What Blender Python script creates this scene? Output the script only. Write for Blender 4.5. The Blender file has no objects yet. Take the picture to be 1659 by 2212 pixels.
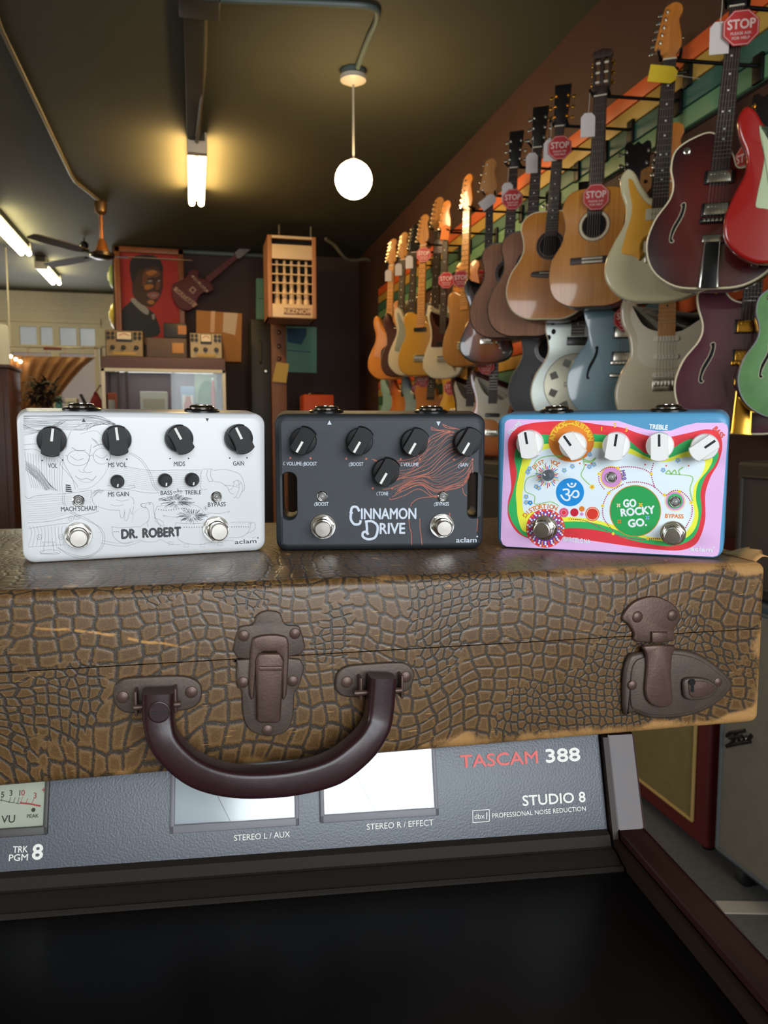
import bpy, bmesh, math, random
import numpy as np
from mathutils import Vector, Matrix

random.seed(7)
S = bpy.context.scene
COL = S.collection
R = math.radians
PI = math.pi

# ---------------------------------------------------------------- camera
FPX, CX, CY, EYE = 1700.0, 829.5, 1106.0, 1.10
YAW, PITCH = R(13.5), math.atan((1106 - 940) / 1700.0)
cd = bpy.data.cameras.new('camera')
cam = bpy.data.objects.new('camera', cd)
COL.objects.link(cam)
cam.location = (0, 0, EYE)
cam.rotation_euler = (PI / 2 - PITCH, 0, -YAW)
cd.sensor_fit = 'VERTICAL'
cd.sensor_height = 36.0
cd.lens = 36.0 * FPX / 2212.0
cd.clip_start = 0.02
cd.dof.use_dof = True
cd.dof.focus_distance = 0.49
cd.dof.aperture_fstop = 21.0
S.camera = cam

# ---------------------------------------------------------------- world, window daylight, exposure
S.view_settings.view_transform = 'Standard'
S.view_settings.look = 'None'
S.view_settings.gamma = 1.0
S.view_settings.use_curve_mapping = False
S.view_settings.exposure = 0.0
S.cycles.max_bounces = 8
S.cycles.sample_clamp_indirect = 6.0
S.cycles.use_denoising = True
W = bpy.data.worlds.new('world')
S.world = W
W.use_nodes = True
W.node_tree.nodes['Background'].inputs[0].default_value = (0.75, 0.86, 1.0, 1)
W.node_tree.nodes['Background'].inputs[1].default_value = 1.0


def area(name, loc, size, rot, power, col):
    l = bpy.data.lights.new(name, 'AREA')
    l.shape = 'RECTANGLE'
    l.size, l.size_y = size
    l.energy = power
    l.color = col
    o = bpy.data.objects.new(name, l)
    COL.objects.link(o)
    o.location = loc
    o.rotation_euler = rot
    return o


WIN_X0, WIN_X1, WIN_Z0, WIN_Z1, WIN_Y = -0.42, 2.1, 0.85, 2.55, -2.4
area('shop_window_daylight', ((WIN_X0 + WIN_X1) / 2, WIN_Y + 0.03, (WIN_Z0 + WIN_Z1) / 2),
     (WIN_X1 - WIN_X0, WIN_Z1 - WIN_Z0), (PI / 2, 0, 0), 112.0, (0.90, 0.96, 1.0))
area('added_side_daylight', (-3.55, 0.5, 1.75), (2.0, 1.4), (PI / 2, 0, -PI / 2), 62.0, (0.93, 0.96, 1.0))  # assumed, unseen left window; added to brighten amps and guitar fronts
area('back_room_daylight', (-1.75, 10.9, 2.0), (1.2, 0.9), (-PI / 2, 0, 0), 30.0, (0.95, 0.97, 1.0))

TUBE_E, GLOBE_E, BULB_E = 75.0, 58.0, 30.0

# ---------------------------------------------------------------- measuring helpers (photo pixel -> point on a known plane)
_fw = Vector((math.sin(YAW) * math.cos(PITCH), math.cos(YAW) * math.cos(PITCH), -math.sin(PITCH)))
_rt = Vector((math.cos(YAW), -math.sin(YAW), 0))
_up = _rt.cross(_fw)
EYEV = Vector((0, 0, EYE))


def ray(px, py):
    return _fw + _rt * ((px - CX) / FPX) - _up * ((py - CY) / FPX)


def at_x(px, py, X):
    r = ray(px, py); return EYEV + r * (X / r.x)


def at_y(px, py, Y):
    r = ray(px, py); return EYEV + r * (Y / r.y)


def at_z(px, py, Z):
    r = ray(px, py); return EYEV + r * ((Z - EYE) / r.z)


def onp(M, px, py, off=0.0):
    """(x, z) on the plane y = off of the frame M."""
    Mi = M.inverted()
    o = Mi @ EYEV
    d = Mi.to_3x3() @ ray(px, py)
    t = (off - o.y) / d.y
    p = o + d * t
    return (p.x, p.z)


# ---------------------------------------------------------------- materials
def lin(h):
    h = h.lstrip('#')
    c = [int(h[i:i + 2], 16) / 255 for i in (0, 2, 4)]
    return tuple(x / 12.92 if x <= 0.04045 else ((x + 0.055) / 1.055) ** 2.4 for x in c) + (1.0,)


MATS = {}


def nodes(name):
    m = bpy.data.materials.new(name)
    m.use_nodes = True
    nt = m.node_tree
    return m, nt, nt.nodes['Principled BSDF'], lambda t: nt.nodes.new(t), lambda a, b: nt.links.new(a, b)


def mat(name, col, rough=0.5, metal=0.0, coat=0.0, var=0.0, vscale=20.0, bump=0.0, bscale=300.0, emit=None, estr=0.0, stretch=None, spec=0.5):
    if name in MATS:
        return MATS[name]
    m, nt, b, N, L = nodes(name)
    c = lin(col)
    b.inputs['Base Color'].default_value = c
    b.inputs['Roughness'].default_value = rough
    b.inputs['Metallic'].default_value = metal
    b.inputs['Coat Weight'].default_value = coat
    b.inputs['Coat Roughness'].default_value = 0.06
    b.inputs['Specular IOR Level'].default_value = spec
    if var or bump:
        tc = N('ShaderNodeTexCoord')
        mp = N('ShaderNodeMapping')
        L(tc.outputs['Object'], mp.inputs[0])
        if stretch:
            mp.inputs['Scale'].default_value = stretch
    if var:
        n = N('ShaderNodeTexNoise')
        n.inputs['Scale'].default_value = vscale
        n.inputs['Detail'].default_value = 5
        L(mp.outputs[0], n.inputs[0])
        mx = N('ShaderNodeMix'); mx.data_type = 'RGBA'
        mx.inputs[6].default_value = tuple(max(0, x * (1 - var)) for x in c[:3]) + (1,)
        mx.inputs[7].default_value = tuple(min(1, x * (1 + var)) for x in c[:3]) + (1,)
        L(n.outputs[0], mx.inputs[0])
        L(mx.outputs[2], b.inputs['Base Color'])
    if bump:
        n2 = N('ShaderNodeTexNoise')
        n2.inputs['Scale'].default_value = bscale
        n2.inputs['Detail'].default_value = 3
        L(tc.outputs['Object'], n2.inputs[0])
        bp = N('ShaderNodeBump')
        bp.inputs['Strength'].default_value = bump
        bp.inputs['Distance'].default_value = 0.001
        L(n2.outputs[0], bp.inputs['Height'])
        L(bp.outputs[0], b.inputs['Normal'])
    if emit:
        b.inputs['Emission Color'].default_value = lin(emit)
        b.inputs['Emission Strength'].default_value = estr
    MATS[name] = m
    return m


def wood(name, c1, c2, rough=0.35, coat=0.0, scale=9.0, stretch=(1, 1, 0.08)):
    if name in MATS:
        return MATS[name]
    m, nt, b, N, L = nodes(name)
    tc = N('ShaderNodeTexCoord'); mp = N('ShaderNodeMapping')
    mp.inputs['Scale'].default_value = stretch
    L(tc.outputs['Object'], mp.inputs[0])
    n = N('ShaderNodeTexNoise'); n.inputs['Scale'].default_value = scale * 14; n.inputs['Detail'].default_value = 7
    n.inputs['Distortion'].default_value = 0.6
    L(mp.outputs[0], n.inputs[0])
    cr = N('ShaderNodeValToRGB')
    cr.color_ramp.elements[0].position = 0.3; cr.color_ramp.elements[0].color = lin(c1)
    cr.color_ramp.elements[1].position = 0.7; cr.color_ramp.elements[1].color = lin(c2)
    L(n.outputs[0], cr.inputs[0]); L(cr.outputs[0], b.inputs['Base Color'])
    b.inputs['Roughness'].default_value = rough
    b.inputs['Coat Weight'].default_value = coat
    b.inputs['Coat Roughness'].default_value = 0.07
    MATS[name] = m
    return m


def burst(name, inner, mid, outer, cz=0.2, rx=0.16, rz=0.24):
    """Sprayed sunburst finish, a pattern fixed to the body."""
    if name in MATS:
        return MATS[name]
    m, nt, b, N, L = nodes(name)
    tc = N('ShaderNodeTexCoord'); mp = N('ShaderNodeMapping')
    mp.inputs['Location'].default_value = (0, 0, -cz / rz)
    mp.inputs['Scale'].default_value = (1 / rx, 0, 1 / rz)
    L(tc.outputs['Object'], mp.inputs[0])
    ln = N('ShaderNodeVectorMath'); ln.operation = 'LENGTH'
    L(mp.outputs[0], ln.inputs[0])
    cr = N('ShaderNodeValToRGB')
    e = cr.color_ramp.elements
    e[0].position = 0.35; e[0].color = lin(inner)
    e[1].position = 0.95; e[1].color = lin(outer)
    k = e.new(0.68); k.color = lin(mid)
    L(ln.outputs['Value'], cr.inputs[0]); L(cr.outputs[0], b.inputs['Base Color'])
    b.inputs['Roughness'].default_value = 0.3
    b.inputs['Coat Weight'].default_value = 1.0
    b.inputs['Coat Roughness'].default_value = 0.04
    MATS[name] = m
    return m


def croc(crease):
    m, nt, b, N, L = nodes('embossed_crocodile_leatherette')
    tc = N('ShaderNodeTexCoord')

    def math_(op, a, bb=None, clamp=False):
        n = N('ShaderNodeMath'); n.operation = op; n.use_clamp = clamp
        for i, v in enumerate((a, bb)):
            if v is None: continue
            if isinstance(v, (int, float)): n.inputs[i].default_value = v
            else: L(v, n.inputs[i])
        return n.outputs[0]

    def noise(scale, detail, vec, out=0):
        n = N('ShaderNodeTexNoise'); n.inputs['Scale'].default_value = scale; n.inputs['Detail'].default_value = detail
        L(vec, n.inputs[0]); return n.outputs[out]

    def mix(f, a, c):
        x = N('ShaderNodeMix'); x.data_type = 'RGBA'
        if isinstance(f, (int, float)): x.inputs[0].default_value = f
        else: L(f, x.inputs[0])
        for i, v in ((6, a), (7, c)):
            if isinstance(v, tuple): x.inputs[i].default_value = v
            else: L(v, x.inputs[i])
        return x.outputs[2]

    def step(v, lo, hi):
        n = N('ShaderNodeMapRange'); n.interpolation_type = 'SMOOTHSTEP'
        L(v, n.inputs[0]); n.inputs[1].default_value = lo; n.inputs[2].default_value = hi
        return n.outputs[0]

    obj = tc.outputs['Object']
    warp = N('ShaderNodeTexNoise'); warp.inputs['Scale'].default_value = 9.0; warp.inputs['Detail'].default_value = 1.5
    L(obj, warp.inputs[0])
    s1 = N('ShaderNodeVectorMath'); s1.operation = 'SUBTRACT'; L(warp.outputs[1], s1.inputs[0]); s1.inputs[1].default_value = (0.5, 0.5, 0.5)
    s2 = N('ShaderNodeVectorMath'); s2.operation = 'SCALE'; L(s1.outputs[0], s2.inputs[0]); s2.inputs['Scale'].default_value = 0.055
    s3 = N('ShaderNodeVectorMath'); s3.operation = 'ADD'; L(obj, s3.inputs[0]); L(s2.outputs[0], s3.inputs[1])
    vec = s3.outputs[0]

    sp = N('ShaderNodeSeparateXYZ'); L(vec, sp.inputs[0])
    cb_ = N('ShaderNodeCombineXYZ')
    L(sp.outputs[0], cb_.inputs[0]); L(math_('ADD', sp.outputs[2], sp.outputs[1]), cb_.inputs[1])
    flat = cb_.outputs[0]

    def cells(sc, rnd):
        v = N('ShaderNodeTexVoronoi'); v.voronoi_dimensions = '2D'; v.feature = 'DISTANCE_TO_EDGE'; v.inputs['Scale'].default_value = sc
        v.inputs['Randomness'].default_value = rnd
        L(flat, v.inputs['Vector'])
        return v.outputs['Distance']
    big, small = cells(112, 0.40), cells(185, 0.62)
    zone = step(noise(12.0, 1.0, obj), 0.51, 0.55)
    mixd = N('ShaderNodeMix'); mixd.data_type = 'FLOAT'
    L(zone, mixd.inputs[0]); L(big, mixd.inputs[2]); L(small, mixd.inputs[3])
    d = mixd.outputs[0]
    jag = noise(500, 2, obj)
    d = math_('ADD', d, math_('MULTIPLY', math_('SUBTRACT', jag, 0.5), 0.15))
    line = step(math_('SUBTRACT', d, math_('MULTIPLY', zone, 0.07)), 0.045, 0.115)
    rim = math_('SUBTRACT', step(d, 0.09, 0.15), step(d, 0.19, 0.30))
    shade = noise(25, 4, obj)
    body = mix(shade, lin('#46311a'), lin('#6c4c28'))
    body = mix(math_('MULTIPLY', rim, 0.38), body, lin('#806440'))
    col = mix(line, lin('#332b24'), body)
    # woven cloth ground
    wv = noise(1500, 1, obj)
    col = mix(math_('MULTIPLY', step(wv, 0.55, 0.7), 0.22), col, lin('#b08a56'))
    # thread-bare scratches, long in x
    mp = N('ShaderNodeMapping'); mp.inputs['Scale'].default_value = (22, 22, 240); L(obj, mp.inputs[0])
    scr = step(noise(4.0, 5, mp.outputs[0]), 0.665, 0.71)
    col = mix(math_('MULTIPLY', scr, 0.75), col, lin('#c2924f'))
    # one long fold where the cloth has cracked through
    (cx0, cz0), (cx1, cz1) = crease
    sc_ = N('ShaderNodeSeparateXYZ'); L(obj, sc_.inputs[0])
    sl_ = (cz1 - cz0) / (cx1 - cx0)
    tt = math_('SUBTRACT', sc_.outputs[2], math_('ADD', math_('MULTIPLY', sc_.outputs[0], sl_), cz0 - sl_ * cx0))
    tt = math_('ADD', tt, math_('MULTIPLY', math_('SUBTRACT', noise(30, 4, obj), 0.5), 0.010))
    cm = math_('SUBTRACT', 1.0, step(math_('ABSOLUTE', tt), 0.0002, 0.0011))
    rng_ = math_('MULTIPLY', step(sc_.outputs[0], cx0 - .01, cx0 + .02), math_('SUBTRACT', 1.0, step(sc_.outputs[0], cx1 - .02, cx1 + .01)))
    cm = math_('MULTIPLY', math_('MULTIPLY', cm, rng_), step(noise(220, 3, obj), 0.38, 0.5))
    col = mix(cm, col, lin('#b98748'))
    # edges rubbed down to the board: bottom edge, top front edge, right end
    sx = N('ShaderNodeSeparateXYZ'); L(obj, sx.inputs[0])
    zb = math_('SUBTRACT', 1.0, step(sx.outputs[2], 0.001, 0.016))
    zt = math_('SUBTRACT', 1.0, step(math_('ABSOLUTE', math_('ADD', math_('SUBTRACT', sx.outputs[2], 0.0995), math_('MULTIPLY', sx.outputs[1], -0.45))), 0.0, 0.007))
    xr = step(sx.outputs[0], 0.205, 0.242)
    right = step(sx.outputs[0], -0.08, 0.22)
    wear_n = noise(60, 8, mp.outputs[0])
    wear_n2 = noise(34, 8, obj)
    amt = math_('ADD', math_('MULTIPLY', zb, math_('ADD', math_('MULTIPLY', right, 0.17), 0.18)), math_('MULTIPLY', zt, math_('ADD', math_('MULTIPLY', right, 0.13), 0.12)))
    amt = math_('ADD', amt, math_('MULTIPLY', xr, 0.22))
    worn = step(math_('ADD', math_('ADD', math_('MULTIPLY', wear_n, 0.35), math_('MULTIPLY', wear_n2, 0.65)), amt), 0.70, 0.78)
    tan_ = mix(noise(90, 5, mp.outputs[0]), lin('#6a4218'), lin('#d2a060'))
    col = mix(worn, col, tan_)
    L(col, b.inputs['Base Color'])
    L(math_('ADD', math_('MULTIPLY', worn, 0.3), math_('ADD', math_('MULTIPLY', shade, 0.25), 0.27)), b.inputs['Roughness'])
    bp = N('ShaderNodeBump'); bp.inputs['Strength'].default_value = 0.27; bp.inputs['Distance'].default_value = 0.0008
    h = math_('ADD', math_('MULTIPLY', step(d, 0.03, 0.2), 0.8), math_('MULTIPLY', wv, 0.18))
    L(h, bp.inputs['Height']); L(bp.outputs[0], b.inputs['Normal'])
    return m


def pane_mat(name, tint='#ffffff', refl=0.5, rough=0.02):
    """Thin clear pane: see-through, mirror-like by angle."""
    if name in MATS: return MATS[name]
    m = bpy.data.materials.new(name); m.use_nodes = True
    nt = m.node_tree; nt.nodes.clear()
    o = nt.nodes.new('ShaderNodeOutputMaterial'); mx = nt.nodes.new('ShaderNodeMixShader')
    t = nt.nodes.new('ShaderNodeBsdfTransparent'); g = nt.nodes.new('ShaderNodeBsdfGlossy'); f = nt.nodes.new('ShaderNodeFresnel')
    t.inputs[0].default_value = lin(tint); g.inputs['Roughness'].default_value = rough
    f.inputs[0].default_value = 1.2 + refl
    nt.links.new(f.outputs[0], mx.inputs[0]); nt.links.new(t.outputs[0], mx.inputs[1]); nt.links.new(g.outputs[0], mx.inputs[2])
    nt.links.new(mx.outputs[0], o.inputs[0])
    MATS[name] = m
    return m


def tile_mat(name, c1, c2, cm, sx, sz, rough=0.6, kind='brick', rot=(0, 0, 0)):
    if name in MATS: return MATS[name]
    m, nt, b, N, L = nodes(name)
    tc = N('ShaderNodeTexCoord'); mp = N('ShaderNodeMapping')
    mp.inputs['Rotation'].default_value = rot
    L(tc.outputs['Object'], mp.inputs[0])
    t = N('ShaderNodeTexBrick')
    t.inputs['Color1'].default_value = lin(c1); t.inputs['Color2'].default_value = lin(c2); t.inputs['Mortar'].default_value = lin(cm)
    t.inputs['Scale'].default_value = 1.0
    t.inputs['Brick Width'].default_value = sx; t.inputs['Row Height'].default_value = sz
    t.inputs['Mortar Size'].default_value = min(sx, sz) * 0.07
    L(mp.outputs[0], t.inputs[0]); L(t.outputs[0], b.inputs['Base Color'])
    b.inputs['Roughness'].default_value = rough
    MATS[name] = m
    return m


def weave_mat(name, c1, c2, scale):
    if name in MATS: return MATS[name]
    m, nt, b, N, L = nodes(name)
    tc = N('ShaderNodeTexCoord'); ck = N('ShaderNodeTexChecker'); ck.inputs['Scale'].default_value = scale
    mp = N('ShaderNodeMapping'); mp.inputs['Location'].default_value = (0.0013, 0.0013, 0.0013)
    L(tc.outputs['Object'], mp.inputs[0]); L(mp.outputs[0], ck.inputs[0])
    ck.inputs[1].default_value = lin(c1); ck.inputs[2].default_value = lin(c2)
    n = N('ShaderNodeTexNoise'); n.inputs['Scale'].default_value = 25
    L(tc.outputs['Object'], n.inputs[0])
    mx = N('ShaderNodeMix'); mx.data_type = 'RGBA'; mx.blend_type = 'MULTIPLY'; mx.inputs[0].default_value = 0.25
    L(ck.outputs[0], mx.inputs[6]); L(n.outputs[0], mx.inputs[7])
    L(mx.outputs[2], b.inputs['Base Color']); b.inputs['Roughness'].default_value = 0.8
    MATS[name] = m
    return m


# ---------------------------------------------------------------- mesh builder
def crs(pts, n=5, closed=True):
    """Catmull-Rom through 2-D or 3-D points."""
    P = [np.array(p, float) for p in pts]
    out = []
    m = len(P)
    rng = range(m) if closed else range(m - 1)
    for i in rng:
        if closed:
            a, b, c, d = P[(i - 1) % m], P[i], P[(i + 1) % m], P[(i + 2) % m]
        else:
            a, b, c, d = P[max(i - 1, 0)], P[i], P[i + 1], P[min(i + 2, m - 1)]
        for k in range(n):
            t = k / n
            out.append(tuple(0.5 * (2 * b + (c - a) * t + (2 * a - 5 * b + 4 * c - d) * t * t + (3 * b - a - 3 * c + d) * t ** 3)))
    if not closed:
        out.append(tuple(P[-1]))
    return out


def rrect(x0, z0, x1, z1, r, n=5):
    out = []
    for cx, cz, a0 in ((x1 - r, z1 - r, 0), (x0 + r, z1 - r, 90), (x0 + r, z0 + r, 180), (x1 - r, z0 + r, 270)):
        for k in range(n + 1):
            a = R(a0 + 90 * k / n)
            out.append((cx + r * math.cos(a), cz + r * math.sin(a)))
    return out


def ell(cx, cz, rx, rz=None, n=28, a0=0, a1=360):
    rz = rx if rz is None else rz
    full = abs(a1 - a0) >= 360
    m = n if full else n + 1
    return [(cx + rx * math.cos(R(a0 + (a1 - a0) * k / n)), cz + rz * math.sin(R(a0 + (a1 - a0) * k / n))) for k in range(m)]


def inset(pts, d):
    P = np.array(pts, float)
    ar = 0.5 * np.sum(P[:, 0] * np.roll(P[:, 1], -1) - np.roll(P[:, 0], -1) * P[:, 1])
    t = np.roll(P, -1, 0) - np.roll(P, 1, 0)
    l = np.maximum(np.linalg.norm(t, axis=1), 1e-9)
    nrm = np.stack([-t[:, 1] / l, t[:, 0] / l], 1) * (1 if ar > 0 else -1)
    return [tuple(p) for p in P + nrm * d]


def _font():
    try:
        return bpy.data.fonts.load(bpy.utils.system_resource('DATAFILES') + '/fonts/NotoSansDevanagari-Regular.woff2')
    except Exception:
        return None


FONT = _font()


class MB:
    def __init__(s):
        s.v, s.f, s.m, s.ms = [], [], [], []
        s.T = Matrix.Identity(4)

    def mi(s, m):
        if m not in s.ms: s.ms.append(m)
        return s.ms.index(m)

    def add(s, vs, fs, m):
        k = s.mi(m); o = len(s.v)
        s.v += [tuple(s.T @ Vector(v)) for v in vs]
        for f in fs:
            s.f.append([i + o for i in f]); s.m.append(k)

    def box(s, c, d, m, rot=None, bev=0.0):
        x, y, z = (q / 2 for q in d)
        if bev:
            bm = bmesh.new()
            bmesh.ops.create_cube(bm, size=1.0)
            for v in bm.verts: v.co = Vector((v.co.x * d[0], v.co.y * d[1], v.co.z * d[2]))
            bmesh.ops.bevel(bm, geom=list(bm.edges), offset=bev, segments=3, profile=0.5, affect='EDGES')
            bm.verts.index_update()
            vs = [v.co.copy() for v in bm.verts]; fs = [[v.index for v in f.verts] for f in bm.faces]
            bm.free()
        else:
            vs = [Vector((a * x, b * y, e * z)) for a in (-1, 1) for b in (-1, 1) for e in (-1, 1)]
            fs = [(0, 1, 3, 2), (4, 6, 7, 5), (0, 4, 5, 1), (2, 3, 7, 6), (0, 2, 6, 4), (1, 5, 7, 3)]
        if rot is not None: vs = [rot @ v for v in vs]
        c = Vector(c)
        s.add([v + c for v in vs], fs, m)
        return s

    def bx(s, x0, x1, y0, y1, z0, z1, m, bev=0.0):
        return s.box(((x0 + x1) / 2, (y0 + y1) / 2, (z0 + z1) / 2), (abs(x1 - x0), abs(y1 - y0), abs(z1 - z0)), m, None, bev)

    def rings(s, rs, m, cap0=True, cap1=True):
        n = len(rs[0]); vs = [p for r in rs for p in r]; fs = []
        for i in range(len(rs) - 1):
            for j in range(n):
                k = (j + 1) % n
                fs.append((i * n + j, i * n + k, (i + 1) * n + k, (i + 1) * n + j))
        s.add(vs, fs, m)
        o = len(s.v) - len(vs); km = s.mi(m)
        if cap0: s.f.append([o + j for j in range(n)][::-1]); s.m.append(km)
        if cap1: s.f.append([o + (len(rs) - 1) * n + j for j in range(n)]); s.m.append(km)
        return s

    def prism(s, pts, y0, y1, m, r=0.0, r2=None, capm=None):
        """Outline in x,z pushed from y0 (front) to y1, edges rounded by r."""
        rs = []
        if r:
            for a in (0, 30, 60, 90):
                q = inset(pts, r * (1 - math.sin(R(a))))
                rs.append([(p[0], y0 + r * (1 - math.cos(R(a))), p[1]) for p in q])
        else:
            rs.append([(p[0], y0, p[1]) for p in pts])
        r2 = r if r2 is None else r2
        if r2:
            for a in (90, 60, 30, 0):
                q = inset(pts, r2 * (1 - math.sin(R(a))))
                rs.append([(p[0], y1 - r2 * (1 - math.cos(R(a))), p[1]) for p in q])
        else:
            rs.append([(p[0], y1, p[1]) for p in pts])
        s.rings(rs, m)
        if capm is not None:
            s.m[-2] = s.mi(capm)
        return s

    def flat(s, pts, y, m):
        s.add([(p[0], y, p[1]) for p in pts], [list(range(len(pts)))], m)
        return s

    def cyl(s, p0, p1, r0, r1, m, n=16, cap=True):
        p0, p1 = Vector(p0), Vector(p1)
        d = (p1 - p0).normalized()
        a = d.orthogonal().normalized(); b = d.cross(a)
        rs = [[p + (a * math.cos(2 * PI * k / n) + b * math.sin(2 * PI * k / n)) * r for k in range(n)] for p, r in ((p0, r0), (p1, r1))]
        return s.rings(rs, m, cap, cap)

    def lathe(s, prof, m, o=(0, 0, 0), ax=(0, 0, 1), n=24):
        """prof: (distance along ax, radius) pairs."""
        ax = Vector(ax).normalized(); a = ax.orthogonal().normalized(); b = ax.cross(a); o = Vector(o)
        rs = [[o + ax * h + (a * math.cos(2 * PI * k / n) + b * math.sin(2 * PI * k / n)) * max(r, 1e-5) for k in range(n)] for h, r in prof]
        return s.rings(rs, m)

    def ball(s, c, r, m, n=20):
        return s.lathe([(-r * math.cos(PI * k / 12), r * math.sin(PI * k / 12)) for k in range(13)], m, c, (0, 0, 1), n)

    def tube(s, pts, r, m, n=8, sec=None, up=None):
        """Round tube, or section sec(t) -> list of (side, normal) offsets."""
        P = [Vector(p) for p in pts]; rs = []
        for i, p in enumerate(P):
            d = (P[min(i + 1, len(P) - 1)] - P[max(i - 1, 0)]).normalized()
            if up is not None: u = Vector(up)
            else: u = Vector((0, 0, 1)) if abs(d.z) < 0.95 else Vector((1, 0, 0))
            a = d.cross(u).normalized(); b = a.cross(d).normalized()
            if sec: rs.append([p + a * q[0] + b * q[1] for q in sec(i / (len(P) - 1))])
            else: rs.append([p + (a * math.cos(2 * PI * k / n) + b * math.sin(2 * PI * k / n)) * r for k in range(n)])
        return s.rings(rs, m)

    def stroke(s, pts, w, y, m):
        """Thin inked line lying on the plane y."""
        P = np.array(pts, float)
        if len(P) < 2: return s
        t = np.gradient(P, axis=0); l = np.maximum(np.linalg.norm(t, axis=1), 1e-9)
        nr = np.stack([-t[:, 1] / l, t[:, 0] / l], 1) * w / 2
        A, B = P + nr, P - nr
        vs = [(p[0], y, p[1]) for p in A] + [(p[0], y, p[1]) for p in B]
        n = len(P)
        s.add(vs, [(i, i + 1, n + i + 1, n + i) for i in range(n - 1)], m)
        return s

    def text(s, txt, x, z, size, y, m, rot=0.0, bold=0.0, sx=1.0, space=1.0, align='CENTER', depth=0.0, om=False):
        cu = bpy.data.curves.new('t', 'FONT')
        if om and FONT: cu.font = FONT
        cu.body = txt; cu.size = size; cu.align_x = align; cu.align_y = 'CENTER'
        cu.space_character = space; cu.resolution_u = 3; cu.extrude = depth
        ob = bpy.data.objects.new('t', cu); COL.objects.link(ob)
        me = bpy.data.meshes.new_from_object(ob)
        c, sn = math.cos(R(rot)), math.sin(R(rot))
        vs = [(x + v.co.x * sx * c - v.co.y * sn, y - v.co.z, z + v.co.x * sx * sn + v.co.y * c) for v in me.vertices]
        fs_ = [list(p.vertices) for p in me.polygons]
        b_ = bold * size
        for k_, (dx_, dz_) in enumerate(((-b_, 0), (b_, 0), (0, -b_), (0, b_)) if bold else ((0, 0),)):   # heavier strokes
            s.add([(v[0] + dx_, v[1] - 3e-5 * k_, v[2] + dz_) for v in vs], fs_, m)
        bpy.data.objects.remove(ob); bpy.data.curves.remove(cu); bpy.data.meshes.remove(me)
        return s

    def make(s, name, parent=None, label=None, smooth=True, loc=None, angle=38, fix=True):
        me = bpy.data.meshes.new(name)
        me.from_pydata(s.v, [], s.f)
        for m in s.ms: me.materials.append(m)
        me.polygons.foreach_set('material_index', s.m)
        if fix:
            bm = bmesh.new(); bm.from_mesh(me)
            bmesh.ops.recalc_face_normals(bm, faces=bm.faces)
            bm.to_mesh(me); bm.free()
        if smooth:
            me.polygons.foreach_set('use_smooth', [True] * len(me.polygons))
            me.set_sharp_from_angle(angle=R(angle))
        me.update()
        o = bpy.data.objects.new(name, me)
        COL.objects.link(o)
        if parent is not None: o.parent = parent
        if loc is not None: o.location = loc
        if label: o['label'] = label
        return o


def tag(o, label, cat, group=None):
    o['label'] = label; o['category'] = cat
    if group: o['group'] = group
    return o


def thing(name, label, cat, M=None, group=None):
    o = bpy.data.objects.new(name, None)
    COL.objects.link(o)
    o.empty_display_size = 0.05
    if M is not None: o.matrix_world = M
    return tag(o, label, cat, group)


def struct(mb, name, **k):
    o = mb.make(name, **k); o['kind'] = 'structure'; return o


def frame(loc, rz=0.0, rx=0.0, ry=0.0):
    return Matrix.Translation(Vector(loc)) @ Matrix.Rotation(rz, 4, 'Z') @ Matrix.Rotation(ry, 4, 'Y') @ Matrix.Rotation(rx, 4, 'X')


def dup(root, M, label=None, group=None):
    r = root.copy(); COL.objects.link(r); r.matrix_world = M
    if label: r['label'] = label
    if group: r['group'] = group
    for ch in list(root.children):
        c = ch.copy(); COL.objects.link(c); c.parent = r
        for g in list(ch.children):
            d = g.copy(); COL.objects.link(d); d.parent = c
    return r


def mesh_of(o):
    return o.data

# ================================================================ the shop room
WX, ZC, GX, YB, YR, XR = 1.72, 2.94, 1.50, 8.29, 11.1, -0.74
XL, YF = -3.6, -2.4
ceil_m = mat('olive_ceiling_paint', '#494837', 0.8, bump=0.3, bscale=60, var=0.12, vscale=3)
maroon = mat('maroon_wall_paint', '#402014', 0.7, bump=0.3, bscale=80, var=0.15, vscale=4)
backp = mat('plum_wall_paint', '#43302d', 0.75, bump=0.3, bscale=80, var=0.12, vscale=4)
cream = mat('cream_paint', '#e2dac2', 0.6, var=0.06, vscale=6)
white_p = mat('white_paint', '#d9d6c8', 0.5)
floor_m = mat('dark_carpet_floor', '#57544f', 0.9, var=0.35, vscale=60, bump=0.5, bscale=200)

struct(MB().bx(XL, WX + 0.1, YF - 0.1, YR + 0.1, -0.1, 0, floor_m), 'floor', smooth=False)
struct(MB().bx(XL, WX + 0.1, YF - 0.1, YR + 0.1, ZC, ZC + 0.1, ceil_m), 'ceiling', smooth=False)
struct(MB().bx(WX, WX + 0.1, YF, YB + 0.1, 0, ZC, maroon), 'wall_right', smooth=False)
struct(MB().bx(XR, WX, YB, YB + 0.1, 0, ZC, backp), 'wall_back', smooth=False)
struct(MB().bx(XR, XR + 0.1, YB + 0.1, YR, 0, ZC, backp), 'wall_return', smooth=False)
brick = tile_mat('white_painted_brick', '#e6dfcb', '#e4dcc7', '#dcd4be', 0.23, 0.075, 0.6, rot=(PI / 2, 0, 0))
wx0, wx1, wz0, wz1 = -2.30, -1.16, 0.9, 2.62
struct(MB().bx(XL, wx0, YR, YR + 0.1, 0, ZC, brick).bx(wx1, XR, YR, YR + 0.1, 0, ZC, brick).bx(wx0, wx1, YR, YR + 0.1, wz1, ZC, brick)
       .bx(wx0, wx1, YR, YR + 0.1, 0, wz0, brick), 'wall_recess', smooth=False)
struct(MB().bx(XL - 0.1, XL, YF, YR, 0, ZC, cream), 'wall_left', smooth=False)
w = MB()
w.bx(XL, WIN_X0, YF - 0.1, YF, 0, ZC, cream)
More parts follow.
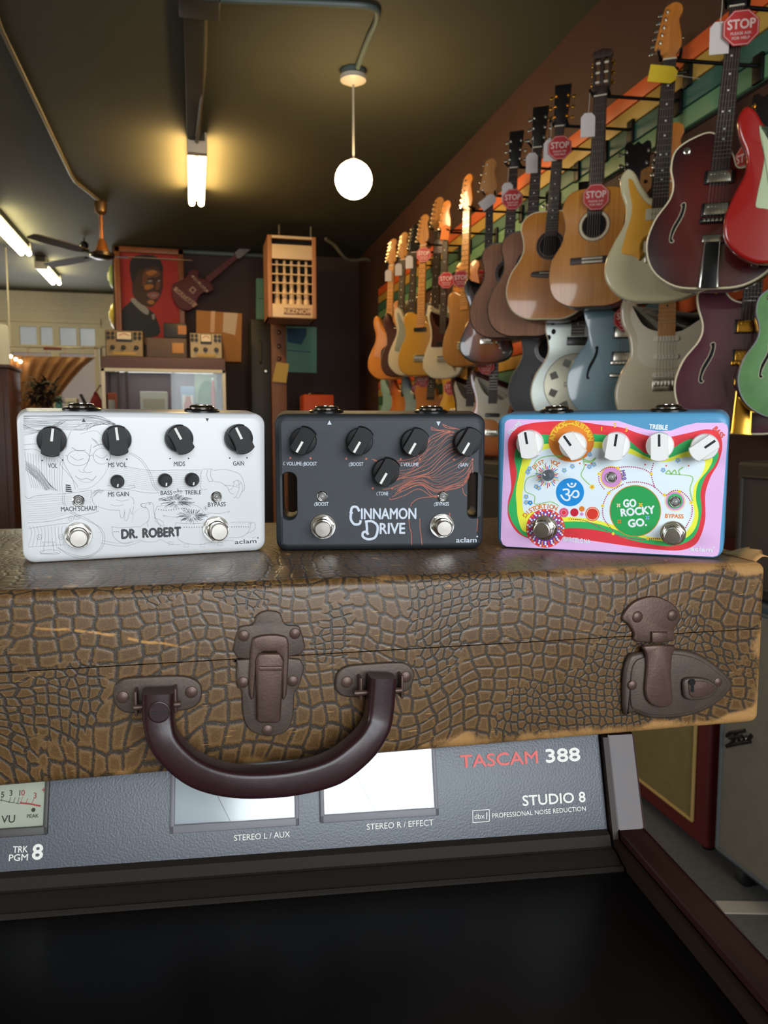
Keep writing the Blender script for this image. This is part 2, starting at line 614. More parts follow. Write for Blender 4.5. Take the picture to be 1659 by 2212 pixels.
w.bx(WIN_X0, WX, YF - 0.1, YF, 0, WIN_Z0, cream).bx(WIN_X0, WX, YF - 0.1, YF, WIN_Z1, ZC, cream)
struct(w, 'wall_front', smooth=False)

# window in the recess: transom row of four panes over two tall panes, daylight outside
sky_glow = mat('daylit_street_glass', '#9aa4ad', 0.3, emit='#a9adb4', estr=0.42)
red_glow = mat('daylit_street_glass_low', '#857b77', 0.3, emit='#968c88', estr=0.5)
y0 = YR - 0.03
w = MB()
a, b_ = at_y(46, 705, YR), at_y(206, 748, YR)
zt, zb = a.z, b_.z
w.bx(wx0, wx1, y0, YR + 0.05, zt, wz1, cream)
w.bx(wx0, wx1, y0, YR + 0.05, zb - 0.10, zb, cream)
for px in (30, 84, 122, 169, 218):
    x = at_y(px, 726, YR).x
    hw = 0.04 if px in (122,) else 0.02
    if px in (30, 218): hw = 0.07
    w.bx(x - hw, x + hw, y0 - 0.01, YR + 0.05, zb, zt, cream)
for px in (18, 122, 214):
    x = at_y(px, 800, YR).x
    w.bx(x - 0.05, x + 0.05, y0 - 0.01, YR + 0.05, wz0, zb - 0.1, cream)
w.bx(wx0, wx1, y0 - 0.01, YR + 0.05, wz0, wz0 + 0.1, cream)
fr = struct(w, 'window_1', smooth=False)
MB().bx(wx0, wx1, YR + 0.055, YR + 0.065, zb, zt, sky_glow).make('transom_panes', fr, smooth=False)
MB().bx(wx0, wx1, YR + 0.055, YR + 0.065, wz0, zb, red_glow).make('lower_panes', fr, smooth=False)
c = MB()
q0, q1 = at_y(0, 690, YR), at_y(225, 706, YR)
c.bx(q0.x - 0.2, q1.x - 0.04, YR - 0.06, YR - 0.001, q1.z + 0.03, q1.z + 0.08, cream)
struct(c, 'trim_1', smooth=False)

# painted pipe along the top of the back wall
pipe_m = mat('grey_painted_pipe', '#5d6a66', 0.5)
tag(MB().cyl((XR + 0.02, YB - 0.024, ZC - 0.03), (1.2, YB - 0.024, ZC - 0.03), 0.022, 0.022, pipe_m).make('pipe'), 'long grey painted pipe running along the top of the plum back wall', 'pipe')

# coloured slat boards on the right wall
cols = (('orange', '#e0612a'), ('ochre', '#c29a45'), ('dark teal', '#3f6b5c'), ('green', '#6f9a70'))
k = (WX / 1.5)
n = 0
for set_, ztop in (('upper', 2.455), ('lower', 1.597)):
    for i, (cn, hx) in enumerate(cols):
        n += 1
        m_ = mat(cn.replace(' ', '_') + '_slat_paint', hx, 0.5, var=0.12, vscale=8, stretch=(1, 0.3, 3))
        z1 = ztop - i * 0.072
        struct(MB().bx(WX - 0.022, WX, 0.6, 7.3, z1 - 0.066, z1, m_, 0.003), 'trim_%d' % (n + 1))
dk = mat('slat_groove', '#16110d', 0.8)
for z1 in (2.455, 1.597):
    n += 1
    struct(MB().bx(WX - 0.006, WX - 0.0005, 0.6, 7.3, z1 - 0.290, z1 + 0.004, dk), 'trim_%d' % (n + 1), smooth=False)

# ================================================================ ceiling lamps, conduit, fan
tube_m = mat('lit_fluorescent_tube', '#fff6df', 0.4, emit='#ffd184', estr=TUBE_E)
tube_w = mat('lit_fluorescent_tube_pale', '#fff9e8', 0.4, emit='#fff0b4', estr=TUBE_E * 0.42)
fix_m = mat('white_enamel_fixture', '#c9bfae', 0.4)
dark_fix = mat('dark_painted_channel', '#35322b', 0.6)
cond_m = mat('painted_conduit', '#6a6350', 0.45)


def tube_lamp(x, ya, yb, label, tm, group=None):
    t = thing('fluorescent_lamp', label, 'lamp', frame((x, (ya + yb) / 2, ZC)), group)
    h = (yb - ya) / 2
    MB().bx(-0.048, 0.048, -h - 0.02, h - 0.06, -0.055, -0.001, dark_fix, 0.006).make('housing', t)
    for s_ in (-1, 1):
        MB().bx(-0.06, 0.06, s_ * (h - 0.02) - 0.035, s_ * (h - 0.02) + 0.035, -0.125 if s_ < 0 else -0.079, -0.001, fix_m, 0.006).make('lamp_holder', t)
    for s_ in (-1, 1):
        MB().lathe([(-h, 0.006), (-h + 0.01, 0.022), (h - 0.01, 0.022), (h, 0.006)], tm, (s_ * 0.034, 0, -0.10), (0, 1, 0), 14).make('tube', t)
    return t


p0, p1 = at_z(425, 322, ZC - 0.1), at_z(425, 440, ZC - 0.1)
cxl = at_z(425, 380, ZC - 0.1).x
tube_lamp(cxl, p0.y, p1.y, 'twin tube fluorescent lamp glowing warm in the middle of the ceiling, left of the globe', tube_m)
p0, p1 = at_z(-25, 466, ZC - 0.1), at_z(55, 548, ZC - 0.1)
tube_lamp(p1.x, p0.y, p1.y, 'twin tube fluorescent lamp on the left ceiling, cut off by the picture edge', tube_w)
p0, p1 = at_z(83, 575, ZC - 0.1), at_z(126, 612, ZC - 0.1)
tube_lamp((p0.x + p1.x) / 2, p0.y, p1.y, 'short looking twin tube fluorescent lamp over the far recess, just left of the ceiling fan', tube_w)

# dark channel and conduit leading to the middle lamp
xa = at_z(425, 200, ZC).x
ch = thing('wiring_channel', 'dark wiring channel with a thin conduit running along the ceiling to the middle tube lamp', 'wiring channel', frame((cxl, 4.2, ZC)))
yc0, yc1 = at_z(425, 0, ZC).y - 4.2, at_z(425, 314, ZC).y - 4.34
MB().bx(-0.06, 0.03, yc0, yc1, -0.05, -0.001, dark_fix, 0.005).make('channel', ch)
MB().tube([(0.032, yc0 - 0.4, -0.03), (0.032, 0, -0.03), (0.0, yc1 - 0.1, -0.064), (0.0, yc1 - 0.02, -0.064)], 0.011, cond_m).make('conduit', ch)
MB().bx(-0.08, 0.09, yc0 - 0.14, yc0 + 0.02, -0.07, -0.001, dark_fix, 0.008).make('junction_box', ch)

g0 = at_z(763, 152, ZC)
q = [at_z(470, -8, ZC), at_z(700, 0, ZC), at_z(800, 8, ZC), at_z(815, 32, ZC), at_z(795, 80, ZC), at_z(772, 140, ZC)]
teal_pipe = mat('teal_grey_conduit', '#5c6a64', 0.4)
o = MB().tube(crs([(v.x, v.y, ZC - 0.014) for v in q], 6, False), 0.013, teal_pipe).make('ceiling_conduit')
tag(o, 'bent grey green conduit on the ceiling turning down to the globe lamp rose', 'conduit')

gl = thing('globe_pendant_lamp', 'glowing white glass globe hanging on a thin white cord from a round ceiling rose', 'lamp', frame((g0.x, g0.y, ZC)))
gz = at_y(761, 388, g0.y).z - ZC
gr = 0.095
MB().lathe([(0, 0.062), (-0.03, 0.062), (-0.031, 0.05)], teal_pipe, (0, 0, 0)).make('ceiling_box', gl)
MB().lathe([(-0.028, 0.03), (-0.03, 0.068), (-0.05, 0.066), (-0.068, 0.03), (-0.07, 0.004)], fix_m, (0, 0, 0)).make('canopy', gl, label='pale round canopy')
MB().cyl((0, 0, -0.06), (0, 0, gz + gr * 0.9), 0.0055, 0.0055, fix_m, 8).make('cord', gl)
MB().cyl((0, 0, gz + gr * 0.9), (0, 0, gz + gr * 1.04), 0.03, 0.024, fix_m).make('lamp_collar', gl)
MB().ball((0, 0, gz), gr, mat('lit_opal_glass', '#fff6e6', 0.3, emit='#ffdca0', estr=GLOBE_E), 32).make('globe', gl, label='lit opal glass globe')

# left conduit and ceiling fan
f0 = at_z(217, 436, ZC)
q = [at_z(-30, -40, ZC), at_z(0, 52, ZC), at_z(80, 220, ZC), at_z(152, 372, ZC), at_z(162, 388, ZC), at_z(212, 428, ZC)]
tag(MB().tube([(v.x, v.y, ZC - 0.013) for v in q], 0.012, cond_m).make('fan_conduit'), 'thin painted conduit bending across the left ceiling to the fan', 'conduit')
fan = thing('ceiling_fan', 'brass and black ceiling fan hanging before the portrait on a long copper coloured rod', 'ceiling fan', frame((f0.x, f0.y, ZC)))
brass = mat('polished_brass', '#b3713a', 0.35, 0.5)
black_g = mat('gloss_black', '#0d0c0c', 0.25, coat=0.5)
fz = at_y(220, 552, f0.y).z - ZC
MB().lathe([(0, 0.045), (-0.02, 0.05), (-0.08, 0.045), (-0.105, 0.02)], mat('aged_brass', '#8a6c48', 0.35, 0.8), (0, 0, 0)).make('canopy', fan)
MB().cyl((0, 0, -0.09), (0, 0, fz + 0.1), 0.0135, 0.0135, brass).make('down_rod', fan)
MB().lathe([(0.13, 0.018), (0.11, 0.03), (0.045, 0.05), (0.03, 0.062), (0.02, 0.062)], brass, (0, 0, fz)).make('motor_cover', fan)
MB().lathe([(0.03, 0.06), (0.015, 0.095), (-0.01, 0.095), (-0.025, 0.06), (-0.03, 0.02)], mat('dark_motor', '#3a2f26', 0.3, 0.6), (0, 0, fz)).make('motor', fan)
bl = mat('pale_fan_blade', '#4b4336', 0.5)
for ang_ in (2, 135, 232):
    a = R(ang_)
    Mx = Matrix.Translation((0, 0, fz)) @ Matrix.Rotation(a, 4, 'Z') @ Matrix.Rotation(R(9), 4, 'X')
    b1 = MB(); b1.T = Mx
    b1.rings([[(x, sy * wd, sz) for sy, sz in ((-1, -.003), (1, -.003), (1, .003), (-1, .003))] for x, wd in ((0.16, .03), (0.25, .05), (0.5, .058), (0.68, .05), (0.70, .035))], bl)
    bo = b1.make('blade', fan)
    b2 = MB(); b2.T = Mx
    b2.bx(0.07, 0.2, -0.012, 0.012, -0.009, -0.002, black_g)
    b2.make('blade_arm', bo)
s0 = at_z(182, 530, ZC - 0.07)
sc = thing('security_camera', 'small black camera fixed to the ceiling left of the fan', 'camera', frame((s0.x, s0.y, ZC)))
MB().cyl((0, 0, 0), (0, 0, s0.z - ZC), 0.007, 0.007, black_g, 8).make('stem', sc)
MB().ball((0, 0, s0.z - ZC), 0.04, black_g, 14).make('housing', sc)
MB().cyl((0, -0.02, s0.z - ZC), (0.0, -0.06, s0.z - ZC - 0.02), 0.02, 0.022, mat('lens_glass', '#20242a', 0.05, coat=1), 14).make('lens', sc)

# ================================================================ back wall: portrait, sign guitar, heater, pillar, posters
Yp = YB - 0.05
MBK = frame((0, Yp, 0))


def ib(px, py, off=0.0): return onp(MBK, px, py, off)


def bpoly(pts, n=0):
    q = [ib(*p) for p in pts]
    return crs(q, n) if n else q


a, b_ = ib(246, 530), ib(396, 532)
c_ = ib(246, 716)
pt = thing('portrait_painting', 'framed painting of a smiling man in a dark suit on a red ground', 'painting', frame((0, Yp, 0)))
x0, x1, zt, zb = a[0], b_[0], a[1] - 0.01, c_[1] - 0.12
fm = wood('orange_pine_frame', '#7a3f16', '#9a5522', 0.4)
f = MB()
fwid = 0.055
for q in ((x0, x0 + fwid, zb, zt), (x1 - fwid, x1, zb, zt), (x0, x1, zt - fwid, zt), (x0, x1, zb, zb + fwid)):
    f.bx(q[0], q[1], -0.035, 0.03, q[2], q[3], fm, 0.006)
f.make('picture_frame', pt)
cv = MB()
redp = mat('red_paint', '#a81d12', 0.6, var=0.12, vscale=8)
navy = mat('black_blue_paint', '#15171f', 0.6)
skin1 = mat('dark_brown_paint', '#3c1d11', 0.6); skin2 = mat('brown_paint', '#6a3a1c', 0.6); skin3 = mat('amber_paint', '#a8682c', 0.6)
hairp = mat('black_paint', '#100a08', 0.6); greyp = mat('grey_paint', '#8f8a88', 0.6); whitep = mat('white_art_paint', '#cbbfb4', 0.6); pinkp = mat('mauve_paint', '#8d5450', 0.6)
cv.bx(x0 + 0.03, x1 - 0.03, 0.0, 0.02, zb + 0.03, zt - 0.03, redp)


def zp1(l): return [(x * 560 / 1659, 420 + y * 560 / 1659) for x, y in l]


def art(l, y, m, n=4): cv.flat(bpoly(zp1(l), n), y, m)


art([(768, 905), (770, 760), (830, 690), (870, 670), (960, 740), (1000, 790), (1010, 905)], -0.001, navy)
art([(838, 680), (860, 665), (945, 730), (945, 770), (900, 745)], -0.002, greyp)
art([(850, 640), (845, 560), (845, 440), (930, 410), (1025, 440), (1042, 560), (1030, 640), (990, 700), (960, 720), (900, 700)], -0.003, skin1)
art([(835, 520), (830, 450), (850, 405), (910, 385), (990, 395), (1035, 440), (1040, 500), (1000, 460), (930, 470), (880, 500), (862, 560), (845, 560)], -0.004, hairp)
art([(915, 510), (950, 480), (1010, 490), (1020, 520), (960, 545), (915, 590)], -0.004, skin2)
art([(935, 500), (980, 485), (1005, 500), (960, 520)], -0.005, skin3)
art([(930, 580), (965, 575), (985, 590), (950, 610), (925, 605)], -0.005, skin3)
art([(1000, 560), (1025, 570), (1020, 600), (1000, 610)], -0.005, skin2)
art([(950, 553), (970, 550), (974, 559), (954, 563)], -0.006, greyp)
art([(1010, 550), (1024, 549), (1024, 557), (1012, 558)], -0.006, greyp)
art([(940, 540), (985, 530), (985, 538), (942, 548)], -0.006, hairp, 1)
art([(940, 640), (980, 625), (1020, 635), (1005, 665), (970, 670)], -0.006, pinkp)
art([(962, 648), (985, 643), (1003, 645), (985, 652)], -0.007, greyp)
art([(940, 690), (965, 675), (990, 690), (970, 705)], -0.006, skin3)
art([(970, 770), (990, 765), (990, 800), (975, 800)], -0.006, greyp, 1)
cv.make('canvas', pt, smooth=False)

# red wooden sign shaped like a guitar
sg = thing('guitar_shaped_sign', 'flat maroon guitar shaped wall sign with pale lettered plates, tilted to the right', 'sign', frame((0, Yp - 0.06, 0)))
sm = mat('maroon_sign_paint', '#5e1f24', 0.6, var=0.1, vscale=10)
body = [(1105, 590), (1140, 570), (1190, 545), (1215, 505), (1260, 495), (1275, 515), (1270, 545), (1330, 560), (1355, 590), (1363, 610), (1345, 635), (1300, 640), (1270, 670), (1250, 720), (1215, 750), (1165, 745), (1130, 710), (1105, 650)]
MB().prism(bpoly(zp1(body), 3), -0.045, 0.02, sm, 0.004, 0).make('body', sg)
MB().prism(bpoly(zp1([(1310, 545), (1340, 575), (1520, 420), (1500, 398)])), -0.04, 0.02, sm).make('neck', sg)
MB().prism(bpoly(zp1([(1500, 385), (1560, 335), (1602, 365), (1530, 425), (1512, 420)])), -0.045, 0.02, mat('grey_sign_paint', '#7a7475', 0.6), 0.003, 0).make('headstock', sg, label='grey headstock')
plate = mat('pale_plate', '#b58d77', 0.6)
ink = mat('maroon_ink', '#4a1a1c', 0.7)
for pts, txt in (([(1218, 533), (1238, 530), (1335, 630), (1318, 643)], 'CHICAGO'), ([(1128, 603), (1110, 622), (1238, 735), (1265, 715)], 'GUITARS')):
    pm = MB(); q = bpoly(zp1(pts)); pm.prism(q, -0.05, -0.045, plate)
    cx_, cz_ = np.mean([p[0] for p in q]), np.mean([p[1] for p in q])
    pm.text(txt, cx_, cz_, 0.062, -0.0505, ink, rot=-45, bold=0.02, sx=0.8)
    pm.make('name_plate', sg, smooth=False)
pm = MB(); q = bpoly(zp1([(1232, 600), (1258, 622), (1235, 650), (1208, 625)])); pm.prism(q, -0.05, -0.045, plate)
q2 = bpoly(zp1([(1232, 612), (1246, 623), (1234, 638), (1221, 626)])); pm.flat(q2, -0.0505, ink)
pm.make('emblem_plate', sg, smooth=False)

# two yellow painted plaques on the return wall
for (px, py, rr, lab, c1) in ((236, 597, 0.12, 'green and white round plaque beside the portrait, upper of two', '#8a9a58'), (238, 682, 0.13, 'yellow round plaque beside the portrait, lower of two', '#b59a2e')):
    pl = thing('wall_plaque', lab, 'plaque', frame((XR - 0.012, 0, 0)))
    v = at_x(px, py, XR - 0.03)
    yy = min(max(v.y, YB + 0.2), YR - 0.3)
    zz = at_y(px, py, yy).z
    MB().lathe([(0, rr), (0.02, rr), (0.045, rr * 0.75), (0.055, rr * 0.4), (0.06, 0.001)], mat('plaque_%s' % c1[1:], c1, 0.4), (0.012, yy, zz), (-1, 0, 0)).make('disc', pl)
    MB().lathe([(0.05, rr * 0.42), (0.066, rr * 0.3), (0.07, 0.001)], mat('plaque_centre', '#d8d2b0' if rr < .125 else '#3a3420', 0.4), (0.012, yy, zz), (-1, 0, 0)).make('centre_boss', pl)

# ceiling-hung heater
Yh = 7.0
MH = frame((0, Yh, 0))
i = lambda px, py, off=0: onp(MH, px, py, off)
(xl, zt), (xr, _), (_, zb) = i(577, 507), i(682, 507), i(600, 686)
hm = mat('cream_heater_enamel', '#e6c79c', 0.4); hm2 = mat('orange_beige_heater_side', '#b87c50', 0.45); dark = mat('heater_inside', '#15100c', 0.8)
ht = thing('unit_heater', 'cream ceiling hung gas heater with open louvres and a maker badge', 'heater', frame(((xl + xr) / 2, Yh, zb)))
w2, h = (xr - xl) / 2, zt - zb
zz = lambda py: i(630, py)[1] - zb
xx = lambda px: i(px, 600)[0] - (xl + xr) / 2
c = MB()
c.bx(-w2, -w2 + 0.012, 0, 0.42, 0, h, hm2).bx(w2 - 0.012, w2, 0, 0.42, 0, h, hm2)
c.bx(-w2, w2, 0.0, 0.42, h - 0.012, h, hm2).bx(-w2, w2, 0, 0.42, 0, 0.012, hm2).bx(-w2, w2, 0.40, 0.42, 0, h, hm2)
c.bx(-w2, -w2 + 0.036, -0.012, 0.02, 0, h, hm2, 0.004).bx(w2 - 0.036, w2, -0.012, 0.02, 0, h, hm2, 0.004)
c.make('casing', ht)
MB().bx(-w2 + 0.03, w2 - 0.03, 0.12, 0.13, 0.01, h - 0.01, dark).make('inner_back', ht, smooth=False)
MB().bx(-w2 + 0.034, w2 - 0.034, -0.006, 0.03, zz(516), h, hm, 0.003).make('top_rail', ht)
MB().bx(-w2 + 0.034, w2 - 0.034, -0.006, 0.03, zz(560), zz(529), hm, 0.004).make('upper_panel', ht)
lp = MB().bx(-w2 + 0.034, w2 - 0.034, -0.006, 0.03, 0.004, zz(657), hm, 0.004).make('lower_panel', ht)
bd = MB(); bx0, bx1, bz0, bz1 = xx(612), xx(670), zz(680), zz(666)
bd.bx(bx0, bx1, -0.010, -0.006, bz0, bz1, mat('brown_badge', '#7d4a2a', 0.5))
bd.text('REZNOR', (bx0 + bx1) / 2, (bz0 + bz1) / 2, (bz1 - bz0) * 0.92, -0.0105, hm, bold=0.03, sx=1.25)
bd.make('badge', lp, smooth=False)
for py in (573, 593, 612, 634):
    zc_ = zz(py)
    MB().bx(-w2 + 0.034, w2 - 0.034, -0.006, 0.02, zc_ - 0.005, zc_ + 0.005, hm, 0.002).make('louvre', ht)
for kx, px in enumerate((600, 616.5, 632, 648, 664)):
    x = xx(px)
    z0_, z1_ = zz(657), zz(560)
    MB().lathe([(0, 0.030), (0.05, 0.027), (0.055, 0.02), (0.10, 0.024), (0.14, 0.016), (0.2, 0.018), (0.25, 0.012), (z1_ - z0_, 0.012)], hm, (x, 0.075, z0_), (0, 0, 1), 12).make('burner_tube', ht)
for px in (603, 697):
    xq = at_y(px, 500, Yh + 0.15).x - (xl + xr) / 2
    MB().cyl((min(xq, w2 - 0.02), 0.15, h - 0.01), (min(xq, w2 - 0.02), 0.15, ZC - zb), 0.008, 0.008, cond_m, 8).make('hanging_rod', ht)
q = [(705, 518), (722, 530), (745, 557), (765, 563), (788, 560), (800, 564)]
pts = [at_y(px, py, Yh + 0.5 + kx * 0.05) for kx, (px, py) in enumerate(q)]
pts = [(pts[0].x, pts[0].y, ZC - 0.002)] + [tuple(p) for p in pts]
tag(MB().tube(crs(pts, 6, False), 0.016, mat('grey_flex', '#6f6a52', 0.5)).make('flexible_conduit'), 'wavy grey flexible conduit hanging from the ceiling right of the heater', 'conduit')

# pillar-like board with a yellow note, dark cabinet, posters
Yk = 7.75
MP = frame((0, Yk, 0)); j = lambda px, py, off=0: onp(MP, px, py, off)
xa, xb, zt = j(585, 690)[0], j(618, 690)[0], j(600, 668)[1]
om = wood('orange_brown_board', '#6e3f22', '#8c5530', 0.5)
bo = thing('wooden_case', 'tall narrow orange brown wooden case standing below the heater', 'case', frame(((xa + xb) / 2, Yk, 0)))
MB().bx(-(xb - xa) / 2, (xb - xa) / 2, 0, 0.25, 0, zt, om, 0.006).make('panel', bo)
for py in (718, 748, 775):
    z_ = j(600, py)[1]
    MB().lathe([(0, 0.022), (-0.01, 0.022), (-0.02, 0.012), (-0.021, 0.001)], mat('bronze_knob', '#4a2e1c', 0.3, 0.6), (0, 0, z_), (0, 1, 0), 12).make('knob', bo)
q = [j(597, 782, -0.03), (j(624, 786, -0.03)), j(618, 827, -0.03), j(588, 824, -0.03)]
o = MB().prism(q, -0.004, 0.002, mat('yellow_note_paper', '#c9a856', 0.7)).make('paper_note', smooth=False)
o.matrix_world = frame((0, Yk - 0.03, 0)); tag(o, 'yellow paper note stuck on the tall orange brown case', 'note')
cb = thing('dark_cabinet', 'tall black cabinet with a steel bar handle left of the orange brown case', 'cabinet', frame((0, 7.8, 0)))
MC = frame((0, 7.8, 0)); j2 = lambda px, py, off=0: onp(MC, px, py, off)
xa, xb, zt = j2(541, 690)[0], j2(584, 690)[0], j2(560, 689)[1]
bk = mat('black_cabinet', '#15110f', 0.5)
MB().bx(xa, xb, 0, 0.3, 0, zt, bk, 0.008).make('door', cb)
x_ = j2(562, 740)[0]
MB().tube([(x_, 0, j2(0, 720)[1]), (x_, -0.04, j2(0, 724)[1]), (x_, -0.04, j2(0, 770)[1]), (x_, 0, j2(0, 773)[1])], 0.009, mat('steel', '#a8a59c', 0.3, 1.0)).make('handle', cb)
MB().lathe([(0, 0.025), (-0.015, 0.022), (-0.03, 0.012), (-0.031, 0.001)], mat('steel', '#a8a59c'), (j2(574, 802)[0], 0, j2(574, 802)[1]), (0, 1, 0), 14).make('lock_knob', cb)

tealp = mat('teal_poster_paper', '#74ab96', 0.6, var=0.1, vscale=8); bluep = mat('blue_poster_ink', '#2c5878', 0.6)
p_ = MB(); q = bpoly([(618, 703), (685, 706), (685, 805), (618, 803)]); p_.prism(q, 0.035, 0.049, tealp)
p_.flat(bpoly([(620, 708), (664, 708), (662, 725), (652, 744), (622, 738)]), 0.0345, bluep)
p_.flat(bpoly([(622, 755), (672, 759), (672, 761), (622, 757)]), 0.0345, bluep)
o = p_.make('poster', smooth=False); o.location = (0, Yp, 0); tag(o, 'teal poster with a dark blue picture on the wall under the heater', 'poster')
p_ = MB(); q = bpoly([(554, 600), (600, 600), (600, 700), (554, 690)]); p_.prism(q, 0.035, 0.049, tealp)
p_.flat(bpoly([(558, 642), (580, 642), (580, 644), (558, 644)]), 0.0345, bluep)
o = p_.make('poster', smooth=False); o.location = (0, Yp, 0); tag(o, 'plain teal poster half hidden behind the left edge of the heater', 'poster')
# cardboard box leaning on the wall
cbm = mat('brown_cardboard', '#9a6a3a', 0.8, var=0.08, vscale=15)
MX = frame((0, 7.27, 0)); jb = lambda px, py, off=0: onp(MX, px, py, off)
bx_ = thing('cardboard_box', 'flat brown cardboard box with a paper label standing behind the meter instruments', 'box', frame((0, 7.27, 0)))
ztop_ = onp(frame((0, 7.0, 0)), 350, 772)[1]
q = [jb(424, 670), jb(523, 677), (jb(521, 781)[0], ztop_ + .001), (jb(424, 781)[0], ztop_ + .001)]
MB().prism(q, 0, 0.18, cbm, 0.004).make('carton', bx_)
MB().prism([jb(483, 675), jb(514, 677), jb(508, 724), jb(481, 717)], -0.002, 0, mat('label_paper', '#b9a591', 0.7)).make('paper_label', bx_, smooth=False)
MB().prism([jb(456, 672), jb(465, 672), jb(463, 718), jb(454, 718)], -0.002, 0, mat('packing_tape', '#b48a5e', 0.4)).make('tape', bx_, smooth=False)

# orange amp-like box, low on the right of the back wall
MO = frame((0, 7.2, 0)); jo = lambda px, py, off=0: onp(MO, px, py, off)
q0, q1 = jo(655, 852), jo(722, 900)
ob = thing('orange_amplifier', 'bright orange box amplifier low behind the dark grey pedal', 'amplifier', frame(((q0[0] + q1[0]) / 2, 7.2, 0)))
hw = (q1[0] - q0[0]) / 2
om2 = mat('orange_tolex', '#b8430f', 0.6)
MB().bx(-hw, hw, 0, 0.25, q1[1] - 0.4, q0[1], om2, 0.015).make('cabinet', ob)
MB().tube([(-hw * .5, 0.12, q0[1]), (-hw * .45, 0.12, q0[1] + 0.018), (hw * .45, 0.12, q0[1] + 0.018), (hw * .5, 0.12, q0[1])], 0.008, black_g).make('handle', ob)
MB().bx(-hw * .9, hw * .9, 0.02, 0.23, 0, q1[1] - 0.4, bk).make('base', ob)

# ================================================================ display cabinet, meter instruments, recess clutter
Yc = 7.0
MCB = frame((0, Yc, 0)); jc = lambda px, py, off=0: onp(MCB, px, py, off)
xl, xr, zt = jc(218, 800)[0], jc(487, 800)[0], jc(350, 772)[1]
zg = jc(350, 797)[1]
plum = mat('plum_cabinet_paint', '#61484a', 0.55)
dc = thing('display_cabinet', 'plum painted display cabinet with a white framed glass front and lit shelves', 'display cabinet', frame(((xl + xr) / 2, Yc, 0)))
hw = (xr - xl) / 2
xo = (xl + xr) / 2
D = 0.5
zlow = 1.22
c = MB()
c.bx(-hw, hw, 0, D, zg, zt, plum, 0.004).bx(-hw, hw, D - 0.02, D, 0, zg, plum).bx(-hw, -hw + 0.02, 0.02, D, zlow, zg, plum).bx(hw - 0.02, hw, 0.02, D, zlow, zg, plum).bx(-hw, hw, 0, D, 0, zlow, plum)
c.make('carcass', dc)
f = MB(); wt = 0.03
for q in ((-hw, -hw + wt, zlow, zg), (hw - wt, hw, zlow, zg), (-hw, hw, zg - wt, zg), (-hw, hw, zlow, zlow + wt)):
    f.bx(q[0], q[1], -0.012, 0.02, q[2], q[3], white_p, 0.003)
f.make('window_frame', dc)
MB().bx(-hw + wt, hw - wt, 0.002, 0.006, zlow + wt, zg - wt, pane_mat('cabinet_glass', '#f2f6f4', 0.15)).make('glass_pane', dc, smooth=False)
MB().bx(-hw + 0.03, hw - 0.03, D - 0.03, D - 0.022, zlow, zg, mat('plum_back_panel', '#836a6b', 0.4)).make('back_panel', dc, smooth=False)
x1_ = jc(268, 800)[0] - xo
for px in (254, 272, 374):
    x_ = jc(px, 800)[0] - xo
    MB().bx(x_ - 0.012, x_ + 0.012, 0.03, 0.06, zlow, zg, plum).make('divider', dc, smooth=False)
lm = mat('added_cabinet_glow', '#ffffff', 0.4, emit='#f4f6ff', estr=9.0)
MB().bx(-hw + 0.1, hw - 0.1, 0.12, 0.16, zg - 0.02, zg - 0.005, lm).make('added_light_strip', dc, smooth=False)  # glowing strip added to brighten the cabinet inside
# items on display (seen through the glass above the white pedal)
zs = zlow + 0.0
def item(px0, px1, py0, name, label, cat, m, kind='box', yy=0.2):
    Mi = frame((0, Yc + yy, 0)); a_ = onp(Mi, px0, py0); b2_ = onp(Mi, px1, py0)
    w_ = b2_[0] - a_[0]; h_ = a_[1] - zs
    t_ = thing(name, label, cat, frame(((a_[0] + b2_[0]) / 2, Yc + yy, zs)))
    if kind == 'box':
        MB().box((0, 0, h_ / 2), (w_, 0.12, h_), m, None, 0.006).make('case', t_)
        MB().box((0, -0.061, h_ * .55), (w_ * .8, 0.004, h_ * .4), mat('pale_label', '#d9d0c4', 0.6)).make('front_label', t_, smooth=False)
    else:
        MB().lathe([(0, w_ * .42), (h_ * .1, w_ * .5), (h_ * .7, w_ * .5), (h_ * .85, w_ * .3), (h_, w_ * .28)], m, (0, 0, 0)).make('jar', t_)
        MB().lathe([(h_, w_ * .3), (h_ * 1.06, w_ * .3), (h_ * 1.07, 0.001)], mat('jar_cap', '#b8b4ae', 0.4), (0, 0, 0)).make('lid', t_)
    return t_
item(233, 251, 849, 'boxed_pedal', 'orange and white carton at the left end of the display cabinet', 'box', mat('orange_carton', '#c8552a', 0.6))
item(303, 362, 846, 'white_amplifier', 'bright white wide box in the middle of the display cabinet', 'box', mat('white_carton', '#f2f2f4', 0.5), yy=0.15)
item(390, 420, 835, 'blue_box', 'pale blue box inside the right half of the display cabinet', 'box', mat('pale_blue_carton', '#7f95a6', 0.6), yy=0.3)
item(397, 415, 857, 'glass_jar', 'small orange jar in the right half of the display cabinet', 'jar', mat('orange_jar', '#c9582c', 0.4), 'jar', 0.12)
item(455, 466, 822, 'tall_jar', 'tall slim red topped jar at the right end of the display cabinet', 'jar', mat('red_jar', '#b8442c', 0.4), 'jar', 0.2)
# green drawing pinned inside at right
q = [onp(frame((0, Yc + 0.4, 0)), *p) for p in ((420, 806), (468, 808), (468, 870), (420, 870))]
g_ = MB().prism(q, -0.004, 0.004, mat('pale_green_art_paper', '#a9bf8e', 0.6))
g_.flat(crs([onp(frame((0, Yc + 0.4, 0)), *p) for p in ((430, 870), (432, 835), (448, 822), (466, 838), (467, 870))], 4), -0.0045, mat('green_art_ink', '#5f9050', 0.6))
o = g_.make('art_print', smooth=False); o.matrix_world = frame((0, Yc + 0.4, 0)); tag(o, 'pale green print standing at the right end inside the display cabinet', 'print')

